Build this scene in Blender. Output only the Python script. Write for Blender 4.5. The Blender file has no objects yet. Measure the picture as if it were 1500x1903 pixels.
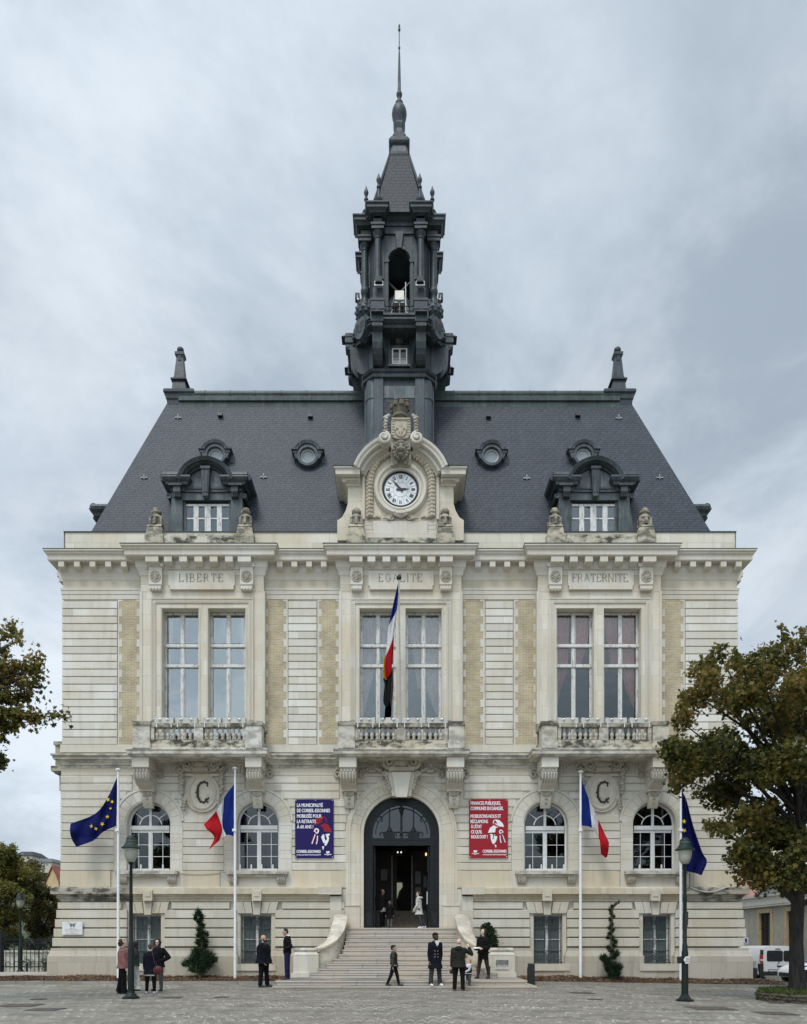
import bpy,bmesh,math,random
import numpy as np
from mathutils import Vector,Matrix
random.seed(7);RNG=np.random.default_rng(11)
PI=math.pi;R=math.radians
SC=bpy.context.scene;COL=SC.collection
F,CX,HZ,D,CAMZ=1440.0,743.0,1750.0,30.64,1.6
def wx(px,Y=0.0):return(px-CX)*(D+Y)/F
def wz(py,Y=0.0):return CAMZ+(HZ-py)*(D+Y)/F
def P(px,py,Y=0.0):return Vector((wx(px,Y),Y,wz(py,Y)))
class MB:
 def __init__(s):s.v=[];s.f=[];s.m=[]
 def add(s,vs,fs,mi=0):
  o=len(s.v);s.v.extend([tuple(p)for p in vs])
  for f in fs:s.f.append([i+o for i in f]);s.m.append(mi)
  return s
 def box(s,x0,x1,y0,y1,z0,z1,mi=0):
  v=[(x,y,z)for z in(z0,z1)for y in(y0,y1)for x in(x0,x1)]
  return s.add(v,[(0,1,3,2),(4,6,7,5),(0,4,5,1),(2,3,7,6),(0,2,6,4),(1,5,7,3)],mi)
 def pbox(s,p0,p1,q0,q1,Yf,Yb,mi=0):
  return s.box(wx(p0,Yf),wx(p1,Yf),Yf,Yb,wz(q1,Yf),wz(q0,Yf),mi)
 def prism(s,pts,Yf,Yb,mi=0):
  n=len(pts);v=[(x,Yf,z)for x,z in pts]+[(x,Yb,z)for x,z in pts]
  fs=[tuple(range(n)),tuple(range(2*n-1,n-1,-1))]+[(i,i+n,(i+1)%n+n,(i+1)%n)for i in range(n)]
  return s.add(v,fs,mi)
 def pprism(s,pts,Yf,Yb,mi=0):return s.prism([(wx(a,Yf),wz(b,Yf))for a,b in pts],Yf,Yb,mi)
 def xprism(s,pts,x0,x1,mi=0):
  n=len(pts);v=[(x0,y,z)for y,z in pts]+[(x1,y,z)for y,z in pts]
  fs=[tuple(range(n)),tuple(range(2*n-1,n-1,-1))]+[(i,i+n,(i+1)%n+n,(i+1)%n)for i in range(n)]
  return s.add(v,fs,mi)
 def zprism(s,pts,z0,z1,mi=0):
  n=len(pts);v=[(x,y,z0)for x,y in pts]+[(x,y,z1)for x,y in pts]
  fs=[tuple(range(n)),tuple(range(2*n-1,n-1,-1))]+[(i,i+n,(i+1)%n+n,(i+1)%n)for i in range(n)]
  return s.add(v,fs,mi)
 def frustum(s,c,a0,b0,z0,a1,b1,z1,mi=0):
  x,y=c
  v=[(x-a0,y-b0,z0),(x+a0,y-b0,z0),(x+a0,y+b0,z0),(x-a0,y+b0,z0),(x-a1,y-b1,z1),(x+a1,y-b1,z1),(x+a1,y+b1,z1),(x-a1,y+b1,z1)]
  return s.add(v,[(0,3,2,1),(4,5,6,7),(0,1,5,4),(1,2,6,5),(2,3,7,6),(3,0,4,7)],mi)
 def mold(s,prof,x0,x1,Yw,Yb,mi=0,l=1,r=1):
  """horizontal moulding: prof = [(out, z)...] from top to bottom, mitred returns at both ends"""
  n=len(prof);v=[]
  for o,z in prof:v+=[(x0-o*l,Yb,z),(x0-o*l,Yw-o,z),(x1+o*r,Yw-o,z),(x1+o*r,Yb,z)]
  fs=[]
  for i in range(n-1):
   a,b=4*i,4*i+4
   fs+=[(a+k,b+k,b+k+1,a+k+1)for k in range(3)]
  fs+=[(0,1,2,3),(4*n-4,4*n-1,4*n-2,4*n-3)]
  return s.add(v,fs,mi)
 def lathe(s,prof,cx,cy,n=16,rot=0.0,mi=0,sq=None):
  v=[];m=len(prof)
  for r,z in prof:
   for k in range(n):
    a=rot+2*PI*k/n;v.append((cx+r*math.cos(a),cy+r*math.sin(a),z))
  fs=[(i*n+k,i*n+(k+1)%n,(i+1)*n+(k+1)%n,(i+1)*n+k)for i in range(m-1)for k in range(n)]
  fs+=[tuple(range(n-1,-1,-1)),tuple(range((m-1)*n,m*n))]
  return s.add(v,fs,mi)
 def plan(s,pts,prof,cx,cy,mi=0):
  """lathe with an arbitrary plan: pts unit plan, prof [(scale, z)]"""
  n=len(pts);m=len(prof)
  v=[(cx+r*x,cy+r*y,z)for r,z in prof for x,y in pts]
  fs=[(i*n+k,i*n+(k+1)%n,(i+1)*n+(k+1)%n,(i+1)*n+k)for i in range(m-1)for k in range(n)]
  fs+=[tuple(range(n-1,-1,-1)),tuple(range((m-1)*n,m*n))]
  return s.add(v,fs,mi)
 def tube(s,pts,r,n=8,mi=0,caps=True):
  pts=[Vector(p)for p in pts];m=len(pts);rs=r if isinstance(r,(list,tuple))else[r]*m
  t0=(pts[1]-pts[0]).normalized();up=Vector((0,0,1))if abs(t0 .z)<0.9 else Vector((1,0,0))
  u=t0 .cross(up).normalized();v=[]
  for i,p in enumerate(pts):
   t=(pts[min(i+1,m-1)]-pts[max(i-1,0)]).normalized()
   u=(u-t*u.dot(t)).normalized();w=t.cross(u)
   v+=[p+(u*math.cos(2*PI*k/n)+w*math.sin(2*PI*k/n))*rs[i]for k in range(n)]
  fs=[(i*n+k,i*n+(k+1)%n,(i+1)*n+(k+1)%n,(i+1)*n+k)for i in range(m-1)for k in range(n)]
  if caps:fs+=[tuple(range(n-1,-1,-1)),tuple(range((m-1)*n,m*n))]
  return s.add(v,fs,mi)
 def ell(s,c,rx,ry,rz,nu=12,nv=8,mi=0,M=None):
  v=[];c=Vector(c)
  for i in range(nv+1):
   th=PI*i/nv
   for k in range(nu):
    a=2*PI*k/nu;p=Vector((rx*math.sin(th)*math.cos(a),ry*math.sin(th)*math.sin(a),rz*math.cos(th)))
    v.append(c+(M@p if M else p))
  fs=[(i*nu+k,(i+1)*nu+k,(i+1)*nu+(k+1)%nu,i*nu+(k+1)%nu)for i in range(nv)for k in range(nu)]
  return s.add(v,fs,mi)
 def arc(s,cx,cz,prof,a0,a1,n=24,mi=0,sx=1.0,sz=1.0):
  """sweep closed (r, y) section along an arc in the XZ plane, angles in degrees (90 = up)"""
  m=len(prof);v=[]
  full=abs(a1-a0)>=359.9
  N=n if full else n+1
  for i in range(N):
   a=R(a0+(a1-a0)*i/n)
   v+=[(cx+sx*r*math.cos(a),y,cz+sz*r*math.sin(a))for r,y in prof]
  fs=[(i*m+k,i*m+(k+1)%m,((i+1)%N)*m+(k+1)%m,((i+1)%N)*m+k)for i in range(n)for k in range(m)]
  if not full:fs+=[tuple(range(m-1,-1,-1)),tuple(range((N-1)*m,N*m))]
  return s.add(v,fs,mi)
 def stroke(s,p,q,t,Yf,Yb,mi=0):
  (x0,z0),(x1,z1)=p,q;L=math.hypot(x1-x0,z1-z0)or 1e-6
  nx,nz=-(z1-z0)/L*t/2,(x1-x0)/L*t/2
  return s.prism([(x0+nx,z0+nz),(x0-nx,z0-nz),(x1-nx,z1-nz),(x1+nx,z1+nz)],Yf,Yb,mi)
 def disc(s,cx,cz,r,Yf,Yb,n=20,mi=0):return s.prism([(cx+r*math.cos(2*PI*k/n),cz+r*math.sin(2*PI*k/n))for k in range(n)],Yf,Yb,mi)
 def xf(s,M,i0=0):
  for i in range(i0,len(s.v)):s.v[i]=tuple(M@Vector(s.v[i]))
  return s
def root_matrix(o):return Matrix.Translation(o.location)@o.rotation_euler.to_matrix().to_4x4()
def setp(o,label=None,cat=None,group=None,kind=None):
 for k,v in(('label',label),('category',cat),('group',group),('kind',kind)):
  if v:o[k]=v
 return o
def adopt(o,parent,keep=True):
 o.parent=parent
 if keep and parent.type=='EMPTY':o.matrix_parent_inverse=root_matrix(parent).inverted()
 return o
def mk(name,mb,mats,parent=None,smooth=False,label=None,cat=None,group=None,kind=None,local=False,recalc=True):
 me=bpy.data.meshes.new(name)
 me.from_pydata(mb.v,[],mb.f);me.update()
 for m in(mats if isinstance(mats,(list,tuple))else[mats]):me.materials.append(m)
 if len(me.materials)>1:me.polygons.foreach_set('material_index',mb.m)
 if recalc and len(mb.f)<60000:
  bm=bmesh.new();bm.from_mesh(me);bmesh.ops.recalc_face_normals(bm,faces=bm.faces);bm.to_mesh(me);bm.free()
 if smooth:
  me.polygons.foreach_set('use_smooth',[True]*len(me.polygons))
  try:me.set_sharp_from_angle(angle=R(38))
  except Exception:pass
 o=bpy.data.objects.new(name,me);COL.objects.link(o)
 if parent is not None:adopt(o,parent,not local)
 return setp(o,label,cat,group,kind)
def mks(name,mb,mats,parent=None,smooth=False,tol=.05,**kw):
 """one part per separate piece of the geometry; pieces that touch stay together"""
 n=len(mb.v);up=list(range(n))
 def fd(i):
  while up[i]!=i:up[i]=up[up[i]];i=up[i]
  return i
 for f in mb.f:
  a=fd(f[0])
  for k in f[1:]:up[fd(k)]=a
 box={}
 for i,p in enumerate(mb.v):
  b=box.setdefault(fd(i),[list(p),list(p)])
  for k in range(3):b[0][k]=min(b[0][k],p[k]);b[1][k]=max(b[1][k],p[k])
 ks=list(box);g={k:k for k in ks}
 def gf(k):
  while g[k]!=k:k=g[k]
  return k
 for i,a in enumerate(ks):
  for b in ks[:i]:
   A,B=box[a],box[b]
   if all(A[0][k]-tol<=B[1][k]and B[0][k]-tol<=A[1][k]for k in range(3)):g[gf(a)]=gf(b)
 out={}
 for f,m in zip(mb.f,mb.m):
  q=out.setdefault(gf(fd(f[0])),(MB(),{}));mp=q[1]
  for i in f:
   if i not in mp:mp[i]=len(q[0].v);q[0].v.append(mb.v[i])
  q[0].f.append([mp[i]for i in f]);q[0].m.append(m)
 obs=[mk(name,q[0],mats,parent,smooth,**kw)for q in out.values()]
 return obs[0]
def thing(name,label,cat,loc=(0,0,0),rz=0.0,group=None):
 o=bpy.data.objects.new(name,None);COL.objects.link(o);o.location=loc;o.rotation_euler=(0,0,rz);o.empty_display_size=0.3
 return setp(o,label,cat,group)
def dup(o,parent=None):
 c=o.copy();COL.objects.link(c)
 if parent is not None:c.parent=parent
 for ch in list(o.children):dup(ch,c)
 return c
def nt(name):
 m=bpy.data.materials.new(name);m.use_nodes=True;t=m.node_tree
 return m,t,t.nodes['Principled BSDF'],t.nodes['Material Output']
def N(t,typ,**kw):
 n=t.nodes.new(typ)
 for k,v in kw.items():
  if k[0]=='_':setattr(n,k[1:],v)
  else:n.inputs[k.replace('__',' ')].default_value=v
 return n
def L(t,a,b):t.links.new(a,b)
def rgba(c):return(c[0],c[1],c[2],1.0)
def mixc(t,fac,a,b,mode='MIX'):
 n=t.nodes.new('ShaderNodeMix');n.data_type='RGBA';n.blend_type=mode
 for s,v in((n.inputs[0],fac),(n.inputs[6],a),(n.inputs[7],b)):
  if hasattr(v,'links')or isinstance(v,bpy.types.NodeSocket):L(t,v,s)
  else:s.default_value=rgba(v)if isinstance(v,(tuple,list))else v
 return n.outputs[2]
def noise(t,vec,scale,detail=4,rough=.55,lo=.35,hi=.65):
 n=N(t,'ShaderNodeTexNoise',Scale=scale,Detail=detail,Roughness=rough)
 if vec is not None:L(t,vec,n.inputs['Vector'])
 m=N(t,'ShaderNodeMapRange');L(t,n.outputs['Fac'],m.inputs[0]);m.inputs[1].default_value=lo;m.inputs[2].default_value=hi
 return m.outputs[0]
def objco(t):return N(t,'ShaderNodeTexCoord').outputs['Object']
def vmul(t,v,s):
 m=N(t,'ShaderNodeVectorMath',_operation='MULTIPLY');L(t,v,m.inputs[0]);m.inputs[1].default_value=s;return m.outputs[0]
def bump(t,bs,h,strength=.3,dist=.02):
 b=N(t,'ShaderNodeBump',Strength=strength,Distance=dist);L(t,h,b.inputs['Height']);L(t,b.outputs[0],bs.inputs['Normal'])
def flatco(t,z0=0.0,kx=1.0):
 """(x + y, z - z0) so that every vertical face gets courses"""
 o=objco(t);s=N(t,'ShaderNodeSeparateXYZ');L(t,o,s.inputs[0])
 a=N(t,'ShaderNodeMath',_operation='ADD');L(t,s.outputs[0],a.inputs[0]);L(t,s.outputs[1],a.inputs[1])
 b=N(t,'ShaderNodeMath',_operation='SUBTRACT');L(t,s.outputs[2],b.inputs[0]);b.inputs[1].default_value=z0
 c=N(t,'ShaderNodeCombineXYZ');L(t,a.outputs[0],c.inputs[0]);L(t,b.outputs[0],c.inputs[1])
 return o,c.outputs[0]
MATS={}
def plain(name,c,rough=.6,var=.12,scale=4.0,metal=0.0,spec=.5,bumpy=0.0,bscale=30.0):
 if name in MATS:return MATS[name]
 m,t,b,o=nt(name);v=objco(t)
 col=mixc(t,noise(t,v,scale),[x*(1-var)for x in c],[min(1,x*(1+var))for x in c])
 L(t,col,b.inputs['Base Color']);b.inputs['Roughness'].default_value=rough;b.inputs['Metallic'].default_value=metal
 b.inputs['Specular IOR Level'].default_value=spec
 if bumpy:bump(t,b,noise(t,v,bscale,5),bumpy)
 MATS[name]=m;return m
def stone(name,c,rowh=.6,z0=0.0,bw=1.3,joint=.006,dirt=.38,dirty=(.30,.27,.21),black=0.0,jointc=.72,rough=.85,bvar=.10):
 if name in MATS:return MATS[name]
 m,t,b,o=nt(name);v,q=flatco(t,z0)
 br=N(t,'ShaderNodeTexBrick',Scale=1.0);L(t,q,br.inputs['Vector'])
 br.inputs['Brick Width'].default_value=bw;br.inputs['Row Height'].default_value=rowh;br.inputs['Mortar Size'].default_value=joint
 br.inputs['Mortar Smooth'].default_value=.2;br.inputs['Bias'].default_value=0.0
 warm=[c[0]*(1-bvar),c[1]*(1-bvar*1.15),c[2]*(1-bvar*1.6)]
 br.inputs['Color1'].default_value=rgba(warm);br.inputs['Color2'].default_value=rgba([min(1,x*(1+bvar))for x in c])
 br.inputs['Mortar'].default_value=rgba([x*jointc for x in c])
 col=mixc(t,noise(t,v,.55,5,.6,.42,.72),br.outputs[0],(c[0]*.93,c[1]*.87,c[2]*.76),'MIX')
 st=noise(t,vmul(t,v,(3.2,3.2,.35)),1.6,6,.62,.52,.80)
 f1=N(t,'ShaderNodeMath',_operation='MULTIPLY');L(t,st,f1 .inputs[0]);f1 .inputs[1].default_value=dirt
 col=mixc(t,f1 .outputs[0],col,dirty)
 col=mixc(t,noise(t,v,14,5,.6,.3,.75),mixc(t,.10,col,(.2,.17,.12)),col)
 if black>0:
  bk=noise(t,vmul(t,v,(1.4,1.4,2.4)),1.5,8,.68,.44,.58)
  f2=N(t,'ShaderNodeMath',_operation='MULTIPLY');L(t,bk,f2 .inputs[0]);f2 .inputs[1].default_value=black
  col=mixc(t,f2 .outputs[0],col,(.075,.07,.058))
 L(t,col,b.inputs['Base Color']);b.inputs['Roughness'].default_value=rough;b.inputs['Specular IOR Level'].default_value=.25
 bump(t,b,noise(t,v,22,6,.6,.2,.8),.22,.012)
 MATS[name]=m;return m
def brickmat(name,c1,c2,mortar,bw,rh,joint,rough=.85,z0=0.0,var=.25,bstr=.3,slopek=1.0,streak=0.0):
 if name in MATS:return MATS[name]
 m,t,b,o=nt(name);v,q=flatco(t,z0)
 br=N(t,'ShaderNodeTexBrick',Scale=1.0);L(t,q,br.inputs['Vector'])
 br.inputs['Brick Width'].default_value=bw;br.inputs['Row Height'].default_value=rh;br.inputs['Mortar Size'].default_value=joint
 br.inputs['Mortar Smooth'].default_value=.15
 br.inputs['Color1'].default_value=rgba(c1);br.inputs['Color2'].default_value=rgba(c2);br.inputs['Mortar'].default_value=rgba(mortar)
 col=mixc(t,noise(t,v,1.3,6,.6),br.outputs[0],mixc(t,var,br.outputs[0],(0,0,0)))
 col=mixc(t,noise(t,v,9,5,.7,.45,.8),col,mixc(t,var*.22,col,(1,1,1)))
 if streak:
  st=noise(t,vmul(t,v,(2.5,2.5,.22)),1.3,6,.65,.55,.85)
  f=N(t,'ShaderNodeMath',_operation='MULTIPLY');L(t,st,f.inputs[0]);f.inputs[1].default_value=streak
  col=mixc(t,f.outputs[0],col,(.30,.31,.31))
 L(t,col,b.inputs['Base Color']);b.inputs['Roughness'].default_value=rough;b.inputs['Specular IOR Level'].default_value=.3
 bump(t,b,br.outputs['Fac'],-bstr,.01)
 MATS[name]=m;return m
def zincmat(name,c,var=.42,rough=.45):
 if name in MATS:return MATS[name]
 m,t,b,o=nt(name);v=objco(t)
 col=mixc(t,noise(t,v,1.6,7,.65,.35,.7),[x*(1-var)for x in c],[x*(1+var)for x in c])
 col=mixc(t,noise(t,vmul(t,v,(4,4,.5)),1.5,6,.7,.52,.80),col,[x*2.4 for x in c])
 L(t,col,b.inputs['Base Color']);b.inputs['Roughness'].default_value=rough;b.inputs['Metallic'].default_value=.1;b.inputs['Specular IOR Level'].default_value=.35
 bump(t,b,noise(t,v,6,4),.12,.02)
 MATS[name]=m;return m
def glassmat(name,tint=(.55,.6,.6),refl=.35,rough=.02):
 if name in MATS:return MATS[name]
 m,t,b,o=nt(name);t.nodes.remove(b)
 tr=N(t,'ShaderNodeBsdfTransparent',Color=rgba(tint));gl=N(t,'ShaderNodeBsdfGlossy',Roughness=rough);gl.inputs['Color'].default_value=(.85,.9,.92,1)
 v=objco(t);nb=N(t,'ShaderNodeBump',Strength=.06,Distance=.05);L(t,noise(t,v,1.1,2),nb.inputs['Height']);L(t,nb.outputs[0],gl.inputs['Normal'])
 fr=N(t,'ShaderNodeFresnel',IOR=1.5);mp=N(t,'ShaderNodeMapRange');L(t,fr.outputs[0],mp.inputs[0]);mp.inputs[3].default_value=refl;mp.inputs[4].default_value=1.0
 mx=t.nodes.new('ShaderNodeMixShader');L(t,mp.outputs[0],mx.inputs[0]);L(t,tr.outputs[0],mx.inputs[1]);L(t,gl.outputs[0],mx.inputs[2]);L(t,mx.outputs[0],o.inputs[0])
 MATS[name]=m;return m
def clothmat(name,c,transl=.35,rough=.8,var=.12):
 if name in MATS:return MATS[name]
 m,t,b,o=nt(name);v=objco(t)
 col=mixc(t,noise(t,v,7),[x*(1-var)for x in c],[min(1,x*(1+var))for x in c])
 L(t,col,b.inputs['Base Color']);b.inputs['Roughness'].default_value=rough;b.inputs['Specular IOR Level'].default_value=.15
 tr=t.nodes.new('ShaderNodeBsdfTranslucent');L(t,col,tr.inputs[0])
 mx=t.nodes.new('ShaderNodeMixShader');mx.inputs[0].default_value=transl;L(t,b.outputs[0],mx.inputs[1]);L(t,tr.outputs[0],mx.inputs[2]);L(t,mx.outputs[0],o.inputs[0])
 MATS[name]=m;return m
def leafmat(name,cols,transl=.3):
 """cols: list of (pos, colour); each leaf takes its own shade"""
 if name in MATS:return MATS[name]
 m,t,b,o=nt(name);g=N(t,'ShaderNodeNewGeometry');v=objco(t)
 n=N(t,'ShaderNodeTexNoise',Scale=.55,Detail=3.0);L(t,v,n.inputs['Vector'])
 a=N(t,'ShaderNodeMath',_operation='MULTIPLY_ADD');L(t,g.outputs['Random Per Island'],a.inputs[0]);a.inputs[1].default_value=.5;
 s=N(t,'ShaderNodeMath',_operation='MULTIPLY_ADD');L(t,n.outputs['Fac'],s.inputs[0]);s.inputs[1].default_value=1.1;s.inputs[2].default_value=-.3
 L(t,s.outputs[0],a.inputs[2])
 cr=N(t,'ShaderNodeValToRGB');e=cr.color_ramp.elements
 while len(e)<len(cols):e.new(.5)
 for el,(p,c)in zip(e,cols):el.position=p;el.color=rgba(c)
 L(t,a.outputs[0],cr.inputs[0]);L(t,cr.outputs[0],b.inputs['Base Color']);b.inputs['Roughness'].default_value=.55;b.inputs['Specular IOR Level'].default_value=.3
 tr=t.nodes.new('ShaderNodeBsdfTranslucent');L(t,cr.outputs[0],tr.inputs[0])
 mx=t.nodes.new('ShaderNodeMixShader');mx.inputs[0].default_value=transl;L(t,b.outputs[0],mx.inputs[1]);L(t,tr.outputs[0],mx.inputs[2]);L(t,mx.outputs[0],o.inputs[0])
 MATS[name]=m;return m
def barkmat():
 m,t,b,o=nt('maple_bark');v=objco(t);f=noise(t,vmul(t,v,(7,7,1.3)),2.0,6,.65,.38,.62)
 L(t,mixc(t,f,(.008,.007,.006),(.034,.029,.024)),b.inputs['Base Color']);b.inputs['Roughness'].default_value=.9;bump(t,b,f,.7,.03);return m
def emitmat(name,c,s):
 if name in MATS:return MATS[name]
 m,t,b,o=nt(name);b.inputs['Emission Color'].default_value=rgba(c);b.inputs['Emission Strength'].default_value=s;b.inputs['Base Color'].default_value=rgba(c)
 MATS[name]=m;return m
ST=(.64,.62,.56)
HU=.2986
S_WALL=stone('limestone_ashlar',ST,.62,.12,1.25,.007)
S_RUSU=stone('limestone_upper_courses',(.665,.65,.60),HU,wz(1384,-.05),1.62,.006,bvar=.15)
S_RUSG=stone('limestone_ground_courses',ST,.308,wz(1618,-.05),1.35,.006,bvar=.14)
S_BASE=stone('limestone_basement',(.59,.56,.485),.355,wz(1759.5,-.3),1.5,.005,dirt=.42)
S_PLIN=stone('limestone_plinth',(.47,.435,.37),1.2,-.4,1.02,.01,dirt=.7,dirty=(.26,.22,.15))
S_TRIM=stone('limestone_trim',(.625,.60,.54),3.0,.3,2.3,.006,dirt=.3)
S_FRIE=stone('limestone_frieze',(.585,.55,.465),.66,wz(1093,0),1.9,.007,dirt=.35,dirty=(.40,.31,.17))
S_WEAT=stone('weathered_limestone',(.40,.38,.32),1.0,0,1.6,.006,dirt=.6,black=.95)
S_LIGH=stone('stained_balcony_stone',(.60,.58,.52),1.4,0,1.9,.005,dirt=.5,black=.5)
S_CARV=stone('carved_stone',(.47,.44,.375),4.0,0,4.0,.002,dirt=.5,dirty=(.2,.17,.13),black=.25)
S_STEP=stone('step_stone',(.56,.515,.465),.1663,.30,1.55,.012,dirt=.35,jointc=.35)
BRICK=brickmat('yellow_brick',(.51,.43,.25),(.42,.325,.175),(.56,.52,.43),.235,.0655,.010,z0=wz(1384),var=.3)
SLATE=brickmat('slate',(.031,.043,.060),(.040,.052,.070),(.010,.014,.020),.30,.115,.018,rough=.55,var=.22,bstr=.02,streak=.05)
ZINC=zincmat('patinated_zinc',(.036,.046,.051))
ZINCL=zincmat('pale_zinc',(.085,.102,.108))
WOOD=None
def paintwood():
 m,t,b,o=nt('flaking_white_paint');v=objco(t)
 f=noise(t,vmul(t,v,(6,6,1.6)),2.2,7,.7,.52,.66)
 col=mixc(t,f,(.66,.655,.63),(.27,.245,.2));L(t,col,b.inputs['Base Color']);b.inputs['Roughness'].default_value=.6
 bump(t,b,f,.3,.01);return m
WOOD=paintwood()
WPAINT=plain('white_paint',(.66,.66,.64),.5,.06)
GLASS=glassmat('window_glass',(.86,.89,.88),.055)
GLASSL=glassmat('left_bay_glass',(.86,.89,.88),.17)
GLASSR=glassmat('right_bay_glass',(.86,.89,.88),.03)
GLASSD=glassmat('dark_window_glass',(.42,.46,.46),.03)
IRON=plain('dark_painted_iron',(.0055,.009,.011),.42,.3,9,spec=.3)
IRONG=plain('grey_green_iron',(.05,.062,.060),.5,.25,9)
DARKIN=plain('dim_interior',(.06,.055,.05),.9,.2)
BLACK=plain('black_rubber',(.012,.012,.013),.5,.2)
GLOW=2.2;SUN_E=1.5;EXPO=0.10;SKX,SKY=1.7,.4
TH=thing('town_hall','cream stone town hall with slate roof, clock gable and tall dark bell tower','town hall',(0,0,-.3))
XL,XR,YB=-13.3,13.32,15.0
YBAY,YG=-.30,.22
YIN=.22
def sheet(mb,x0,x1,z0,z1,Y,holes,depth=.4,mi=0):
 xs=sorted({x0,x1}|{h[0]for h in holes}|{h[1]for h in holes});zs=sorted(q for q in{z0,z1}|{h[2]for h in holes}|{h[3]for h in holes}if z0<=q<=z1)
 for a,b in zip(xs,xs[1:]):
  for c,d in zip(zs,zs[1:]):
   mx,mz=(a+b)/2,(c+d)/2
   if any(h[0]<mx<h[1]and h[2]<mz<h[3]for h in holes):continue
   mb.add([(a,Y,c),(b,Y,c),(b,Y,d),(a,Y,d)],[(0,1,2,3)],mi)
 for h in holes:
  a,b,c,d=h[:4];arch=len(h)>4 and h[4]
  if arch:
   r=(b-a)/2;cx=(a+b)/2;zs_=d-r;n=20
   arcp=[(cx-r*math.cos(PI*i/n),zs_+r*math.sin(PI*i/n))for i in range(n+1)]
   half=n//2
   mb.add([(x,Y,z)for x,z in arcp[:half+1]]+[(a,Y,d)],[tuple(range(half+2))],mi)
   mb.add([(x,Y,z)for x,z in arcp[half:]]+[(b,Y,d)],[tuple(range(n-half+2))],mi)
   out=[(a,c)]+arcp+[(b,c)]
  else:out=[(a,c),(a,d),(b,d),(b,c)]
  if len(h)>5:continue
  k=len(out)
  mb.add([(x,Y,z)for x,z in out]+[(x,Y+depth,z)for x,z in out],[(i,(i+1)%k,(i+1)%k+k,i+k)for i in range(k)],mi)
def hole(p0,p1,q0,q1,Y,arch=False):return(wx(p0,Y),wx(p1,Y),wz(q1,Y),wz(q0,Y),arch)
def courses(mb,x0,x1,zs,Yf,Yb,blocked=(),gap=.030,mi=0):
 """rusticated courses: one bar per course, cut where something blocks it"""
 for c,d in zip(zs,zs[1:]):
  mid=(c+d)/2;iv=[(x0,x1)]
  for fn in blocked:
   q=fn(mid)
   if not q:continue
   nv=[]
   for a,b in iv:
    if q[1]<=a or q[0]>=b:nv.append((a,b));continue
    if q[0]>a+.05:nv.append((a,q[0]))
    if q[1]<b-.05:nv.append((q[1],b))
   iv=nv
  for a,b in iv:
   z0,z1,e=c+gap/2,d-gap/2,.014
   v=[(a,Yb,z0),(b,Yb,z0),(b,Yb,z1),(a,Yb,z1),(a,Yf+e,z0),(b,Yf+e,z0),(b,Yf+e,z1),(a,Yf+e,z1),(a+e,Yf,z0+e),(b-e,Yf,z0+e),(b-e,Yf,z1-e),(a+e,Yf,z1-e)]
   mb.add(v,[(8,9,10,11),(4,5,9,8),(5,6,10,9),(6,7,11,10),(7,4,8,11),(0,1,5,4),(1,2,6,5),(2,3,7,6),(3,0,4,7)],mi)
BAYS=[dict(e=(262,490),fr=(280,471,1111),op=((301,369),(387,456)),top=1131,pn=(313,436),co=((276.5,300.5),(446,470)),bal=(232,498),ped=((247,278),(457,486)),bu=((287,359),(378,450)),kc=((247,277),(457,486))),dict(e=(632.5,857.5),fr=(651,839,1112),op=((668.5,736),(754,821)),top=1131,pn=(685,806),co=((651.5,674),(817,840)),bal=(618,875),ped=((629,659),(834,863)),bu=((666,737),(754,825)),kc=((631,662),(831,862))),dict(e=(1000,1228),fr=(1020,1210,1111),op=((1034.5,1104),(1122.5,1191.5)),top=1131,pn=(1056,1178),co=((1020,1045),(1189,1214)),bal=(988,1246),ped=((1007,1036),(1214,1243)),bu=((1044,1113),(1132,1204)),kc=((1007,1037),(1213,1242)))]
AW=[(236,317),(440,519.5),(973.5,1056),(1176,1257)]
BW=[(247,301),(448,505.5),(990.5,1044.5),(1193,1245)]
YGF=.0
mb=MB()
uh=[hole(o[0],o[1],b['top'],1387,0.0)for b in BAYS for o in b['op']]
sheet(mb,XL,XR,wz(1412),wz(1060),.03,uh,.18)
gh=[hole(a,b,1490,1617.5,0.0,True)for a,b in AW]+[hole(676,816.5,1478,1724.5,0.0,True)]
sheet(mb,XL-.05,XR+.05,wz(1652),wz(1412),0.0,gh,.38)
bh=[hole(a,b,1699,1791,0.0)for a,b in BW]+[(wx(676),wx(816.5),wz(1724.5),wz(1652),False,1)]
sheet(mb,XL-.05,XR+.05,-.5,wz(1652),-.02,bh,.4)
for s,x in((-1,XL),(1,XR)):
 mb.add([(x,.03,-.5),(x,YB,-.5),(x,YB,wz(990,.1)),(x,.03,wz(990,.1))],[(0,1,2,3)])
mb.add([(XL,YB,-.5),(XR,YB,-.5),(XR,YB,17.8),(XL,YB,17.8)],[(0,1,2,3)])
mk('wall',mb,S_WALL,TH)
mb=MB()
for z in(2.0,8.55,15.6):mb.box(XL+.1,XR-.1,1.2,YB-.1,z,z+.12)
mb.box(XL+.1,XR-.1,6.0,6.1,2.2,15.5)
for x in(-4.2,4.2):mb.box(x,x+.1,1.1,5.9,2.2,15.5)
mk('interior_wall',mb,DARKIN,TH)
mb=MB();zs=[wz(1384,-.05)+HU*k for k in range(20)]
for a,b in((119,217.5),(536,588.5),(903,953.5),(1274.5,1369)):
 xa,xb=wx(a,-.05),wx(b,-.05)
 if a==119:xa=XL-.04
 if b==1369:xb=XR+.04
 courses(mb,xa,xb,zs,-.05,.04)
for s,x in((-1,XL),(1,XR)):
 for c,d in zip(zs,zs[1:]):mb.box(min(x,x+s*.04),max(x,x+s*.04),.04,YB,c+.015,d-.015)
mks('rusticated_pier',mb,S_RUSU,TH)
bk=[(219,262,1),(490,535,0),(590,632,1),(858,901,0),(955,1000,1),(1228,1273,0)]
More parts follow.
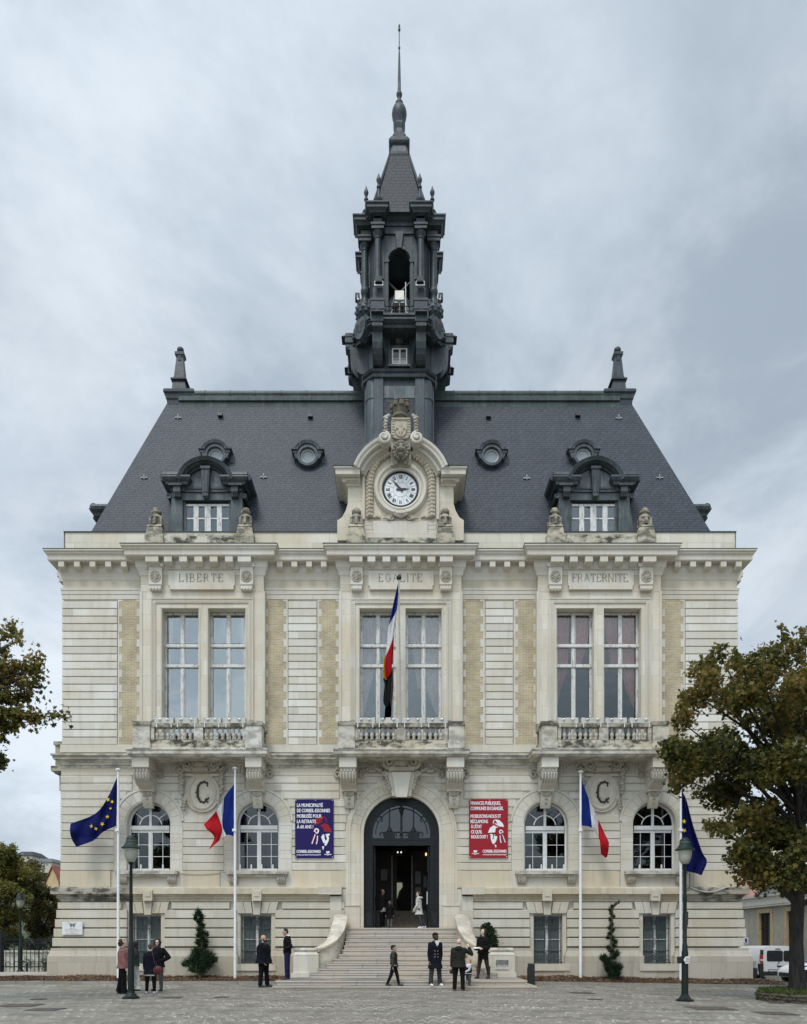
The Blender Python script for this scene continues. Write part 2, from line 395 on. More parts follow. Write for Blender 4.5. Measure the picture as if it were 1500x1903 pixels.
for a,b,s in bk:
 m=MB();m.pbox(a,b,1113,1390,-.005,.02)
 mk('brick_panel',m,BRICK,TH)
mb=MB()
for a,b,s in bk:
 for k in range(0,20):
  z=wz(1384,-.05)+HU*k
  for e,dr in((a,1),(b,-1)):
   w=(.17 if k%2 else .06);x0=wx(e,-.01)
   mb.box(min(x0,x0+dr*w),max(x0,x0+dr*w),-.016,.02,z,z+HU-(.0 if 0 else .004))
mks('quoin',mb,S_WALL,TH)
mb=MB()
for B in BAYS:
 x0,x1=wx(B['e'][0],YBAY),wx(B['e'][1],YBAY)
 hs=[hole(o[0],o[1],B['top'],1387,YBAY)for o in B['op']]
 sheet(mb,x0,x1,wz(1404,YBAY),wz(1060,YBAY),YBAY,hs,.34)
 for x in(x0,x1):mb.add([(x,YBAY,wz(1404,YBAY)),(x,.05,wz(1404,YBAY)),(x,.05,wz(1060,YBAY)),(x,YBAY,wz(1060,YBAY))],[(0,1,2,3)])
mk('bay_wall',mb,stone('limestone_bays',(.675,.635,.545),.595,wz(1340,-.3),.62,.008),TH)
for B in BAYS:
 mb=MB();a,b,q=B['fr'];Yf=YBAY-.045
 for w,o in((9,.0),(2.2,-.025)):
  for p0,p1,q0,q1 in((a,b,q,q+w),(a,a+w,q+w+.15,1339),(b-w,b,q+w+.15,1339)):mb.pbox(p0,p1,q0,q1,Yf+o,YBAY)
 n=int((b-a-14)/3.4)
 for k in range(n):mb.ell(P(a+8+(k+.5)*(b-a-16)/n,q+5.6,Yf),.026,.02,.045,6,4)
 n=int((1339-q-10)/3.6)
 for k in range(n):
  for x in(a+5.6,b-5.6):mb.ell(P(x,q+9+(k+.5)*(1339-q-10)/n,Yf),.045,.02,.026,6,4)
 for o in B['op']:
  for p0,p1,q0,q1 in((o[0]-3,o[1]+3,B['top']-3,B['top']-.8),(o[0]-3,o[0]-.8,B['top']-.7,1339),(o[1]+.8,o[1]+3,B['top']-.7,1339)):mb.pbox(p0,p1,q0,q1,YBAY-.02,YBAY)
 mk('carved_border',mb,S_TRIM,TH)
 mb=MB()
 for x in B['e']:mb.pbox(x-2.2,x+2.2,1098,1345,YBAY-.03,.02)
 mks('bay_edge',mb,S_TRIM,TH)
def molding(name,profs,mat):
 m=MB()
 for p,x0,x1,Yw,Yb,*e in profs:m.mold(p,x0,x1,Yw,Yb,0,*e)
 return mks(name,m,mat,TH)
zt=wz(1020,-.55);zk=zt-.10
CORN=[(.0,zt+.05),(.56,zt),(.56,zt-.06),(.50,zt-.10),(.50,zt-.14),(.44,zt-.20),(.44,zt-.36),(.40,zt-.40),(.14,zt-.41),(.14,zt-.68),(.11,zt-.72),(.07,zt-.80),(.05,zt-.86),(.03,zt-.96),(.0,zt-.98)]
def bump_prof(pr,d):return[(o+d if 0<i<len(pr)-1 else o,z)for i,(o,z)in enumerate(pr)]
segs=[]
molding('cornice',[(CORN,XL,XR,0.0,YB)],S_TRIM)
bayx=[]
for B in BAYS:
 c=(B['bal'][0]+B['bal'][1])/2
 bayx.append((wx(B['e'][0]-1,YBAY),wx(B['e'][1]+1,YBAY)))
molding('bay_cornice',[([(o+(.03 if 0<i<9 else 0),z+.035)for i,(o,z)in enumerate(CORN)],a,b,YBAY,.2)for a,b in bayx],S_TRIM)
mb=MB()
mb.mold([(.0,zt+.075),(.575,zt+.022),(.575,zt+.006),(.0,zt+.055)],XL,XR,0.0,YB)
for a,b in bayx:mb.mold([(.0,zt+.115),(.61,zt+.06),(.61,zt+.042),(.0,zt+.09)],a,b,YBAY,.2)
mk('lead_flashing',mb,ZINC,TH)
mb=MB()
zm=zt-.41
def modil(x,Y,w=.22):
 mb.xprism([(Y-.40,zm-.002),(Y-.40,zm-.20),(Y-.34,zm-.235),(Y-.12,zm-.30),(Y-.12,zm-.002)],x-w/2,x+w/2)
edges=[(XL+.08,bayx[0][0]-.62),(bayx[0][1]+.62,bayx[1][0]-.62),(bayx[1][1]+.62,bayx[2][0]-.62),(bayx[2][1]+.62,XR-.08)]
for a,b in edges:
 n=max(2,round((b-a)/.56))
 for k in range(n+1):modil(a+(b-a)*k/n,0.0)
zm+=.035
for B,(a,b)in zip(BAYS,bayx):
 for p0,p1 in B['co']:modil((wx(p0,YBAY)+wx(p1,YBAY))/2,YBAY-.03,.50)
 x0,x1=wx(B['co'][0][1],YBAY),wx(B['co'][1][0],YBAY)
 for k in range(5):modil(x0+(x1-x0)*(k+.62)/5.2,YBAY-.03,.30)
mks('modillion',mb,S_TRIM,TH)
mb=MB()
for B in BAYS:
 x0,x1=wx(B['co'][0][0]-4,YBAY),wx(B['co'][1][1]+4,YBAY);n=int((x1-x0)/.095)
 for k in range(n):mb.box(x0+k*.095,x0+k*.095+.055,YBAY-.145,YBAY,zt-.73,zt-.65)
mks('dentil_row',mb,S_TRIM,TH)
zf=wz(1062,0)
molding('architrave',[([(.0,wz(1093)),(.07,wz(1094)),(.07,wz(1098)),(.05,wz(1099)),(.05,wz(1105)),(.03,wz(1106)),(.03,wz(1114)),(.0,wz(1115))],a,b,0.0,.06)for a,b in((XL-.02,wx(262)),(wx(490),wx(632)),(wx(858),wx(1000)),(wx(1228),XR+.02))],S_TRIM)
mb=MB();mb.box(XL-.015,XR+.015,-.012,.05,wz(1093.5),zt-.9)
mk('frieze',mb,S_FRIE,TH)
mb=MB()
for B in BAYS:mb.box(wx(B['e'][0],YBAY)-.004,wx(B['e'][1],YBAY)+.004,YBAY-.008,-.01,wz(1100,YBAY),zt-.72)
mks('bay_frieze',mb,S_FRIE,TH)
GL={'L':(.6,[[(0,0),(0,1)],[(0,0),(.55,0)],[(.55,0),(.55,.22)]]),'I':(.12,[[(0.05,0),(0.05,1)]]),'B':(.62,[[(0,0),(0,1)],[(0,1),(.35,1)],[(.35,1),(.5,.88)],[(.5,.88),(.5,.66)],[(.5,.66),(.35,.54)],[(0,.54),(.38,.54)],[(.38,.54),(.58,.4)],[(.58,.4),(.58,.14)],[(.58,.14),(.4,0)],[(.4,0),(0,0)]]),'E':(.58,[[(0,0),(0,1)],[(0,1),(.52,1)],[(.52,1),(.52,.82)],[(0,.53),(.38,.53)],[(0,0),(.55,0)],[(.55,0),(.55,.2)]]),'R':(.66,[[(0,0),(0,1)],[(0,1),(.36,1)],[(.36,1),(.53,.86)],[(.53,.86),(.53,.64)],[(.53,.64),(.36,.5)],[(.36,.5),(0,.5)],[(.3,.5),(.64,0)]]),'T':(.66,[[(.33,0),(.33,1)],[(0,1),(.66,1)],[(0,1),(0,.8)],[(.66,1),(.66,.8)]]),'G':(.74,[[(.68,.84),(.52,.98)],[(.52,.98),(.26,1)],[(.26,1),(.08,.84)],[(.08,.84),(0,.5)],[(0,.5),(.08,.16)],[(.08,.16),(.28,0)],[(.28,0),(.54,.02)],[(.54,.02),(.68,.14)],[(.68,.14),(.68,.46)],[(.46,.46),(.76,.46)]]),'A':(.74,[[(0,0),(.36,1)],[(.36,1),(.72,0)],[(.13,.36),(.6,.36)]]),'F':(.56,[[(0,0),(0,1)],[(0,1),(.54,1)],[(.54,1),(.54,.82)],[(0,.53),(.4,.53)]]),'N':(.72,[[(0,0),(0,1)],[(0,1),(.66,0)],[(.66,0),(.66,1)]])}
def inscribe(mb,word,p0,p1,q0,q1,Yf):
 x0,x1,z0,z1=wx(p0,Yf),wx(p1,Yf),wz(q1,Yf),wz(q0,Yf);h=z1-z0
 tot=sum(GL[c][0]for c in word);gap=((x1-x0)-tot*h*.82)/(len(word)-1);x=x0
 for c in word:
  w,st=GL[c]
  for(a,b),(e,f)in st:
   mb.stroke((x+a*h*.82,z0+b*h),(x+e*h*.82,z0+f*h),h*(.115 if a==e else .07),Yf,Yf+.01)
   for(u,v)in((a,b),(e,f)):
    if a==e and abs(b-f)>.6 and c not in 'G':mb.stroke((x+u*h*.82-h*.11,z0+v*h),(x+u*h*.82+h*.11,z0+v*h),h*.055,Yf-.001,Yf+.01)
  x+=w*h*.82+gap
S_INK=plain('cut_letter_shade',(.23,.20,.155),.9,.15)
for B,wd,(ia,ib)in zip(BAYS,('LIBERTE','EGALITE','FRATERNITE'),((334,414),(705,784),(1065,1167))):
 a,b=B['pn'];mb=MB();Yp=YBAY-.09
 mb.pbox(a,b,1061,1088,Yp,YBAY);mb.pbox(a+2,b-2,1088.1,1095,Yp-.035,YBAY)
 o=mk('inscription_panel',mb,S_TRIM,TH,label='frieze panel with the carved word '+wd)
 mb=MB();inscribe(mb,wd,ia,ib,1066.5,1081,Yp-.004);mk('carved_word',mb,S_INK,o)
 for p0,p1 in B['co']:
  mb=MB();Y2=YBAY-.20
  mb.pbox(p0,p1,1052,1086,Y2,YBAY);mb.pbox(p0-2.5,p1+2.5,1046,1052,Y2-.05,YBAY)
  mb.pprism([(p0+.5,1086),(p1-.5,1086),(p1-2.5,1097),(p0+2.5,1097)],Y2+.03,YBAY)
  for k in range(4):mb.ell(P(p0+3+k*(p1-p0-6)/3,1094,Y2+.01),.045,.06,.08,8,6)
  cx,cz=wx((p0+p1)/2,Y2),wz(1071,Y2)
  o=mk('frieze_console',mb,S_TRIM,TH)
  mb=MB();mb.arc(cx,cz,[(.17,Y2-.03),(.215,Y2-.03),(.225,Y2+.005),(.17,Y2+.005)],0,360,20)
  for k in range(6):
   a=2*PI*k/6
   pts=[Vector((cx+rr*math.cos(a+tw),Y2-.025,cz+rr*math.sin(a+tw)))for rr,tw in((.02,0),(.08,.1),(.13,.45),(.15,.95))]
   mb.tube(pts,[.03,.035,.035,.02],6)
  mb.ell((cx,Y2-.03,cz),.045,.03,.045,8,6);mk('rosette',mb,S_CARV,o,True)
mb=MB();za=wz(990,.1)
mb.box(XL+.03,XR-.03,.08,.45,zt,za)
for s in(-1,1):mb.box(min(s*13.27,s*12.9),max(s*13.27,s*12.9),.45,YB,zt,za)
mk('parapet',mb,stone('limestone_attic',(.70,.67,.58),.47,zt+.09,1.35,.012,bvar=.12),TH)
mb=MB();mb.box(XL-.02,XR+.02,.04,.5,za,za+.035);mk('parapet_coping',mb,ZINC,TH)
mb=MB()
for B in(BAYS[0],BAYS[2]):
 mb.pbox(B['co'][0][1]+3,B['co'][1][0]-3,993,1013,-.12,.3)
mb.pbox(678,811,999,1013,-.42,.3)
mks('stained_parapet',mb,stone('black_stained_stone',(.58,.55,.46),.4,.1,1.1,.008,dirt=.6,black=1.0),TH)
z1=wz(1400,-.36)
STR=[(.0,z1+.04),(.36,z1),(.36,z1-.07),(.30,z1-.10),(.30,z1-.20),(.22,z1-.23),(.12,z1-.32),(.10,z1-.40),(.05,z1-.42),(.05,z1-.50),(.0,z1-.51)]
molding('string_course',[(STR,XL,XR,0.0,YB)],S_LIGH)
molding('string_base',[([(.0,wz(1384.5)),(.09,wz(1385)),(.09,wz(1399)),(.0,wz(1399.5))],XL,XR,-.0,YB)],S_WALL)
mb=MB();hG=.3135;zs=[wz(1618,-.05)+hG*k for k in range(13)]
arcs=[]
for a,b in AW:
 cx,r=(wx(a)+wx(b))/2,(wx(b)-wx(a))/2;zc=wz(1490)-r
 arcs.append((cx,r,zc))
def blk(cx,rs,r2,zc):
 def f(z):
  if z<zc:return(cx-rs,cx+rs)
  if z<zc+r2:w=math.sqrt(max(0,r2*r2-(z-zc)**2));return(cx-max(w,0),cx+max(w,0))if w>.25 else None
  return None
 return f
dcx,dr=(wx(676)+wx(816.5))/2,(wx(816.5)-wx(676))/2;dzc=wz(1478)-dr
bl=[blk(cx,r+.50,r+.56,zc)for cx,r,zc in arcs]+[blk(dcx,dr+.66,dr+.74,dzc)]
bl+=[lambda z,c=c:(c-.78,c+.78)if z>wz(1509)-.2 else None for c in(wx(375.5),wx(1118))]
bl+=[lambda z,c=c:(c-.34,c+.34)if z>wz(1482)else None for B in BAYS for c in[(wx(k[0])+wx(k[1]))/2 for k in B['kc']]]
courses(mb,XL-.10,XR+.10,zs,-.05,.0,bl)
for s,x in((-1,XL-.05),(1,XR+.05)):
 for c,d in zip(zs,zs[1:]):mb.box(min(x,x+s*.05),max(x,x+s*.05),.0,YB,c+.015,d-.015)
mks('rusticated_course',mb,S_RUSG,TH)
mb=MB();mb.box(XL-.075,XR+.075,-.03,.05,wz(1441),wz(1413));mk('plain_band',mb,S_FRIE,TH)
mb=MB()
for x0,x1 in((XL-.11,wx(206)),(wx(340),wx(409)),(wx(541),wx(645)),(wx(847),wx(952)),(wx(1080),wx(1150)),(wx(1282),XR+.11)):mb.box(x0,x1,-.06,.03,wz(1650),wz(1618.5))
mks('dado_band',mb,stone('limestone_dado',(.62,.565,.45),.7,wz(1650),1.1,.008,dirt=.35),TH)
for(cx,r,zc)in arcs:
 mb=MB();zb=wz(1648)
 mb.arc(cx,zc,[(r+.06,-.045),(r+.45,-.045),(r+.45,.02),(r+.06,.02)],0,180,24)
 mb.arc(cx,zc,[(r+.004,-.02),(r+.06,-.02),(r+.06,.05),(r+.004,.05)],0,180,24)
 mb.arc(cx,zc,[(r+.46,-.065),(r+.55,-.065),(r+.55,.02),(r+.46,.02)],4,176,24)
 for s in(-1,1):
  a,b=cx+s*(r+.004),cx+s*(r+.49);mb.box(min(a,b),max(a,b),-.045,.02,wz(1617.6),zc-.002)
 mb.box(cx-r-.49,cx+r+.49,-.045,.02,zb,wz(1617.8))
 o=mk('window_surround',mb,S_WALL,TH)
 mb=MB()
 for k in range(1,12):
  if k==6:continue
  a=R(180*k/12);mb.stroke((cx+(r+.07)*math.cos(a),zc+(r+.07)*math.sin(a)),(cx+(r+.44)*math.cos(a),zc+(r+.44)*math.sin(a)),.012,-.0465,-.04)
 for k in range(5):
  for s in(-1,1):mb.box(min(cx+s*(r+.01),cx+s*(r+.48)),max(cx+s*(r+.01),cx+s*(r+.48)),-.0465,-.04,zc-.1-k*.33,zc-.09-k*.33)
 mk('joint',mb,S_INK,o)
mb=MB()
for r0,r1,y in((.004,.14,-.035),(.145,.52,-.06),(.52,.60,-.10),(.605,.70,-.07)):
 mb.arc(dcx,dzc,[(dr+r0,y),(dr+r1,y),(dr+r1,.03),(dr+r0,.03)],0,180,36)
 for s in(-1,1):
  a,b=dcx+s*(dr+r0),dcx+s*(dr+r1);mb.box(min(a,b),max(a,b),y,.03,wz(1682)if r0>.1 else wz(1724.5),dzc-.002)
for s in(-1,1):
 a,b=dcx+s*(dr+.145),dcx+s*(dr+.86);mb.box(min(a,b),max(a,b),-.10,.03,wz(1724.6),wz(1684));mb.box(min(a,b),max(a,b),-.13,.03,wz(1684),wz(1682))
 a,b=dcx+s*(dr+.70),dcx+s*(dr+.86);mb.box(min(a,b),max(a,b),-.03,.03,wz(1648),dzc)
o=mk('door_surround',mb,stone('door_ashlar',(.66,.62,.53),.42,.1,.9,.008),TH)
mb=MB()
for k in range(1,16):
 if k==8:continue
 a=R(180*k/16);mb.stroke((dcx+(dr+.15)*math.cos(a),dzc+(dr+.15)*math.sin(a)),(dcx+(dr+.51)*math.cos(a),dzc+(dr+.51)*math.sin(a)),.012,-.0615,-.055)
mk('joint',mb,S_INK,o)
z2=wz(1648.5,-.36)
LED=[(.0,z2+.04),(.34,z2),(.36,z2-.05),(.36,z2-.27),(.30,z2-.29),(.22,z2-.31),(.22,z2-.36),(.17,z2-.38),(.17,z2-.44),(.12,z2-.47),(.12,z2-.55),(.0,z2-.56)]
LA,LB=wx(647),wx(848)
molding('ledge',[(LED,wx(250),LA-.22,0.0,.02,0,0),(LED,LB+.22,wx(1262),0.0,.02,0,0)],stone('ledge_stone',(.60,.55,.44),1.0,.1,1.25,.012,dirt=.6,dirty=(.33,.30,.2),black=.12))
o1=molding('ledge_end',[(LED,XL,wx(250)-.004,0.0,YB,1,0)],S_WEAT);o2=molding('ledge_end',[(LED,wx(1262)+.004,XR,0.0,YB,0,1)],S_WEAT)
for o in(o1,o2):o['label']='blackened end of the stone ledge'
mb=MB();bz=[wz(q,-.3)for q in(1760,1742.3,1724.8,1707.3,1690,1675.5)]
bh2=lambda a,b:(lambda z:(wx(a)-.16,wx(b)+.16)if z<wz(1697)else((wx(a)-.42,wx(b)+.42)if z<wz(1676)else None))
for k,(c,d)in enumerate(zip(bz,bz[1:])):
 g=.045*(5-k);off=.05
 courses(mb,XL-.12-g*.9,XR+.12+g*.9,[c,d],-.14-g*.6,.02,[bh2(*w)for w in BW]+[lambda z:(wx(640),wx(855))],.05)
 for s,x in((-1,XL),(1,XR)):
  mb.box(min(x,x+s*(.12+g*.9)),max(x,x+s*(.12+g*.9)),.021,YB,c+.025,d-.025)
mks('basement_course',mb,S_BASE,TH)
mb=MB();zp0,zp1=wz(1776,-.42),wz(1762,-.36)
def plinth(x0,x1,l,r):
 mb.mold([(.36,zp1),(.36,zp1-.10),(.44,zp0),(.46,zp0-.02),(.46,-.6)],x0 if l else x0,x1,.04,YB if(l or r)else .1)
for x0,x1,l,r in((XL,wx(BW[0][0])-.5,1,0),(wx(BW[0][1])+.5,wx(BW[1][0])-.5,0,0),(wx(BW[1][1])+.5,wx(640)-.2,0,0),(wx(855)+.2,wx(BW[2][0])-.5,0,0),(wx(BW[2][1])+.5,wx(BW[3][0])-.5,0,0),(wx(BW[3][1])+.5,XR,0,1)):plinth(x0,x1,l,r)
for a,b in BW:mb.box(wx(a)-.2,wx(b)+.2,-.40,.05,-.6,wz(1804,-.4))
mks('plinth',mb,S_PLIN,TH)
mb=MB()
for s in(-1,1):
 a=dcx+s*(dr+.86);b=a+s*.90
 mb.box(min(a,b),max(a,b),-.385,.03,wz(1662,-.36),wz(1648.2,-.36))
 b=a+s*.46;mb.box(min(a,b),max(a,b),-.22,.03,.4,wz(1662.2,-.36))
mks('door_pier',mb,S_BASE,TH)
for(a,b)in BW:
 c=(a+b)/2;w=b-a;mb=MB()
 for p,q in((-1,0),(1,1)):
  for k in(0,1):
   i0,i1,j0,j1=(7.5,20,10.5,25)if k==0 else(20.8,35,25.8,40)
   mb.pprism([(c+p*i0,1697),(c+p*i1,1697),(c+p*j1,1676),(c+p*j0,1676)],-.20,.0)
 mb.pprism([(c-6,1700),(c+6,1700),(c+8.5,1674),(c-8.5,1674)],-.27,.0)
 mb.pbox(c-8.5,c+8.5,1654,1674,-.45,.0);mb.pbox(c-5,c+5,1656,1666,-.475,-.44)
 for k in range(4):mb.pbox(c-6.2+k*3.3,c-3.7+k*3.3,1674,1678,-.31,-.2)
 for s in(-1,1):
  mb.box(min(wx(c)+s*(w/2*.0208+.01),wx(c)+s*(w/2*.0208+.16)),max(wx(c)+s*(w/2*.0208+.01),wx(c)+s*(w/2*.0208+.16)),-.12,.0,wz(1792),wz(1699))
 mb.box(wx(a)-.16,wx(b)+.16,-.12,.0,wz(1699),wz(1697.2));mb.box(wx(a)-.22,wx(b)+.22,-.46,.0,wz(1804,-.4),wz(1791))
 mk('basement_window_surround',mb,S_BASE,TH)
def curtain(parent,mat,rows,Y,folds=7,amp=.05):
 """rows: (py, left px, right px) from top to bottom, hung in soft folds"""
 mb=MB();n=36;v=[]
 for q,a,b in rows:
  for k in range(n+1):
   u=k/n;y=Y+amp*math.sin(u*folds*2*PI)+.02*math.sin(u*23)
   v.append((wx(a+(b-a)*u,Y),y,wz(q,Y)))
 fs=[(i*(n+1)+k,i*(n+1)+k+1,(i+1)*(n+1)+k+1,(i+1)*(n+1)+k)for i in range(len(rows)-1)for k in range(n)]
 mb.add(v,fs);return mk('curtain',mb,mat,parent,True,recalc=False)
PINK=clothmat('pale_pink_voile',(.92,.74,.71),.2);ROSE=clothmat('rose_curtain',(.92,.40,.38),.15);VOILE=clothmat('white_voile',(.72,.70,.66),.4)
for bi,B in enumerate(BAYS):
 for oi,(a,b)in enumerate(B['op']):
  Yw=.10;a2,b2=a+4.5*(1 if a<CX else .2),b-1.0;t=B['top']
  x0,x1=a+(CX-a)*.011,b+(CX-b)*.011;t2=t+7.0
  fr=MB()
  fr.pbox(x0,x1,t2,t2+5,Yw,Yw+.08);fr.pbox(x0,x0+3.6,t2+5.1,1386,Yw,Yw+.08);fr.pbox(x1-3.6,x1,t2+5.1,1386,Yw,Yw+.08)
  c=(x0+x1)/2
  for q in(1199.5,1237):
   fr.pbox(x0-.5,x1+.5,q-2.7,q+2.7,Yw-.06,Yw+.07);fr.pbox(x0-.5,x1+.5,q+2.8,q+4.6,Yw-.02,Yw+.07)
  for q0,q1,w in((t2+5.1,1196,2.6),(1242.3,1386,3.2),(1204.8,1233.5,2.2)):fr.pbox(c-w,c+w,q0,q1,Yw-.02,Yw+.07)
  fr.pbox(c-1,c+1,1242.3,1386,Yw-.05,Yw-.02)
  o=mk('tall_window',fr,WOOD,TH)
  for q0,q1 in((t2+5,1196),(1204,1234),(1242,1386)):
   for p0,p1 in((x0+3.6,c-2.8),(c+2.8,x1-3.6)):
    g=MB();g.pbox(p0,p1,q0,q1,Yw+.035,Yw+.042);mk('pane',g,(GLASSL,GLASS,GLASSR)[bi],o)
    s=MB()
    for u0,u1,w0,w1 in((p0-.1,p0+1.1,q0,q1),(p1-1.1,p1+.1,q0,q1)):s.pbox(u0,u1,w0,w1,Yw+.01,Yw+.034)
    mk('sash',s,WOOD,o)
  Yc=.34
  if bi==0:
   if oi==0:curtain(o,PINK,[(t2,x0-1,x0+17),(1200,x0-1,x0+15),(1250,x0-1,x0+11),(1340,x0-2,x0+3)],Yc,3)
   else:curtain(o,PINK,[(t2,x1-12,x1+2),(1200,x1-11,x1+2),(1250,x1-7,x1+2),(1340,x1-1,x1+3)],Yc,2)
  elif bi==1:
   if oi==0:
    curtain(o,PINK,[(t2,x0-1,x0+31),(1200,x0-1,x0+29),(1250,x0-1,x0+26),(1290,x0-1,x0+16),(1340,x0-1,x0+5)],Yc,6)
    curtain(o,PINK,[(t2,x0+32,x1+2),(1200,x0+38,x1+2),(1250,x0+46,x1+2),(1340,x1-5,x1+2)],Yc,6)
   else:
    curtain(o,PINK,[(t2,x0-1,x0+31),(1180,x0+6,x0+31),(1230,x0+15,x0+31),(1280,x0+22,x0+31)],Yc,5)
    curtain(o,PINK,[(t2,x0+33,x1+2),(1240,x0+33,x1+2),(1280,x0+37,x1+2),(1340,x1-5,x1+2)],Yc,6)
  else:
   if oi==0:
    curtain(o,ROSE,[(t2,x0-1,x0+26),(1200,x0-1,x0+25),(1240,x0-1,x0+24),(1275,x0-1,x0+13),(1318,x0-1,x0+3)],Yc,5)
    curtain(o,ROSE,[(t2,x0+32,x1+1),(1185,x0+33,x1-6),(1235,x0+33,x1-20),(1238,x0+33,x1-22)],Yc,5)
   else:
    curtain(o,ROSE,[(t2,x0,x0+27),(1185,x0+8,x0+28),(1237,x0+17,x0+29)],Yc,5)
    curtain(o,ROSE,[(t2,x0+33,x1+1),(1200,x0+36,x1+1),(1240,x0+36,x1+1),(1280,x0+44,x1+1),(1320,x1-7,x1+1)],Yc,5)
for wi,((a,b),(cx,r,zc))in enumerate(zip(AW,arcs)):
 Yw=.24;k=(D+Yw)/D;cx2=cx;r2=r-.01;zb=wz(1617.5)
 fr=MB();zt_=wz(1541,Yw)if wi<2 else wz(1541,Yw)
 fr.arc(cx2,zc,[(r2-.075,Yw),(r2,Yw),(r2,Yw+.08),(r2-.075,Yw+.08)],0,180,28)
 for s in(-1,1):fr.box(min(cx2+s*(r2-.075),cx2+s*r2),max(cx2+s*(r2-.075),cx2+s*r2),Yw,Yw+.08,zb,zc-.002)
 ztr=zc-.12
 fr.box(cx2-r2+.1,cx2+r2-.1,Yw-.05,Yw+.09,ztr-.10,ztr+.06);fr.box(cx2-r2+.1,cx2+r2-.1,Yw,Yw+.08,ztr-.21,ztr-.105)
 fr.box(cx2-.05,cx2+.05,Yw-.02,Yw+.08,ztr+.065,zc+r2-.1)
 fr.box(cx2-.08,cx2+.08,Yw-.02,Yw+.08,zb,ztr-.215);fr.box(cx2-.02,cx2+.02,Yw-.04,Yw-.021,zb,ztr-.215)
 fr.arc(cx2,ztr+.05,[(.42,Yw+.01),(.46,Yw+.01),(.46,Yw+.06),(.42,Yw+.06)],8,172,20)
 for an in(42,138):fr.stroke((cx2+.46*math.cos(R(an)),ztr+.05+.46*math.sin(R(an))),(cx2+(r2-.1)*math.cos(R(an-(6 if an<90 else-6))),zc+(r2-.1)*math.sin(R(an-(6 if an<90 else-6)))),.035,Yw+.01,Yw+.06)
 fr.box(cx2-r2+.1,cx2+r2-.1,Yw,Yw+.08,zb,zb+.09)
 for s in(-1,1):
  fr.box(min(cx2+s*.47,cx2+s*.49),max(cx2+s*.47,cx2+s*.49),Yw+.01,Yw+.06,zb+.1,ztr-.22)
  for j in(1,2):
   z=zb+.1+j*(ztr-.22-zb-.1)/3
   fr.box(min(cx2+s*.1,cx2+s*(r2-.1)),max(cx2+s*.1,cx2+s*(r2-.1)),Yw+.012,Yw+.058,z-.011,z+.011)
 o=mk('arched_window',fr,WPAINT,TH)
 g=MB();g.box(cx2-r2+.05,cx2+r2-.05,Yw+.03,Yw+.036,zb,zc-.003);g.prism([(cx2+(r2-.05)*math.cos(PI*i/20),zc+(r2-.05)*math.sin(PI*i/20))for i in range(21)],Yw+.03,Yw+.036)
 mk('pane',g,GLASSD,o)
 s=MB();ps=[]
 s.box(cx-r-.36,cx+r+.36,-.30,.2,wz(1624.5,-.3),wz(1618.2,-.3));s.box(cx-r-.30,cx+r+.30,-.24,.1,wz(1629,-.24),wz(1624.6,-.24))
 mk('sill',s,S_LIGH,o)
 s=MB()
 for e in(-1,1):
  xx=cx+e*(r+.10);zz=wz(1629,-.24)
  s.xprism([(-.22,zz),(-.24,zz-.10),(-.20,zz-.20),(-.13,zz-.27),(-.045,zz-.30),(-.045,zz)],xx-.16,xx+.16)
  for q in(-.09,0,.09):s.tube([(xx+q,-.235,zz-.03),(xx+q,-.23,zz-.12),(xx+q,-.18,zz-.24)],.035,6)
 mks('sill_bracket',s,S_CARV,o,True)
 s=MB()
 for e in(-.78,-.26,.22,.74):s.box(cx+e*r-.025,cx+e*r+.025,-.28,-.23,wz(1618.2,-.3),wz(1606.5,-.3))
 mks('planter_hook',s,WPAINT,o)
 if wi==1:
  for s0 in(-1,1):curtain(o,VOILE,[(1494 if 0 else 1497,480+s0*22,480+s0*36),(1530,480+s0*24,480+s0*39),(1575,480+s0*30,480+s0*39),(1615,480+s0*33,480+s0*39)],.5,3)
 elif wi==0:curtain(o,VOILE,[(1497,291,308),(1550,297,315),(1585,306,315),(1615,309,315)],.5,3)
 elif wi==2:
  m=MB();m.pbox(978,1010,1552,1577,.45,.47);mk('roller_blind',m,plain('grey_blind',(.48,.50,.49),.8),o)
  m=MB();m.pprism([(978,1617),(978,1585),(1010,1579),(1010,1600),(992,1617)],.75,.80);mk('paper_panel',m,plain('grey_board',(.33,.34,.34),.8),o)
 else:
  m=MB();m.pbox(1180,1214,1552,1580,.45,.47);mk('roller_blind',m,plain('grey_blind',(.48,.50,.49),.8),o)
  m=MB();m.pbox(1218,1250,1505,1533,.5,.52);mk('wooden_board',m,plain('tan_board',(.42,.34,.2),.8),o)
BG=plain('grey_blue_blind',(.16,.19,.20),.5,.2,6)
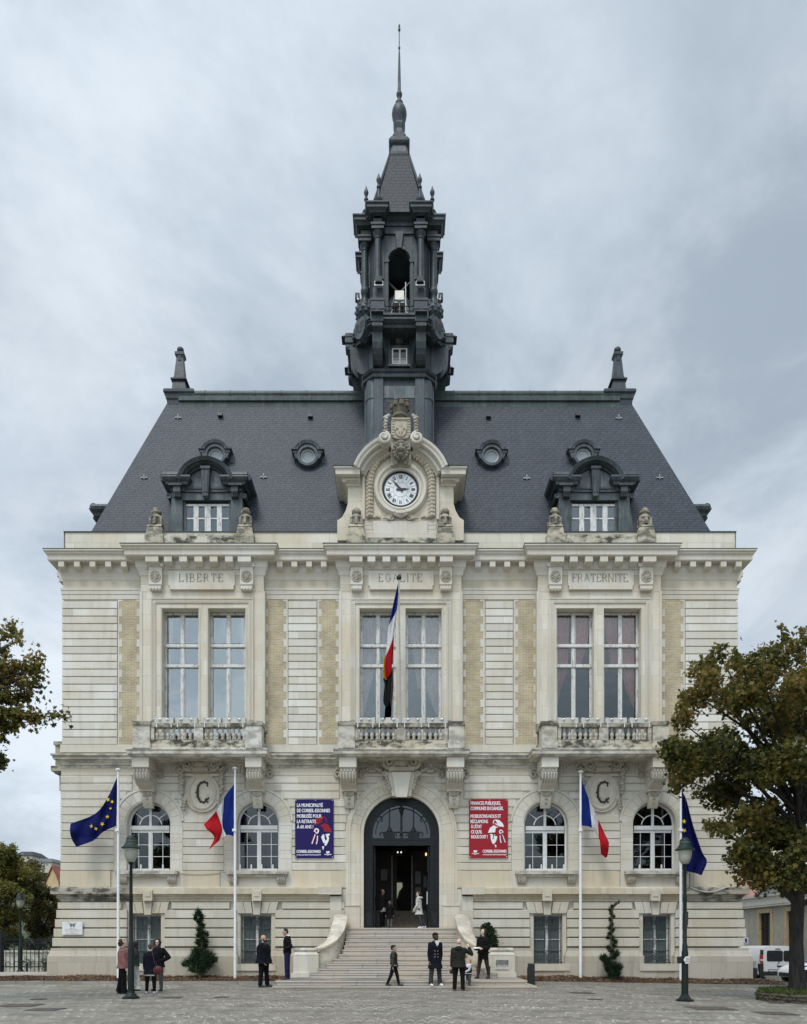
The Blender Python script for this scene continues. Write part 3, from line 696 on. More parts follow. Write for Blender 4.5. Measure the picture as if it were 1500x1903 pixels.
for a,b in BW:
 fr=MB();Yw=.14;a2,b2=a+(CX-a)*.006,b+(CX-b)*.006;c=(a2+b2)/2
 fr.pbox(a2,b2,1699,1703,Yw,Yw+.06);fr.pbox(a2,a2+3.4,1703.1,1791,Yw,Yw+.06);fr.pbox(b2-3.4,b2,1703.1,1791,Yw,Yw+.06);fr.pbox(c-2.6,c+2.6,1703.1,1791,Yw-.01,Yw+.06)
 for q in(1725,1746,1767):fr.pbox(a2+3.5,c-2.7,q-.7,q+.7,Yw,Yw+.04);fr.pbox(c+2.7,b2-3.5,q-.7,q+.7,Yw,Yw+.04)
 o=mk('basement_window',fr,WOOD,TH)
 g=MB();g.pbox(a2+1,b2-1,1701,1791,Yw+.045,Yw+.055);mk('pane',g,plain('frosted_pane',(.115,.14,.145),.6,.2,2,spec=.15),o)
 g=MB();Yg=.0
 for k in range(9):
  x=a+3+(b-a-6)*k/8
  if k!=4:g.tube([P(x,1702,Yg),P(x,1788,Yg)],.013,5)
 for q in(1706,1725,1767,1784):g.pbox(a+1,b-1,q-.8,q+.8,Yg-.01,Yg+.012)
 cx,cz=wx((a+b)/2,Yg),wz(1776,Yg)
 for zz,rr in((cz,.15),(wz(1714,Yg),.13)):
  for q in(1,.6):g.arc(cx,zz,[(rr*q-.014,Yg-.012),(rr*q+.014,Yg-.012),(rr*q+.014,Yg+.012),(rr*q-.014,Yg+.012)],0,360,16)
  for q in range(6):g.stroke((cx,zz),(cx+rr*math.cos(q*PI/3),zz+rr*math.sin(q*PI/3)),.02,Yg-.01,Yg+.01)
 for e in(-1,1):
  for zz in(cz-.02,wz(1714,Yg)):g.arc(cx+e*.34,zz,[(.075,Yg-.012),(.1,Yg-.012),(.1,Yg+.012),(.075,Yg+.012)],45,405,4)
  g.tube([(cx+e*.09,Yg,wz(1726,Yg)),(cx+e*.09,Yg,wz(1762,Yg))],.013,5)
 g.pbox(a+1,b+2,1787.5,1789.5,Yg-.12,Yg+.02)
 mk('window_grille',g,IRONG,o)
BAL=(.052,.046,.062,.068,.05,.03,.028,.052)
for B in BAYS:
 Yf=-1.32;x0,x1=wx(B['bal'][0]+4,Yf),wx(B['bal'][1]-4,Yf)
 zt2=wz(1390.5,Yf);mb=MB()
 prof=[(.0,zt2+.03),(.06,zt2),(.06,zt2-.05),(.03,zt2-.09),(.03,zt2-.20),(-.02,zt2-.22),(-.05,zt2-.27),(-.08,zt2-.29)]
 mb.mold([(o+.0,z)for o,z in prof],x0,x1,Yf+.05,0.0)
 BO=mk('balcony',mb,S_LIGH,TH)
 mb=MB();mb.box(x0+.18,x1-.18,Yf+.08,0.0,zt2-.5,zt2-.292)if 0 else None
 mb.pbox(B['ped'][0][1]+.3,B['ped'][1][0]-.3,1375.5,1390,Yf+.06,Yf+.40)
 mk('base_rail',mb,stone('lichen_stone',(.58,.545,.45),1.0,0,1.3,.006,dirt=.8,dirty=(.20,.18,.09),black=1.0),BO)
 mb=MB();mb.pbox(B['ped'][0][1]+.3,B['ped'][1][0]-.3,1343.5,1350.5,Yf+.04,Yf+.36)
 for s,px in((-1,B['ped'][0][0]+5),(1,B['ped'][1][1]-5)):
  xx=wx(px,Yf);mb.box(xx-.16,xx+.16,Yf+.55,YBAY,wz(1350.5,Yf),wz(1343.5,Yf));mb.box(xx-.14,xx+.14,Yf+.55,YBAY,zt2+.02,zt2+.32);mb.box(xx-.10,xx+.10,Yf+.9,YBAY,zt2+.32,wz(1350.6,Yf))
 mk('handrail',mb,S_WEAT,BO)
 for p0,p1 in B['ped']:
  mb=MB();mb.pbox(p0,p1,1347,1388,Yf,Yf+.56);mb.pbox(p0-1.2,p1+1.2,1379,1390,Yf-.035,Yf+.58)
  o=mk('pedestal',mb,S_LIGH,BO)
  mb=MB();mb.pbox(p0-1.5,p1+1.5,1340,1347,Yf-.04,Yf+.60);mk('pedestal_cap',mb,S_WEAT,BO)
 c0,c1=B['bu'][0][1],B['bu'][1][0]
 mb=MB();mb.pbox(c0+1,c1-1,1350.6,1375.4,Yf+.07,Yf+.38)
 for a,b in B['bu']:mb.pbox(a-7,a-1,1350.6,1375.4,Yf+.075,Yf+.37)if a==B['bu'][0][0]else mb.pbox(b+1,b+7,1350.6,1375.4,Yf+.075,Yf+.37)
 mks('middle_pedestal',mb,S_LIGH,BO)
 zb0,zb1=wz(1375.4,Yf+.2),wz(1350.6,Yf+.2);H_=zb1-zb0
 first=None
 for a,b in B['bu']:
  for k in range(7):
   x=wx(a+(b-a)*(k+.5)/7,Yf+.2)
   if first is None:
    m=MB();pr=[(.085,0),(.085,.09),(.05,.1),(.045,.18),(.078,.3),(.088,.38),(.06,.52),(.038,.68),(.035,.78),(.06,.82),(.045,.86),(.08,.9),(.08,1)]
    m.lathe([(r_,z_*H_)for r_,z_ in pr],0,0,10);first=mk('baluster',m,S_LIGH,BO,True,local=True);first.matrix_parent_inverse=Matrix.Identity(4);first.location=(x,Yf+.21,zb0)
   else:
    c=first.copy();COL.objects.link(c);c.parent=BO;c.location=(x,Yf+.21,zb0)
 for p0,p1 in B['kc']:
  mb=MB();xa,xb=wx(p0,-1.05),wx(p1,-1.05);zc0=zt2-.29
  w=(xb-xa);cxx=(xa+xb)/2
  prof=[(-1.10,zc0),(-1.10,zc0-.40),(-1.04,zc0-.46),(-1.06,zc0-.60),(-1.0,zc0-.78),(-.88,zc0-.90),(-.70,zc0-.98),(-.5,zc0-1.02),(-.42,zc0-1.08),(-.42,zc0-1.16),(-.30,zc0-1.18),(-.02,zc0-1.18),(-.02,zc0)]
  mb.xprism(prof,cxx-w*.46,cxx+w*.46)
  mb.box(cxx-w*.52,cxx+w*.52,-1.14,0,zc0-.38,zc0-.0)
  mb.xprism([(-.36,zc0-1.18),(-.33,zc0-1.5),(-.25,zc0-1.68),(-.18,zc0-1.78),(-.02,zc0-1.78),(-.02,zc0-1.18)],cxx-w*.30,cxx+w*.30)
  o=mk('balcony_console',mb,S_TRIM,BO)
  mb=MB()
  for k in range(5):mb.box(cxx-w*.44+k*w*.19,cxx-w*.44+k*w*.19+w*.11,-1.10,-1.0,zc0-.54,zc0-.44)
  for k in range(5):mb.tube([(cxx-w*.36+k*w*.18,-1.045,zc0-.58),(cxx-w*.36+k*w*.18,-1.0,zc0-.78),(cxx-w*.36+k*w*.18,-.86,zc0-.92)],.035,6)
  for s in(-1,1):
   for yy,zz,rr in((-.80,zc0-.66,.25),(-.36,zc0-.5,.18)):
    pts=[Vector((cxx+s*w*.47,yy+rr*(1-t/13)*math.cos(t*.9),zz+rr*(1-t/13)*math.sin(t*.9)))for t in range(12)]
    mb.tube(pts,.035,6)
  for k in range(3):mb.ell((cxx,-.34+k*.05,zc0-1.30-k*.15),w*.22-k*.03,.07,.07,8,6)
  for s in(-1,1):mb.ell((cxx+s*w*.15,-.36,zc0-1.26),.09,.06,.09,8,6)
  mks('console_carving',mb,S_CARV,o,True)
  mb=MB()
  for s in(-1,1):
   pts=[Vector((cxx+s*(w*.5+.14)+.17*(1-t/13)*math.cos(t*.8)*-s,-.10,zc0-.42+.24*(1-t/13)*math.sin(t*.8)))for t in range(12)]
   mb.tube(pts,.06,6)
  mks('side_scroll',mb,S_CARV,o,True)
 mb=MB();xa,xb=wx(B['kc'][0][1],-.05)+.05,wx(B['kc'][1][0],-.05)-.05;za_,zb_=wz(1438,-.06),wz(1415,-.06)
 mb.box(xa,xb,-.07,.0,za_,zb_);mb.box(xa,xb,-.16,.0,zb_,zt2-.30);mb.box(xa,xb,-.11,.0,za_-.1,za_)
 n=int((xb-xa)/.125)
 for k in range(n):mb.tube([(xa+(k+.5)*(xb-xa)/n,-.07,za_+.02),(xa+(k+.5)*(xb-xa)/n,-.07,zb_-.02)],.042,6)
 mk('fluted_band',mb,S_TRIM,BO)
for s,x in((-1,XL),(1,XR)):
 mb=MB();zz=wz(1390.5,-1.32);e=1.22
 mb.box(min(x,x+s*e),max(x,x+s*e),1.6,6.4,zz-.22,zz);mb.box(min(x,x+s*(e-.1)),max(x,x+s*(e-.1)),1.7,6.3,zz-.30,zz-.22)
 for y in(1.75,5.75):mb.box(min(x,x+s*1.1),max(x,x+s*1.1),y,y+.5,zz,zz+.9);mb.box(min(x,x+s*1.16),max(x,x+s*1.16),y-.05,y+.55,zz+.9,zz+1.04)
 for y in(1.8,5.7):mb.xprism([(y,zz-.3),(y+.5,zz-.3),(y+.5,zz-1.0),(y,zz-1.0)],min(x,x+s*.95),max(x,x+s*.95));mb.box(min(x,x+s*.55),max(x,x+s*.55),y+.05,y+.45,zz-1.5,zz-1.0)
 mb.box(min(x+s*.75,x+s*1.0),max(x+s*.75,x+s*1.0),2.2,5.8,zz+.8,zz+.95)
 mk('side_balcony',mb,S_WEAT,TH)
 mb=MB();q=zt+.035
 for dz0,dz1,out in((-.20,.0,.86),(-.41,-.20,.78),(-.7,-.41,.5),(-.98,-.7,.36)):mb.box(min(x,x+s*out),max(x,x+s*out),1.35,7.0,q+dz0-.5+.5,q+dz1)
 mk('side_cornice',mb,S_TRIM,TH)
def volute(mb,cx,cz,Y,r,turns=2.0,t=.05,flip=1,n=22,start=0.0):
 pts=[Vector((cx+flip*r*(1-.88*i/n)*math.cos(start+turns*2*PI*i/n),Y-.10*(i/n)*r/.3,cz+r*(1-.88*i/n)*math.sin(start+turns*2*PI*i/n)))for i in range(n+1)]
 mb.tube(pts,[t*(1-.5*i/n)for i in range(n+1)],7)
for c in(375.5,1118.5):
 cx,cz=wx(c,-.08),wz(1474,-.08);mb=MB()
 mb.arc(cx,cz,[(.0,-.07),(.86,-.07),(.86,.0),(.0,.0)],0,360,36,sx=.86,sz=.86*1.0)
 mb=MB()
 mb.prism([(cx+.70*math.cos(2*PI*k/40),cz+.75*math.sin(2*PI*k/40))for k in range(40)],-.09,.0)
 mb.box(cx-.42,cx+.42,-.075,.0,cz+.3,cz+.95)
 o=mk('cartouche',mb,S_TRIM,TH)
 mb=MB();mb.arc(cx,cz+.02,[(.55,-.12),(.60,-.15),(.66,-.12),(.66,-.09),(.55,-.09)],0,360,40,sx=.86,sz=1.05);mk('oval_moulding',mb,S_TRIM,o,True)
 mb=MB();mb.prism([(cx+.50*.9*math.cos(2*PI*k/40),cz+.02+.60*.98*math.sin(2*PI*k/40))for k in range(40)],-.105,-.092);mk('oval_field',mb,plain('warm_stone_field',(.58,.535,.43),.9,.12),o)
 mb=MB()
 pts=[(.27,.26),(.22,.34),(.08,.36),(-.06,.33),(-.17,.20),(-.21,0.0),(-.18,-.20),(-.08,-.34),(.08,-.38),(.22,-.33),(.28,-.24)]
 cv=[Vector((cx+.82*a,-.13,cz+.04+b*1.08))for a,b in pts];mb.tube(cv,[.035,.03,.032,.036,.042,.05,.042,.036,.032,.03,.035],8)
 for i,p in enumerate(cv):
  d=Vector((math.sin(i*2.3),-.3,math.cos(i*1.7)))*.06;mb.ell(p+d*.8,.045,.025,.03,7,5);mb.ell(p-d*.7,.03,.025,.04,7,5)
 mk('letter_c',mb,plain('aged_bronze',(.050,.043,.030),.75,.35,12,0),o,True)
 mb=MB();zo=wz(1424,-.2)
 for s in(-1,1):
  volute(mb,cx+s*.52,zo+.02,-.26,.27,2.1,.085,s);volute(mb,cx+s*.83,zo-.16,-.16,.15,1.6,.06,s)
  for k in range(7):mb.ell((cx+s*(.78+.03*math.sin(k*2)),-.16-.05*(k%2),zo-.34-k*.115),.12-.006*k,.09,.085,8,6)
  for k in range(4):mb.ell((cx+s*(.66+.012*k),-.15,zo-1.32-k*.12),.085-.008*k,.07,.075,8,6)
  for k in range(5):mb.ell((cx+s*(.28+k*.13),-.2,zo-.20+.02*k),.11,.09,.07,8,6)
 mb.ell((cx,-.30,zo+.06),.32,.16,.20,14,8);mb.ell((cx,-.34,zo+.22),.20,.14,.09,12,6)
 mb.xprism([(-.3,zo-.05),(-.42,zo-.10),(-.36,zo-.22),(-.08,zo-.30),(-.06,zo)],cx-.30,cx+.30)
 for k in range(5):mb.ell((cx-.28+k*.14,-.36,zo+.12),.055,.06,.10,8,6)
 mks('scrolled_crest',mb,S_CARV,o,True)
cx=dcx;zo=wz(1421,-.3);mb=MB()
mb.prism([(cx-.58,zo-.30),(cx+.58,zo-.30),(cx+.36,wz(1479,-.45)),(cx-.36,wz(1479,-.45))],-.42,.0)
mb.prism([(cx-.38,zo-.34),(cx+.38,zo-.34),(cx+.21,wz(1481,-.55)),(cx-.21,wz(1481,-.55))],-.55,-.40)
o=mk('keystone',mb,S_TRIM,TH)
mb=MB()
for s in(-1,1):
 volute(mb,cx+s*.50,zo+.06,-.42,.34,2.2,.10,s);volute(mb,cx+s*.62,zo-.42,-.42,.12,1.5,.05,s)
 for k in range(7):mb.ell((cx+s*(.82+k*.13),-.20,zo-.20+.05*math.sin(k*1.9)),.12-.008*k,.08,.10-.008*k,8,6)
 for k in range(5):mb.ell((cx+s*(.60-.035*k),-.44,zo-.44-.13*k),.075,.06,.085,8,6)
mb.ell((cx,-.48,zo+.10),.34,.18,.26,14,8);mb.ell((cx,-.5,zo+.36),.22,.14,.10,12,6)
mb.xprism([(-.48,zo-.12),(-.62,zo-.16),(-.56,zo-.30),(-.3,zo-.34),(-.2,zo)],cx-.50,cx+.50)
for k in range(7):mb.ell((cx-.36+k*.12,-.56,zo+.18),.055,.06,.12,8,6)
mk('keystone_carving',mb,S_CARV,o,True)
mb=MB();Yd=.22;r0=dr-.02;zth=wz(1724.5);w=.33
mb.arc(dcx,dzc,[(r0-w,Yd),(r0,Yd),(r0,Yd+.14),(r0-w,Yd+.14)],0,180,36)
for s in(-1,1):mb.box(min(dcx+s*(r0-w),dcx+s*r0),max(dcx+s*(r0-w),dcx+s*r0),Yd,Yd+.14,zth,dzc-.002)
ztr=wz(1567,Yd);mb.box(dcx-r0+w,dcx+r0-w,Yd-.05,Yd+.14,ztr-.10,ztr+.10);mb.box(dcx-r0+w,dcx+r0-w,Yd-.02,Yd+.1,ztr+.11,ztr+.2)
DO=mk('entrance_portal',mb,IRON,TH)
mb=MB()
rm=r0-w/2
for k in range(19):
 a=R(180*(k+.5)/19);mb.arc(dcx+rm*math.cos(a),dzc+rm*math.sin(a),[(.075,Yd-.03),(.105,Yd-.03),(.105,Yd),(.075,Yd)],0,360,12);mb.disc(dcx+rm*math.cos(a),dzc+rm*math.sin(a),.03,Yd-.03,Yd,8)
for s in(-1,1):
 for k in range(12):
  z=dzc-.14-k*.255;mb.arc(dcx+s*rm,z,[(.078,Yd-.03),(.11,Yd-.03),(.11,Yd),(.078,Yd)],0,360,12);mb.disc(dcx+s*rm,z,.03,Yd-.03,Yd,8)
 for e in(-1,1):mb.box(dcx+s*rm+e*.145-.015,dcx+s*rm+e*.145+.015,Yd-.03,Yd,zth+.75,dzc)
 mb.box(dcx+s*rm-.11,dcx+s*rm+.11,Yd-.02,Yd,zth+.1,zth+.62)
for rr in(r0-.02,r0-w+.02):mb.arc(dcx,dzc,[(rr-.02,Yd-.035),(rr+.02,Yd-.035),(rr+.02,Yd),(rr-.02,Yd)],0,180,36)
mk('portal_ornament',mb,plain('worn_iron',(.012,.017,.019),.45,.3,8,spec=.3),DO)
mb=MB();rg=r0-w
for x in(-.42,0,.42):mb.box(dcx+x*1.0*rg-(.045 if x==0 else .025),dcx+x*rg+(.045 if x==0 else .025),Yd,Yd+.06,ztr+.2,dzc+math.sqrt(rg*rg-(x*rg)**2))
mb.arc(dcx,dzc,[(rg-.13,Yd),(rg-.10,Yd),(rg-.10,Yd+.05),(rg-.13,Yd+.05)],0,180,30)
for s in(-1,1):
 mb.box(min(dcx+s*.14,dcx+s*.72),max(dcx+s*.14,dcx+s*.72),Yd-.01,Yd+.05,ztr+.42,ztr+.46)
 mb.box(dcx+s*.42*rg-.22,dcx+s*.42*rg+.22,Yd-.02,Yd+.04,ztr+.2,ztr+.42)
 for xx,rr in((s*.88,.12),(s*.13,.09),(s*.78,.08)):mb.arc(dcx+xx*1.0,ztr+.46+(.5 if rr>.1 else-.1),[(rr-.02,Yd),(rr+.02,Yd),(rr+.02,Yd+.05),(rr-.02,Yd+.05)],-60,240,14)
 for k in range(4):mb.ell((dcx+s*.42*rg,Yd,ztr+.48+k*.055),.13-.03*k,.03,.05,8,5)
for k in range(5):mb.ell((dcx,Yd-.02,dzc+rg-.12-k*.07),.12-.018*k,.04,.05,8,5)
mk('fanlight_ironwork',mb,IRON,DO)
mb=MB();mb.prism([(dcx+(rg+.02)*math.cos(PI*i/28),dzc+(rg+.02)*math.sin(PI*i/28))for i in range(29)],Yd+.065,Yd+.072);mb.box(dcx-rg,dcx+rg,Yd+.065,Yd+.072,ztr+.1,dzc-.002)
mk('fanlight_pane',mb,glassmat('fanlight_glass',(.10,.11,.115),.045),DO)
mb=MB()
for s in(-1,1):
 x=dcx+s*(rg-.03);mb.box(min(x,x-s*.06),max(x,x-s*.06),Yd+.15,Yd+1.25,zth,ztr-.1)
 for z in(zth+.5,zth+1.6,zth+2.6):mb.box(min(x-s*.06,x-s*.08),max(x-s*.06,x-s*.08),Yd+.25,Yd+1.15,z-.35,z+.4)
o=mk('door_leaf',mb,IRON,DO)
mb=MB();mb.box(dcx+rg-.14,dcx+rg-.10,Yd+.10,Yd+.15,zth+.95,zth+1.45);mk('door_handle',mb,plain('steel_handle',(.5,.5,.5),.3,.1,4,.8),DO)
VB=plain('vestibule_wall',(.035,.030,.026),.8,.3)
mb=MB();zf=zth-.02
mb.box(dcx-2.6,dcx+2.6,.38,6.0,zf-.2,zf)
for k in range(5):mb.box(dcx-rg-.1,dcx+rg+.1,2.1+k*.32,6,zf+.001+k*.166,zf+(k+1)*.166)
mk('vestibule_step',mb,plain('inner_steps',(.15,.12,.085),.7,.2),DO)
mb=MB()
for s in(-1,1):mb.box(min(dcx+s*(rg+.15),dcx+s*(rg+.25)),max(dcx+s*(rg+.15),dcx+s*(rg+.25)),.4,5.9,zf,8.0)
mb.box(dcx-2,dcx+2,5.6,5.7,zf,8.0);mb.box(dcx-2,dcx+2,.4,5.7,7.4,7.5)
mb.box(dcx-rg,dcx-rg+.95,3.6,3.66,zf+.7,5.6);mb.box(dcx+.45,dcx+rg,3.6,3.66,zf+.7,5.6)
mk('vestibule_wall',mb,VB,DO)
mb=MB()
for x0,x1,z0,z1 in((-.9,-.62,3.9,4.4),(.62,.86,3.75,4.3),(.98,1.2,3.6,4.1),(.62,.86,3.0,3.6)):mb.box(dcx+x0,dcx+x1,3.56,3.59,z0+.4,z1+.4)
mk('notice',mb,plain('dull_paper',(.16,.16,.155),.7),DO)
mb=MB();mb.box(dcx+.45,dcx+.49,3.53,3.59,zf+.7,5.4);mb.box(dcx-.43,dcx-.39,3.53,3.59,zf+.7,5.4);mb.box(dcx+1.25,dcx+1.29,3.53,3.59,zf+.7,5.4);mk('inner_frame',mb,plain('pale_metal_frame',(.35,.33,.29),.5),DO)
mb=MB();mb.prism([(dcx-.24+.0,4.35),(dcx+.04,4.35),(dcx+.06,4.15),(dcx-.10,3.95),(dcx-.20,3.6),(dcx-.22,3.62)],5.50,5.58);mk('rear_light_patch',mb,emitmat('rear_patch_glow',(.40,.44,.28),.45),DO)  # emissive polygon: the light at the vestibule's far end is put into the material
mb=MB();q=P(742,1583,1.3);mb.tube([q+Vector((0,0,.08)),(q.x,q.y,7.4)],.015,6);mb.arc(q.x,q.z,[(.13,1.28),(.15,1.28),(.15,1.31),(.13,1.31)],0,360,14);o=mk('hanging_lamp',mb,IRON,DO)
mb=MB();
for dx in(-.06,.08):mb.ell(q+Vector((dx,0,-.02)),.028,.028,.035,8,6)
mk('lamp_bulb',mb,emitmat('lamp_white',(1,.93,.8),1.2),o)
mb=MB();q=P(792,1588,3.3);mb.box(q.x-.015,q.x+.015,q.y-.02,q.y+.2,q.z-.3,q.z-.05);o=mk('wall_lamp',mb,IRON,DO)
mb=MB();mb.ell(q,.04,.04,.08,8,6);mk('lamp_bulb',mb,emitmat('lamp_amber',(1,.62,.2),1.5),o)
ze=za+.02;YE,YR=.50,2.98;zr=wz(747,YR)
xe0,xe1=wx(163,YE),wx(1328,YE);xr0,xr1=wx(312,YR),wx(1172,YR);YBK=YB-YE
mb=MB()
v=[(xe0,YE,ze),(xe1,YE,ze),(xe1,YBK,ze),(xe0,YBK,ze),(xr0,YR,zr),(xr1,YR,zr),(xr1,YBK-2.48,zr),(xr0,YBK-2.48,zr)]
mb.add(v,[(0,1,5,4),(1,2,6,5),(2,3,7,6),(3,0,4,7)])
RF=mk('slate_roof',mb,SLATE,TH)
mb=MB();mb.add([v[4],v[5],v[6],v[7]],[(0,1,2,3)]);mk('flat_roof_top',mb,ZINC,RF)
def roofY(z):return YE+(z-ze)*(YR-YE)/(zr-ze)
mb=MB();zz=zr+.30
for(a,b)in((xr0+.5,-1.2),(1.2,xr1-.5)):
 mb.tube([(a,YR+.02,zz),(b,YR+.02,zz)],.17,12);mb.box(a,b,YR-.12,YR+.2,zr+.02,zz-.08);mb.box(a,b,YR-.17,YR+.2,zr-.04,zr+.1)
 n=int((b-a)/1.1)
 for k in range(1,n):mb.tube([(a+k*1.1,YR+.02,zz),(a+k*1.1+.05,YR+.02,zz)],.185,12)
 mb.box(a,b,YR-.10,YR-.02,zr-.30,zr-.05)
for s,x in((-1,xr0),(1,xr1)):mb.tube([(x,YR+.4,zz),(x,YBK-3,zz)],.17,10);mb.box(x-.15,x+.15,YR+.4,YBK-3,zr-.1,zz-.05)
mk('ridge',mb,zincmat('green_zinc',(.040,.058,.052)),RF,True)
for s,px in((-1,335.5),(1,1147.5)):
 mb=MB();Yc=YR+.25;q0=307 if s<0 else 1122;q1=361 if s<0 else 1179
 x0,x1=wx(q0+5,YR),wx(q1-5,YR)
 zt_=wz(726,YR)
 mb.mold([(.0,zt_+.02),(.10,zt_),(.15,zt_-.06),(.15,zt_-.16),(.08,zt_-.22),(.06,zt_-.40),(.02,zt_-.44),(.0,zt_-.75)],x0,x1,YR-.05,YR+1.2)
 o=mk('ridge_end_cap',mb,ZINC,RF)
 cx=wx(px,Yc);h=lambda q:wz(q,Yc);hw=lambda p:p*(D+Yc)/F
 mb=MB();mb.frustum((cx,Yc),hw(13.5),hw(13.5),zt_-.1,hw(11),hw(11),h(714));mb.box(cx-hw(14.5),cx+hw(14.5),Yc-hw(14.5),Yc+hw(14.5),h(714),h(711.5))
 mb.frustum((cx,Yc),hw(10.5),hw(10.5),h(711.5),hw(10),hw(10),h(706));mb.frustum((cx,Yc),hw(9.5),hw(9.5),h(706),hw(6),hw(6),h(668));mb.frustum((cx,Yc),hw(6.2),hw(6.2),h(668),hw(7.5),hw(7.5),h(664))
 mb.box(cx-hw(8.5),cx+hw(8.5),Yc-hw(8.5),Yc+hw(8.5),h(664),h(659));mb.box(cx-hw(3),cx+hw(3),Yc-hw(7.3),Yc,h(675),h(664))
 mb.lathe([(hw(3),h(659)),(hw(3.2),h(657)),(hw(5.6),h(655)),(hw(6.6),h(651.5)),(hw(5.6),h(648)),(hw(3),h(646)),(hw(.4),h(645))],cx,Yc,14)
 mk('finial',mb,ZINC,RF,True)
for px,py in((410,773),(577,775),(907.5,775),(1073.5,773)):
 z=wz(py,2.6);z=wz(py,roofY(z));y=roofY(z);x=wx(px,y)
 mb=MB();mb.add([(x-.1,y-.16,z-.06),(x+.1,y-.16,z-.06),(x+.1,y-.14,z+.07),(x-.1,y-.14,z+.07),(x-.1,y+.06,z-.06),(x+.1,y+.06,z-.06),(x+.1,y+.1,z+.07),(x-.1,y+.1,z+.07)],[(0,1,2,3),(4,7,6,5),(0,4,5,1),(3,2,6,7),(0,3,7,4),(1,5,6,2)])
 mk('roof_vent',mb,BLACK,RF)
for px,py in((268,888),(490,887),(979,889),(1226,888),(331,770),(1150,771)):
 z=wz(py,1.5);z=wz(py,roofY(z));y=roofY(z)-.03;x=wx(px,y);mb=MB()
 mb.box(x-.015,x+.015,y-.03,y+.03,z-.08,z+.14);mb.box(x-.14,x+.14,y-.03,y+.02,z-.03,z+.01);mk('slate_hook',mb,plain('dull_galvanised',(.34,.36,.37),.5),RF)
def oculus(px,py):
 z=wz(py,1.9);z=wz(py,roofY(z)-.28);y=roofY(z)-.28;x=wx(px,y);r=.46
 mb=MB()
 mb.arc(x,z,[(.30,y+.02),(.33,y-.06),(.44,y-.06),(.46,y),(.46,y+.9),(.30,y+.9)],0,360,28)
 mb.arc(x,z,[(.46,y-.10),(.58,y-.14),(.60,y-.10),(.60,y+.55),(.46,y+.55)],25,155,20)
 for s in(-1,1):
  mb.box(min(x+s*.40,x+s*.68),max(x+s*.40,x+s*.68),y-.12,y+.5,z+.20,z+.30);mb.box(min(x+s*.40,x+s*.62),max(x+s*.40,x+s*.62),y-.06,y+.55,z+.08,z+.20)
  mb.prism([(x+s*.40,z+.08),(x+s*.58,z+.08),(x+s*.50,z-.12),(x+s*.42,z-.16)],y-.04,y+.6)
  mb.box(min(x+s*.56,x+s*.74),max(x+s*.56,x+s*.74),y+.22,y+.7,z-.22,z+.14)
 o=mk('oculus',mb,zincmat('oculus_zinc',(.060,.072,.080)),RF,True)
 mb=MB();mb.arc(x,z,[(.24,y+.08),(.31,y+.05),(.31,y+.12),(.24,y+.12)],0,360,24);mk('oculus_frame',mb,plain('pale_frame',(.34,.35,.35),.5),o,True)
 mb=MB();mb.disc(x,z,.26,y+.11,y+.13,24);mk('pane',mb,plain('sky_grey_pane',(.22,.26,.27),.12,.1,2,spec=.8),o)
for px,py in((400,847),(572,848),(914,848),(1085,847)):oculus(px,py)
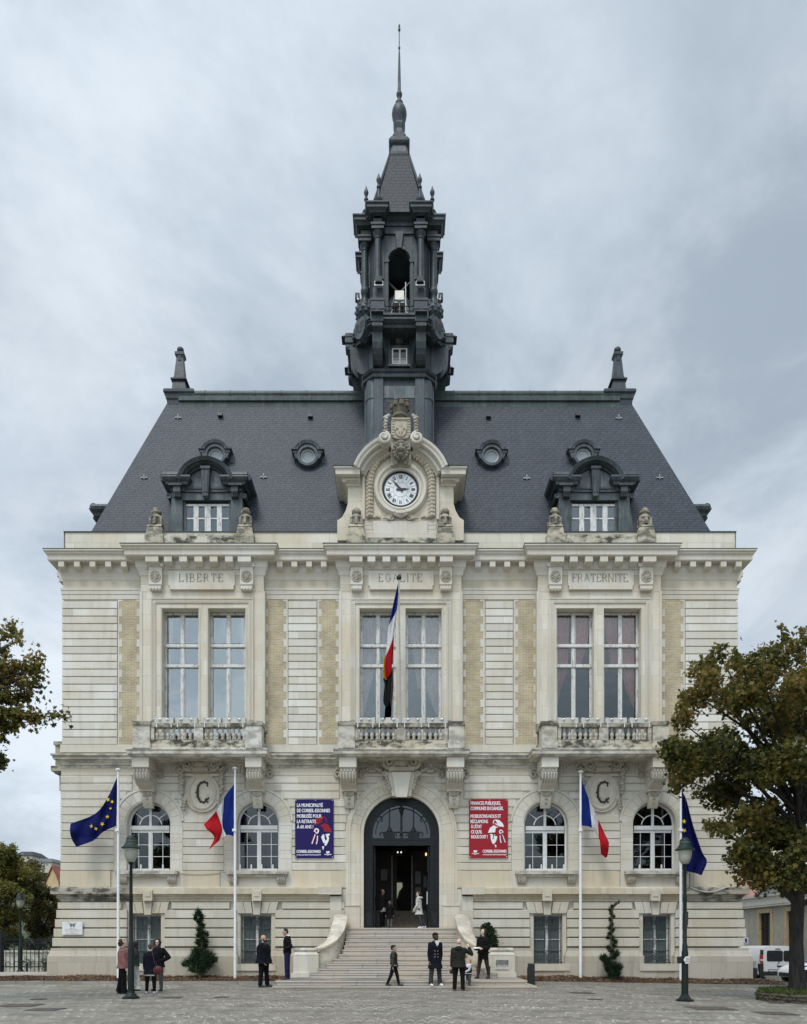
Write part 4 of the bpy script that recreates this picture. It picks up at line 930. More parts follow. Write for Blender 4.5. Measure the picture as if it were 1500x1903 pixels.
def dormer(name,loc,rz):
 Yq=.30;sc=(D+Yq)/F;u=lambda px:(px-384.5)*sc;h=lambda q:wz(q,Yq)-wz(990,Yq);h0=h;hp=lambda q:wz(q,Yq-.34)-wz(990,Yq)
 M=Matrix.Translation(loc)@Matrix.Rotation(rz,4,'Z');B1=1.9
 def out(nm,mb,mat,par,smooth=False):mb.xf(M);return mk(nm,mb,mat,par,smooth)
 mb=MB()
 for s in(-1,1):
  x0,x1=sorted((s*u(384.5+45),s*u(384.5+66)));mb.box(x0,x1,0,B1,-.05,h(905))
  x0,x1=sorted((s*u(384.5+45)-s*.10,s*u(384.5+45)));mb.box(x0,x1,.10,.25,0,h(929))
  mb.prism([(s*u(384.5+66),-.05),(s*u(384.5+66),h(935)),(s*u(384.5+71),h(960)),(s*u(384.5+74),-.05)],.06,.5)
 mb.box(u(384.5-45),u(384.5+45),0.004,.4,h(929),h(905));mb.box(u(384.5-45),u(384.5+45),.25,B1,h(931),h(929.2))
 DR=out('dormer',mb,ZINCL if 0 else zincmat('dormer_zinc',(.066,.081,.085)),TH)
 mb=MB();h=hp;zc=h(897)
 prof=[(.0,h(881)),(.34,h(882)),(.38,h(886)),(.34,h(890)),(.26,h(893)),(.24,h(897)),(.10,h(899)),(.08,h(905)),(.0,h(906))]
 xl,xr=u(384.5-58),u(384.5+58)
 for s in(-1,1):
  a,b=sorted((s*u(384.5+44),s*u(384.5+62)));mb.mold(prof,a,b,0.0,B1+.2)
  mb.tube([(s*u(384.5+50),-.20,h(881.5)),(s*u(384.5+78),-.20,h(881.5))],.16,8)
  mb.tube([(s*u(384.5+78),-.25,h(884)),(s*u(384.5+78),B1,h(884))],.15,8)
 rr=u(384.5+55);zc=h(897)
 R1=1.14;zc=h(849)-R1*1.0
 mb.arc(0,zc,[(R1,-.42),(R1+.03,-.36),(R1+.03,B1),(R1-.1,B1),(R1-.1,-.10),(R1-.13,-.34)],14,166,28)
 mb.arc(0,zc,[(R1-.14,-.30),(R1-.14,-.05),(R1-.24,-.05),(R1-.20,-.22)],14,166,28)
 mb.arc(0,zc,[(R1-.25,-.16),(R1-.25,0),(R1-.30,0),(R1-.29,-.12)],14,166,28)
 mb.box(xl,xr,-.08,.3,h(901),h(897));mb.box(xl,xr,-.05,.3,h(906),h(901.2))
 out('pediment',mb,zincmat('pediment_zinc',(.046,.058,.062)),DR,True)
 mb=MB();mb.prism([(-R1*.9,h(897)),(R1*.9,h(897))]+[((R1-.2)*math.cos(R(a)),zc+(R1-.2)*math.sin(R(a)))for a in range(16,165,8)],-.03,B1)
 out('tympanum',mb,ZINCL,DR)
 mb=MB()
 for s in(-1,1):
  a,b=sorted((s*u(384.5+43),s*u(384.5+68)));mb.box(a,b,-.30,.1,h(900),h(896.2))
  a,b=sorted((s*u(384.5+46.5),s*u(384.5+59.5)));mb.xprism([(-.24,h(900.2)),(-.24,h(910)),(-.14,h(918)),(.0,h(918)),(0,h(900.2))],a,b)
  for k in range(3):mb.ell((s*u(384.5+49+4*k),-.16,h(917)),.03,.05,.05,6,5)
  mb.arc(s*u(384.5+70),h(913),[(.03,-.02),(.10,-.04),(.10,.1),(.03,.1)],0,360,14);mb.tube([(s*u(384.5+70),.0,h(913)),(s*u(384.5+70),.9,h(913))],.10,8)
 mb.prism([(u(384.5-8),h(867)),(u(384.5+8),h(867)),(u(384.5+5),h(919)),(u(384.5-5),h(919))],-.26,.0);mb.box(u(384.5-9),u(384.5+9),-.30,0,h(869),h(864))
 for k in(-1,1):mb.stroke((u(384.5+k*4),h(872)),(u(384.5+k*2.5),h(912)),.06,-.29,-.24)
 mb.xf(M);mks('pilaster_block',mb,MATS['pediment_zinc'],DR)
 h=h0;mb=MB();Yw=.14
 a,b=u(384.5-43.5),u(384.5+43.5);t0,t1=h(937),.02
 mb.box(a,b,Yw,Yw+.08,t0,h(933));
 for k in range(5):
  x=a+(b-a)*k/4;w=.10 if k in(1,3)else(.12 if k==2 else .07);mb.box(max(a,x-w),min(b,x+w),Yw,Yw+.08,t1,t0-.002)
 mb.box(a+.1,b-.1,Yw+.01,Yw+.07,h(961),h(958.5));mb.box(a,b,Yw-.02,Yw+.08,-.02,.019)
 FRM=out('dormer_window',mb,WOOD,DR)
 mb=MB();mb.box(a,b,Yw+.045,Yw+.055,.01,t0);out('pane',mb,glassmat('dormer_glass',(.40,.45,.47),.09),FRM)
 mb=MB();mb.box(a-.4,b+.4,-.12,.1,-.12,-.03)
 for s in(-1,1):mb.prism([(s*u(384.5+66),h(945)),(s*u(384.5+84),h(918)),(s*u(384.5+84),h(942)),(s*u(384.5+68),h(945))],1.1,1.2)
 out('flashing',mb,ZINCL,DR)
 return DR
zD=wz(990,.3)
for px in(384.5,1104.5):dormer('dormer',(wx(px,.3),.30,zD),0.0)
dormer('side_dormer',(-13.0+.2,3.9,zD),-PI/2);dormer('side_dormer',(13.0-.15,3.9,zD),PI/2)
def pinnacle(px,Yc):
 h=lambda q:wz(q,Yc);hw=lambda p:p*(D+Yc)/F;cx=wx(px,Yc);mb=MB()
 mb.box(cx-hw(17),cx+hw(17),Yc-hw(17),Yc+hw(17),zt,h(1001));mb.frustum((cx,Yc),hw(15.5),hw(15.5),h(1001),hw(13),hw(13),h(985));mb.frustum((cx,Yc),hw(14),hw(14),h(985),hw(11),hw(11),h(980))
 o=mk('pinnacle',mb,stone('lichened_stone',(.50,.465,.37),.5,0,.9,.006,dirt=.7,dirty=(.22,.2,.14),black=.8),TH)
 mb=MB();mb.lathe([(hw(10.5),h(980)),(hw(10.5),h(967)),(hw(12.5),h(966)),(hw(12.5),h(964)),(hw(9),h(960)),(hw(6),h(958)),(hw(6),h(956)),(hw(9),h(954.5)),(hw(9.5),h(951)),(hw(7),h(950)),(hw(6),h(946)),(hw(3),h(945)),(hw(1),h(944))],cx,Yc,8,PI/8)
 for k in range(6):
  a=PI/6+k*PI/3;mb.box(cx+hw(11)*math.cos(a)-.05,cx+hw(11)*math.cos(a)+.05,Yc+hw(11)*math.sin(a)-.05,Yc+hw(11)*math.sin(a)+.05,h(979),h(965))
 mk('lantern_top',mb,stone('dark_weathered_stone',(.40,.375,.31),.5,0,.9,.004,dirt=.7,dirty=(.14,.13,.1),black=.8),o,False)
for px in(291,457.5,1030.5,1197.5):pinnacle(px,.12)
for px in(662.5,827):pinnacle(px,-.46)
Yg=-.22;gx=lambda p:wx(p,Yg);gz=lambda q:wz(q,Yg);gs=(D+Yg)/F
S_GAB=stone('gable_stone',(.655,.61,.51),.52,.15,.95,.007,dirt=.3)
mb=MB()
L_=[(629,1004),(629,966),(636,961),(643,948),(646.5,935),(646.5,900)];Rr=[(1489.5-a,b)for a,b in L_][::-1]
arcp=[(744.7+91*math.cos(R(a)),898-91*math.sin(R(a)))for a in range(12,169,6)]
mb.pprism(L_+arcp[::-1]+Rr,Yg,1.0)
mb.pprism([(627,1004),(627,966),(650,966),(650,1004)],Yg-.04,.5);mb.pprism([(839,1004),(839,966),(862,966),(862,1004)],Yg-.04,.5)
G=mk('clock_gable',mb,S_GAB,TH)
mb=MB();mb.pbox(677.5,811.5,991.5,1000,Yg-.12,0);mb.pbox(693,795,968,991.3,Yg-.06,0)
for k in range(3):mb.pbox(678,692.5,969+k*7.6,976+k*7.6,Yg-.035,0);mb.pbox(796,811,969+k*7.6,976+k*7.6,Yg-.035,0)
mk('gable_base',mb,S_TRIM,G)
def Zg(q):return gz(q)
mb=MB()
cgx,cgz=gx(744.7),gz(898)
mb.arc(cgx,cgz,[(66.5*gs,Yg-.10),(71*gs,Yg-.10),(71*gs,Yg),(66.5*gs,Yg)],0,180,36)
for s in(-1,1):mb.box(min(cgx+s*66.5*gs,cgx+s*71*gs),max(cgx+s*66.5*gs,cgx+s*71*gs),Yg-.10,Yg,gz(967),cgz-.002)
mk('inner_border',mb,S_TRIM,G)
mb=MB()
a0,a1=21,72
Yh_=Yg-.55;hg=(D+Yh_)/F;hz=lambda q:wz(q,Yh_);hcx,hcz=wx(744.7,Yh_),hz(898)
for(s0,s1)in((a0,a1),(180-a1,180-a0)):
 mb.arc(hcx,hcz,[(r_*hg,Yg+y_)for r_,y_ in((71,-.12),(71,.3),(95,.3),(95,-.56),(92.5,-.62),(89,-.60),(86.5,-.54),(83,-.52),(81.5,-.30),(75,-.26),(73,-.16))],s0,s1,22)
prof=[(.0,hz(864)+.03),(.50,hz(864)),(.50,hz(867)),(.44,hz(869.5)),(.44,hz(877.5)),(.36,hz(879)),(.22,hz(879.5)),(.20,hz(885)),(.10,hz(886)),(.06,hz(889)),(.0,hz(890))]
for s in(-1,1):
 a,b=sorted((cgx+s*75*gs,cgx+s*98.5*gs));mb.mold(prof,a,b,Yg,1.35,0,1 if s<0 else 0,1 if s>0 else 0)
 b0,b1=sorted((cgx+s*92*gs,cgx+s*104*gs));mb.box(b0,b1,Yg+.1,1.3,hz(864),hz(853))
HOOD=mks('arched_hood',mb,S_TRIM,G)
mb=MB()
for k in range(int((a1-a0)/2.1)):
 for an in(a0+2+k*2.1,180-a0-2-k*2.1):
  a=R(an);c,s=math.cos(a),math.sin(a)
  mb.stroke((hcx+75.2*hg*c,hcz+75.2*hg*s),(hcx+81.3*hg*c,hcz+81.3*hg*s),.045,Yg-.36,Yg-.25)
for s in(-1,1):
 for k in range(8):
  x=cgx+s*(78+k*3.1)*gs;mb.box(x-.02,x+.02,Yg-.27,Yg-.1,hz(884.5),hz(880.5))
mks('dentil_row',mb,S_TRIM,HOOD)
mb=MB()
for s in(-1,1):
 cx,cz=hcx+s*30.5*hg,hz(817);pts=[]
 for i in range(26):
  a=R(100)+i/25*3.6*PI;r_=(10.5-8.6*i/25)*gs
  pts.append(Vector((cx+s*r_*math.cos(a)*-1*-1,Yg-.64-.006*i,cz+r_*math.sin(a))))
 mb.tube(pts,[.075-.0015*i for i in range(26)],8)
 mb.disc(cx,cz,10.5*gs,Yg-.60,Yg+.1,20);mb.ell((cx,Yg-.72,cz),.08,.06,.08,10,8)
mks('hood_volute',mb,S_TRIM,HOOD,True)
mb=MB()
for s0,s1 in((a0-1,a1+2),(178-a1,181-a0)):mb.arc(hcx,hcz,[(94.6*hg,Yg-.60),(96.2*hg,Yg-.59),(96.2*hg,1.0),(94.6*hg,1.0)],s0,s1,22)
for s in(-1,1):
 a,b=sorted((cgx+s*98*gs,cgx+s*98.5*gs));mb.mold([(.0,hz(864)+.06),(.53,hz(864)+.025),(.53,hz(864)+.004),(0,hz(864)+.035)],min(cgx+s*88*gs,b),max(cgx+s*88*gs,b),Yg,1.36,0,1 if s<0 else 0,1 if s>0 else 0)
mks('lead_capping',mb,ZINC,HOOD)
kx,kz=gx(744.5),gz(911);mb=MB()
mb.arc(kx,kz,[(33*gs,Yg-.02),(35*gs,Yg-.14),(38*gs,Yg-.16),(40*gs,Yg-.12),(43*gs,Yg-.20),(47*gs,Yg-.20),(50*gs,Yg-.10),(50*gs,Yg),(33*gs,Yg)],0,360,48)
mk('clock_surround',mb,S_TRIM,G,True)
mb=MB();mb.arc(kx,kz,[(30.5*gs,Yg-.08),(33*gs,Yg-.08),(33*gs,Yg),(30.5*gs,Yg)],0,360,48);mk('clock_rim',mb,IRON,G)
mb=MB();mb.disc(kx,kz,31*gs,Yg-.045,Yg-.005,48);FACE=mk('clock_face',mb,plain('enamel_dial',(.80,.82,.82),.25,.03),G)
mb=MB()
for k in range(12):
 a=R(90-30*k-15);mb.stroke((kx+13.5*gs*math.cos(a),kz+13.5*gs*math.sin(a)),(kx+30*gs*math.cos(a),kz+30*gs*math.sin(a)),.022,Yg-.049,Yg-.046)
for rr in(13.5,29.6):mb.arc(kx,kz,[((rr-.45)*gs,Yg-.050),((rr+.45)*gs,Yg-.050),((rr+.45)*gs,Yg-.046),((rr-.45)*gs,Yg-.046)],0,360,48)
mk('dial_division',mb,plain('dial_grey',(.42,.46,.47),.4),FACE)
mb=MB();ROM=['XII','I','II','III','IIII','V','VI','VII','VIII','IX','X','XI']
for k,w in enumerate(ROM):
 a=R(90-30*k);c,s=math.cos(a),math.sin(a);ws={'I':.036,'V':.078,'X':.078};tot=sum(ws[x]for x in w);u0=-tot/2
 def PT(u,r_):return(kx+r_*gs*c+u*s,kz+r_*gs*s-u*c)
 for ch in w:
  w_=ws[ch];m_=u0+w_/2
  if ch=='I':mb.stroke(PT(m_,20),PT(m_,27),.025,Yg-.053,Yg-.046)
  elif ch=='V':mb.stroke(PT(m_,20),PT(m_-.03,27),.026,Yg-.053,Yg-.046);mb.stroke(PT(m_,20),PT(m_+.03,27),.014,Yg-.0535,Yg-.046)
  else:mb.stroke(PT(m_+.03,20),PT(m_-.03,27),.026,Yg-.053,Yg-.046);mb.stroke(PT(m_-.03,20),PT(m_+.03,27),.014,Yg-.0535,Yg-.046)
  u0+=w_
DIAL=plain('black_enamel',(.015,.015,.02),.35,.1)
mks('numeral',mb,DIAL,FACE,tol=.022)
def hand(nm,ang,ln,tail,w,Y):
 a=R(90-ang);c,s=math.cos(a),math.sin(a);mb=MB()
 def q(u,v):return(kx+gs*(u*c+v*s),kz+gs*(u*s-v*c))
 mb.prism([q(-tail,-w),q(ln*.55,-w*1.1),q(ln*.6,-w*.5),q(ln,0),q(ln*.6,w*.5),q(ln*.55,w*1.1),q(-tail,w)],Y,Y+.012);mb.disc(kx,kz,2.6*gs,Y-.004,Y+.012,12);mk(nm,mb,DIAL,FACE)
hand('minute_hand',-41,27,6,1.5,Yg-.085);hand('hour_hand',87,17.5,8,1.8,Yg-.068)
mb=MB()
path=[(687,958-7.2*k)for k in range(9)]+[(744.7-57.5*math.cos(R(a)),898-57.5*math.sin(R(a)))for a in range(4,72,7)]
for s in(0,1):
 for i,(p,q)in enumerate(path):
  p_=1489.4-p if s else p;w=P(p_,q,Yg-.08);dx=.075
  for e in(-1,0,1):
   nx=e*dx*(1 if i<9 else math.sin(R(90)))
   mb.ell((w.x+nx,w.y-(.05 if e==0 else 0),w.z+.02*e),.075,.08,.085,7,5)
  if i%2==0:mb.ell((w.x,w.y-.02,w.z+.06),.13,.07,.03,8,5)
 q=P(1489.4-692 if s else 692,960,Yg-.06);
 for k in range(5):mb.ell(q+Vector(((k-1)*.09*(-1 if s else 1),0,-.02+.03*(k%2))),.07,.05,.05,7,5)
mks('laurel_garland',mb,stone('garland_stone',(.56,.51,.41),3,0,3,.001,dirt=.6,dirty=(.22,.19,.14),black=.2),G,True)
mb=MB();q=P(744.5,962,Yg-.10)
for k in range(9):a=R(20+140*k/8);mb.tube([q,q+Vector((.30*math.cos(a),-.06,.33*math.sin(a)))],[.03,.055],6)
for s in(-1,1):volute(mb,q.x+s*.36,q.z+.02,Yg-.05,.13,1.6,.05,s);mb.tube([q+Vector((s*.4,0,-.06)),q+Vector((s*.6,0,.0)),q+Vector((s*.72,0,-.04))],[.05,.04,.02],6)
mk('shell_ornament',mb,S_CARV,G,True)
Ya=Yg-.42;mb=MB()
mb.pprism([(727,779),(763,779),(763,806),(758,813),(745,817),(732,813),(727,806)],Ya,.6);mb.pprism([(729,776),(761,776),(763,779),(727,779)],Ya-.04,.6);mb.pprism([(728,814),(762,814),(764,864),(726,864)],Ya+.12,.3)
ARMS=mk('coat_of_arms',mb,S_CARV,G)
mb=MB();sh=[(735,789),(740,787.5),(745,790),(750,787.5),(755,789),(756.5,797),(753,806),(745,813),(737,806),(733.5,797)]
mb.pprism(sh,Ya-.06,Ya)
c=P(745,800,Ya-.07);mb.ell(c,.10,.04,.13,8,6);mb.tube([c+Vector((0,0,-.2)),c+Vector((0,-.02,.27))],[.03,.05],6)
for s in(-1,1):mb.tube([c+Vector((s*.05,0,.03)),c+Vector((s*.16,0,.12)),c+Vector((s*.2,0,.02))],.03,6)
for k in range(6):mb.pbox(728,733,781+k*5,782.5+k*5,Ya-.02,Ya);mb.pbox(757,762,781+k*5,782.5+k*5,Ya-.02,Ya)
mk('shield',mb,stone('pale_carving',(.56,.52,.43),3,0,3,.001,dirt=.4,black=.15),ARMS,True)
mb=MB()
for s in(-1,1):
 for k in range(20):mb.ell(P(745+s*(28.5+2.4*math.sin(k*2.3)),774+k*1.9,Ya+.08-.04*(k%3)),.04+.03*((k*7)%3)/2,.05,.05,7,5)
 for k in range(3):mb.ell(P(745+s*(23+2*k),772+2*k,Ya+.05),.08,.06,.06,7,5)
 volute(mb,wx(745+s*25,Ya),wz(812,Ya),Ya+.1,.14,1.5,.05,s)
mks('oak_branch',mb,S_CARV,ARMS,True)
mb=MB();q=lambda z:wz(z,Ya);hw=lambda p:p*(D+Ya)/F;cx=wx(743.5,Ya);cy=Ya+.30
mb.lathe([(hw(9),q(778)),(hw(10),q(770)),(hw(14.5),q(768)),(hw(14),q(764)),(hw(11.5),q(762)),(hw(14),q(755)),(hw(15),q(750)),(hw(13),q(747)),(hw(13),q(742))],cx,cy,16)
for k in range(8):
 a=2*PI*k/8+.2;mb.lathe([(.10,q(752)),(.12,q(745)),(.10,q(744)),(.13,q(742.5)),(.10,q(740.5))],cx+hw(14.5)*math.cos(a),cy+hw(14.5)*math.sin(a),8)
mk('mural_crown',mb,stone('dark_crown_stone',(.19,.18,.15),3,0,3,.001,dirt=.7,dirty=(.1,.09,.07),black=.4),ARMS,True)
mb=MB();c=P(745,836,Yg-.62)
mb.ell(c,.20,.20,.24,14,10);mb.ell(c+Vector((0,-.15,-.06)),.12,.13,.11,10,8);mb.ell(c+Vector((0,-.10,-.24)),.11,.10,.07,10,6)
for s in(-1,1):
 mb.ell(c+Vector((s*.09,-.17,.08)),.06,.05,.035,8,5);mb.ell(c+Vector((s*.08,-.2,-.08)),.08,.07,.06,8,6);mb.ell(c+Vector((s*.19,.02,.17)),.06,.05,.07,8,6)
 for k in range(8):a=R(-70+24*k);mb.ell(c+Vector((s*(.25+.03*(k%2))*math.cos(a),.03,.30*math.sin(a))),.095,.10,.08,7,5)
 for k in range(5):mb.ell(P(745+s*(13.5-1.2*k),842+4.6*k,Yg-.45),.09,.09,.10,7,5)
mk('lion_mask',mb,stone('lion_stone',(.24,.225,.185),3,0,3,.001,dirt=.7,dirty=(.09,.08,.06),black=.3),ARMS,True)
TC=(-.02,2.6);T=None
def ph(q,a):return wz(q,TC[1]-a)
def sq(a,c):
 return[(c,-a),(a,-c),(a,c),(c,a),(-c,a),(-a,c),(-a,-c),(-c,-a)]
AS=1.34
mb=MB();zb=19.0;z704,z690,z600=ph(706,AS),ph(690,AS),ph(597,AS)
mb.plan(sq(AS,1.02),[(1,zb),(1,z600)],*TC)
TW=mk('bell_tower',mb,ZINC,TH)
mb=MB();mb.box(TC[0]-.66,TC[0]+.66,TC[1]-AS-.005,TC[1]-AS+.1,zb,ph(741,AS));mk('slate_cladding',mb,SLATE,TW)
mb=MB();mb.box(TC[0]-.64,TC[0]+.64,TC[1]-AS-.02,TC[1]-AS+.05,ph(740,AS),ph(718,AS));mk('zinc_panel',mb,ZINCL,TW)
ZSH=zincmat('shaft_zinc',(.058,.073,.082),.22)
mb=MB()
for s in(-1,1):
 for k in range(4):
  M=Matrix.Translation((TC[0],TC[1],0))@Matrix.Rotation(k*PI/2,4,'Z');i0=len(mb.v)
  mb.box(min(s*.66,s*1.03),max(s*.66,s*1.03),-AS-.10,-AS+.1,zb,z704);mb.xf(M,i0)
  if s>0:
   i0=len(mb.v);mb.lathe([(.30,zb),(.30,ph(742,AS)),(.33,ph(741,AS)),(.33,ph(738,AS)),(.30,ph(737,AS)),(.30,z704)],-1.08,-1.08,16);mb.xf(M,i0)
mks('corner_shaft',mb,ZSH,TW,True)
mb=MB()
P8=sq(1.0,.76)
mb.plan(sq(1,.74),[(1.36,z704),(1.50,z704+.02),(1.52,z704+.10),(1.46,z704+.16),(1.46,z690-.16),(1.52,z690-.12),(1.56,z690-.04),(1.50,z690),(1.36,z690+.03)],*TC)
mk('shaft_cornice',mb,ZINC,TW)
AG,CG=2.16,.88;zg1=ph(581,AG);zg0=ph(600,AG);GP=sq(1.0,CG/AG)
mb=MB()
mb.plan(GP,[(1.30,zg0-.12),(2.04,zg0-.10),(2.08,zg0-.02),(2.02,zg0+.04),(2.12,zg0+.10),(2.20,zg0+.14),(2.20,zg0+.20),(2.10,zg0+.23),(2.10,zg1-.10),(2.16,zg1-.08),(2.16,zg1),(1.92,zg1),(1.92,zg0+.3),(.5,zg0+.3)],*TC)
GAL=mk('gallery',mb,ZINC,TW)
mb=MB()
for k in range(4):
 for s in(-1,1):
  M=Matrix.Translation((TC[0],TC[1],0))@Matrix.Rotation(k*PI/2,4,'Z');i0=len(mb.v)
  q=[(-AG-.06,zg0+.02),(-AG-.06,zg0-.18),(-2.04,zg0-.26)]+[(-1.42-.62*math.cos(R(a))**1,z690+.05+(zg0-.45-z690)*(math.sin(R(90-a))if 0 else(1-math.sin(R(a)))))for a in range(0,91,15)]+[(-1.3,z690+.03),(-1.3,zg0+.02)]
  mb.xprism(q,s*.88-.20,s*.88+.20)
  mb.box(s*.88-.25,s*.88+.25,-AG-.09,-AG+.25,zg0+.02,zg0+.20);mb.box(s*.88-.22,s*.88+.22,-AG-.075,-AG+.1,zg0-.16,zg0-.06)
  mb.box(s*.88-.22,s*.88+.22,-AG-.08,-AG+.3,zg0+.2,zg1+.02)
  mb.frustum((s*.88,-AG+.0),.24,.24,zg1-.13,.02,.02,zg1+.14)
  mb.xf(M,i0)
mks('gallery_bracket',mb,ZINC,GAL)
mb=MB()
for k in range(4):
 M=Matrix.Translation((TC[0],TC[1],0))@Matrix.Rotation(k*PI/2+PI/4,4,'Z')
 for xo in(-.62,.62):
  i0=len(mb.v);q=[]
  for a in range(0,91,10):q.append((-1.48-.66*(1-math.sin(R(90-a))),z690+.0+(zg0-.1-z690)*math.sin(R(a))))
  q2=[(y-.16 if 0 else y+.16,z+.10)for y,z in q][::-1]
  mb.xprism(q+[(-1.50-.52,zg0-.06)]+[(-1.34,zg0-.06),(-1.34,z690)],xo-.10,xo+.10);mb.xf(M,i0)
 i0=len(mb.v);mb.box(-.5,.5,-2.05,-1.3,zg0-.14,zg0-.06);mb.xf(M,i0)
mks('corner_rib',mb,ZINC,GAL)
TXTC={}
def text_geo(body):
 if body in TXTC:return TXTC[body]
 cu=bpy.data.curves.new('t','FONT');cu.body=body;cu.size=1.0;cu.resolution_u=3;ob=bpy.data.objects.new('t',cu);COL.objects.link(ob)
 dg=bpy.context.evaluated_depsgraph_get();me=bpy.data.meshes.new_from_object(ob.evaluated_get(dg))
 v=[(a.co.x,a.co.y)for a in me.vertices];f=[tuple(p.vertices)for p in me.polygons]
 bpy.data.objects.remove(ob);bpy.data.curves.remove(cu);bpy.data.meshes.remove(me)
 TXTC[body]=(v,f);return TXTC[body]
def add_text(mb,body,x0,z0,Y,h,w=None,mi=0,bold=0.0,y_of=None):
 """flat lettering on the XZ plane: cap height h, total width w"""
 v,f=text_geo(body);xs=[a for a,b in v];a0,a1=min(xs),max(xs)
 cap=.73 if any(ch in body for ch in 'ABCDEFGHIJKLMNOPQRSTUVWXYZ0123456789')else .52
 sz=h/cap;sx=sz if w is None else w/(a1-a0)
 offs=[(0,0)]if not bold else[(-bold,0),(bold,0),(0,bold*.7),(0,-bold*.7)]
 for i,(ox,oz)in enumerate(offs):mb.add([(x0+(a-a0)*sx+ox,Y-.0006*i,z0+b*sz+oz)for a,b in v],f,mi)
for k in range(4):
 M=Matrix.Translation((TC[0],TC[1],0))@Matrix.Rotation(k*PI/2+PI/4,4,'Z');mb=MB();rd=(AG+CG)/math.sqrt(2)
 sc_=.50;zc=(zg0+zg1)/2+.02
 mb.prism([(a_*.78,zc+b_*.74)for a_,b_ in((-.34,.42),(-.16,.55),(0,.5),(.16,.55),(.34,.42),(.42,.2),(.38,-.25),(.2,-.5),(0,-.6),(-.2,-.5),(-.38,-.25),(-.42,.2))],-rd-.14,-rd+.2)
 mb.prism([(-.5,zg1),(.5,zg1),(.22,zg1+.34),(-.22,zg1+.34)],-rd-.05,-rd+.3)
 mb.xf(M);o=mk('shield',mb,zincmat('shield_zinc',(.062,.075,.082)),GAL)
 mb=MB();add_text(mb,'RF',-.22,zc-.2,-rd-.15,.42,.44,bold=.02);mb.xf(M);mk('monogram',mb,plain('near_black_zinc',(.012,.014,.016),.5),o)
mb=MB();Yt=TC[1]-AS;tx=lambda p:wx(p,Yt);tz=lambda q:wz(q,Yt)
mb.box(tx(721),tx(725.5),Yt-.10,Yt+.05,tz(681),tz(628));mb.box(tx(761),tx(765.5),Yt-.10,Yt+.05,tz(681),tz(628));mb.box(tx(720),tx(767),Yt-.14,Yt+.05,tz(684.5),tz(681));mb.box(tx(721),tx(765.5),Yt-.10,Yt,tz(628),tz(624))
mb.box(tx(735.5),tx(749),Yt-.16,Yt,tz(642),tz(627));mb.box(tx(727),tx(760),Yt-.05,Yt,tz(650),tz(643));mb.box(tx(725.5),tx(761),Yt-.04,Yt-.006,tz(683),tz(650))
WN=mk('gallery_window',mb,zincmat('window_zinc',(.06,.074,.078)),TW)
mb=MB()
for a,b,c,d in((728.5,731,650,680),(741.5,744.5,652,678),(754.5,757,650,680),(731.1,754.4,650,651.8),(731.1,754.4,678.2,680),(731.1,741.4,669,670),(744.6,754.4,669,670)):mb.box(tx(a),tx(b),Yt-.085,Yt-.045,tz(d),tz(c))
mk('window_frame',mb,plain('cream_frame',(.55,.53,.47),.6),WN)
mb=MB();mb.box(tx(731),tx(754.5),Yt-.052,Yt-.046,tz(680),tz(670));mk('lower_panel',mb,plain('pale_panel',(.36,.37,.36),.5),WN)
mb=MB();mb.box(tx(731),tx(754.5),Yt-.052,Yt-.046,tz(670),tz(651));mb.box(tx(725.6),tx(735),Yt-.052,Yt-.046,tz(642),tz(629));mb.box(tx(749.5),tx(760.8),Yt-.052,Yt-.046,tz(642),tz(629));mk('pane',mb,plain('dark_pane',(.015,.017,.02),.1,.1,2,spec=.6),WN)
zf=zg0+.3;AB,CB=1.24,.86;Yb=TC[1]-AB
ztop=ph(397,AB);zar=ph(464,AB);ro=.44;zsp=zar-ro
mb=MB()
for k in range(4):
 M=Matrix.Translation((TC[0],TC[1],0))@Matrix.Rotation(k*PI/2,4,'Z');i0=len(mb.v)
 sheet(mb,-CB,CB,zf,ztop,-AB,[(-ro,ro,zf+.001,zar,True)],.30)
 sheet(mb,-CB+.1,CB-.1,zf,ztop,-AB+.30,[(-ro,ro,zf+.001,zar,True)],.01)
 mb.add([(CB,-AB,zf),(AB,-CB,zf),(AB,-CB,ztop),(CB,-AB,ztop)],[(0,1,2,3)]);mb.add([(CB-.1,-AB+.3,zf),(AB-.3,-CB+.1,zf),(AB-.3,-CB+.1,ztop),(CB-.1,-AB+.3,ztop)],[(0,1,2,3)])
 mb.xf(M,i0)
mb.plan(sq(1,CB/AB),[(1.2,ztop-.25),(1.2,ztop-.1)],*TC);mb.plan(sq(1,CB/AB),[(1.2,zsp+.75),(1.2,zsp+.8)],*TC)
BF=mk('belfry',mb,ZINC,TW)
mb=MB()
for k in range(4):
 M=Matrix.Translation((TC[0],TC[1],0))@Matrix.Rotation(k*PI/2,4,'Z');i0=len(mb.v)
 mb.arc(0,zsp,[(ro+.02,-AB-.05),(ro+.13,-AB-.05),(ro+.13,-AB+.02),(ro+.02,-AB+.02)],0,180,20)
 for s in(-1,1):
  a,b=sorted((s*(ro+.02),s*(ro+.13)));mb.box(a,b,-AB-.05,-AB+.02,zf,zsp-.002)
  a,b=sorted((s*(ro-.02),s*(ro+.17)));mb.box(a,b,-AB-.07,-AB+.02,zsp-.12,zsp-.0)
 mb.prism([(-.17,ph(435,AB)),(.17,ph(435,AB)),(.09,zar-.02),(-.09,zar-.02)],-AB-.13,-AB+.05)
 mb.box(-.85,.85,-AB-.06,-AB+.02,ph(436.5,AB),ph(424,AB));mb.box(-.85,.85,-AB-.10,-AB+.02,ph(423.5,AB),ph(416,AB));mb.box(-.8,.8,-AB-.04,-AB+.02,ph(415.5,AB),ph(405,AB))
 for s in(-1,1):a,b=sorted((s*.62,s*.84));mb.box(a,b,-AB-.04,-AB,ph(520,AB),ph(447,AB))
 mb.xf(M,i0)
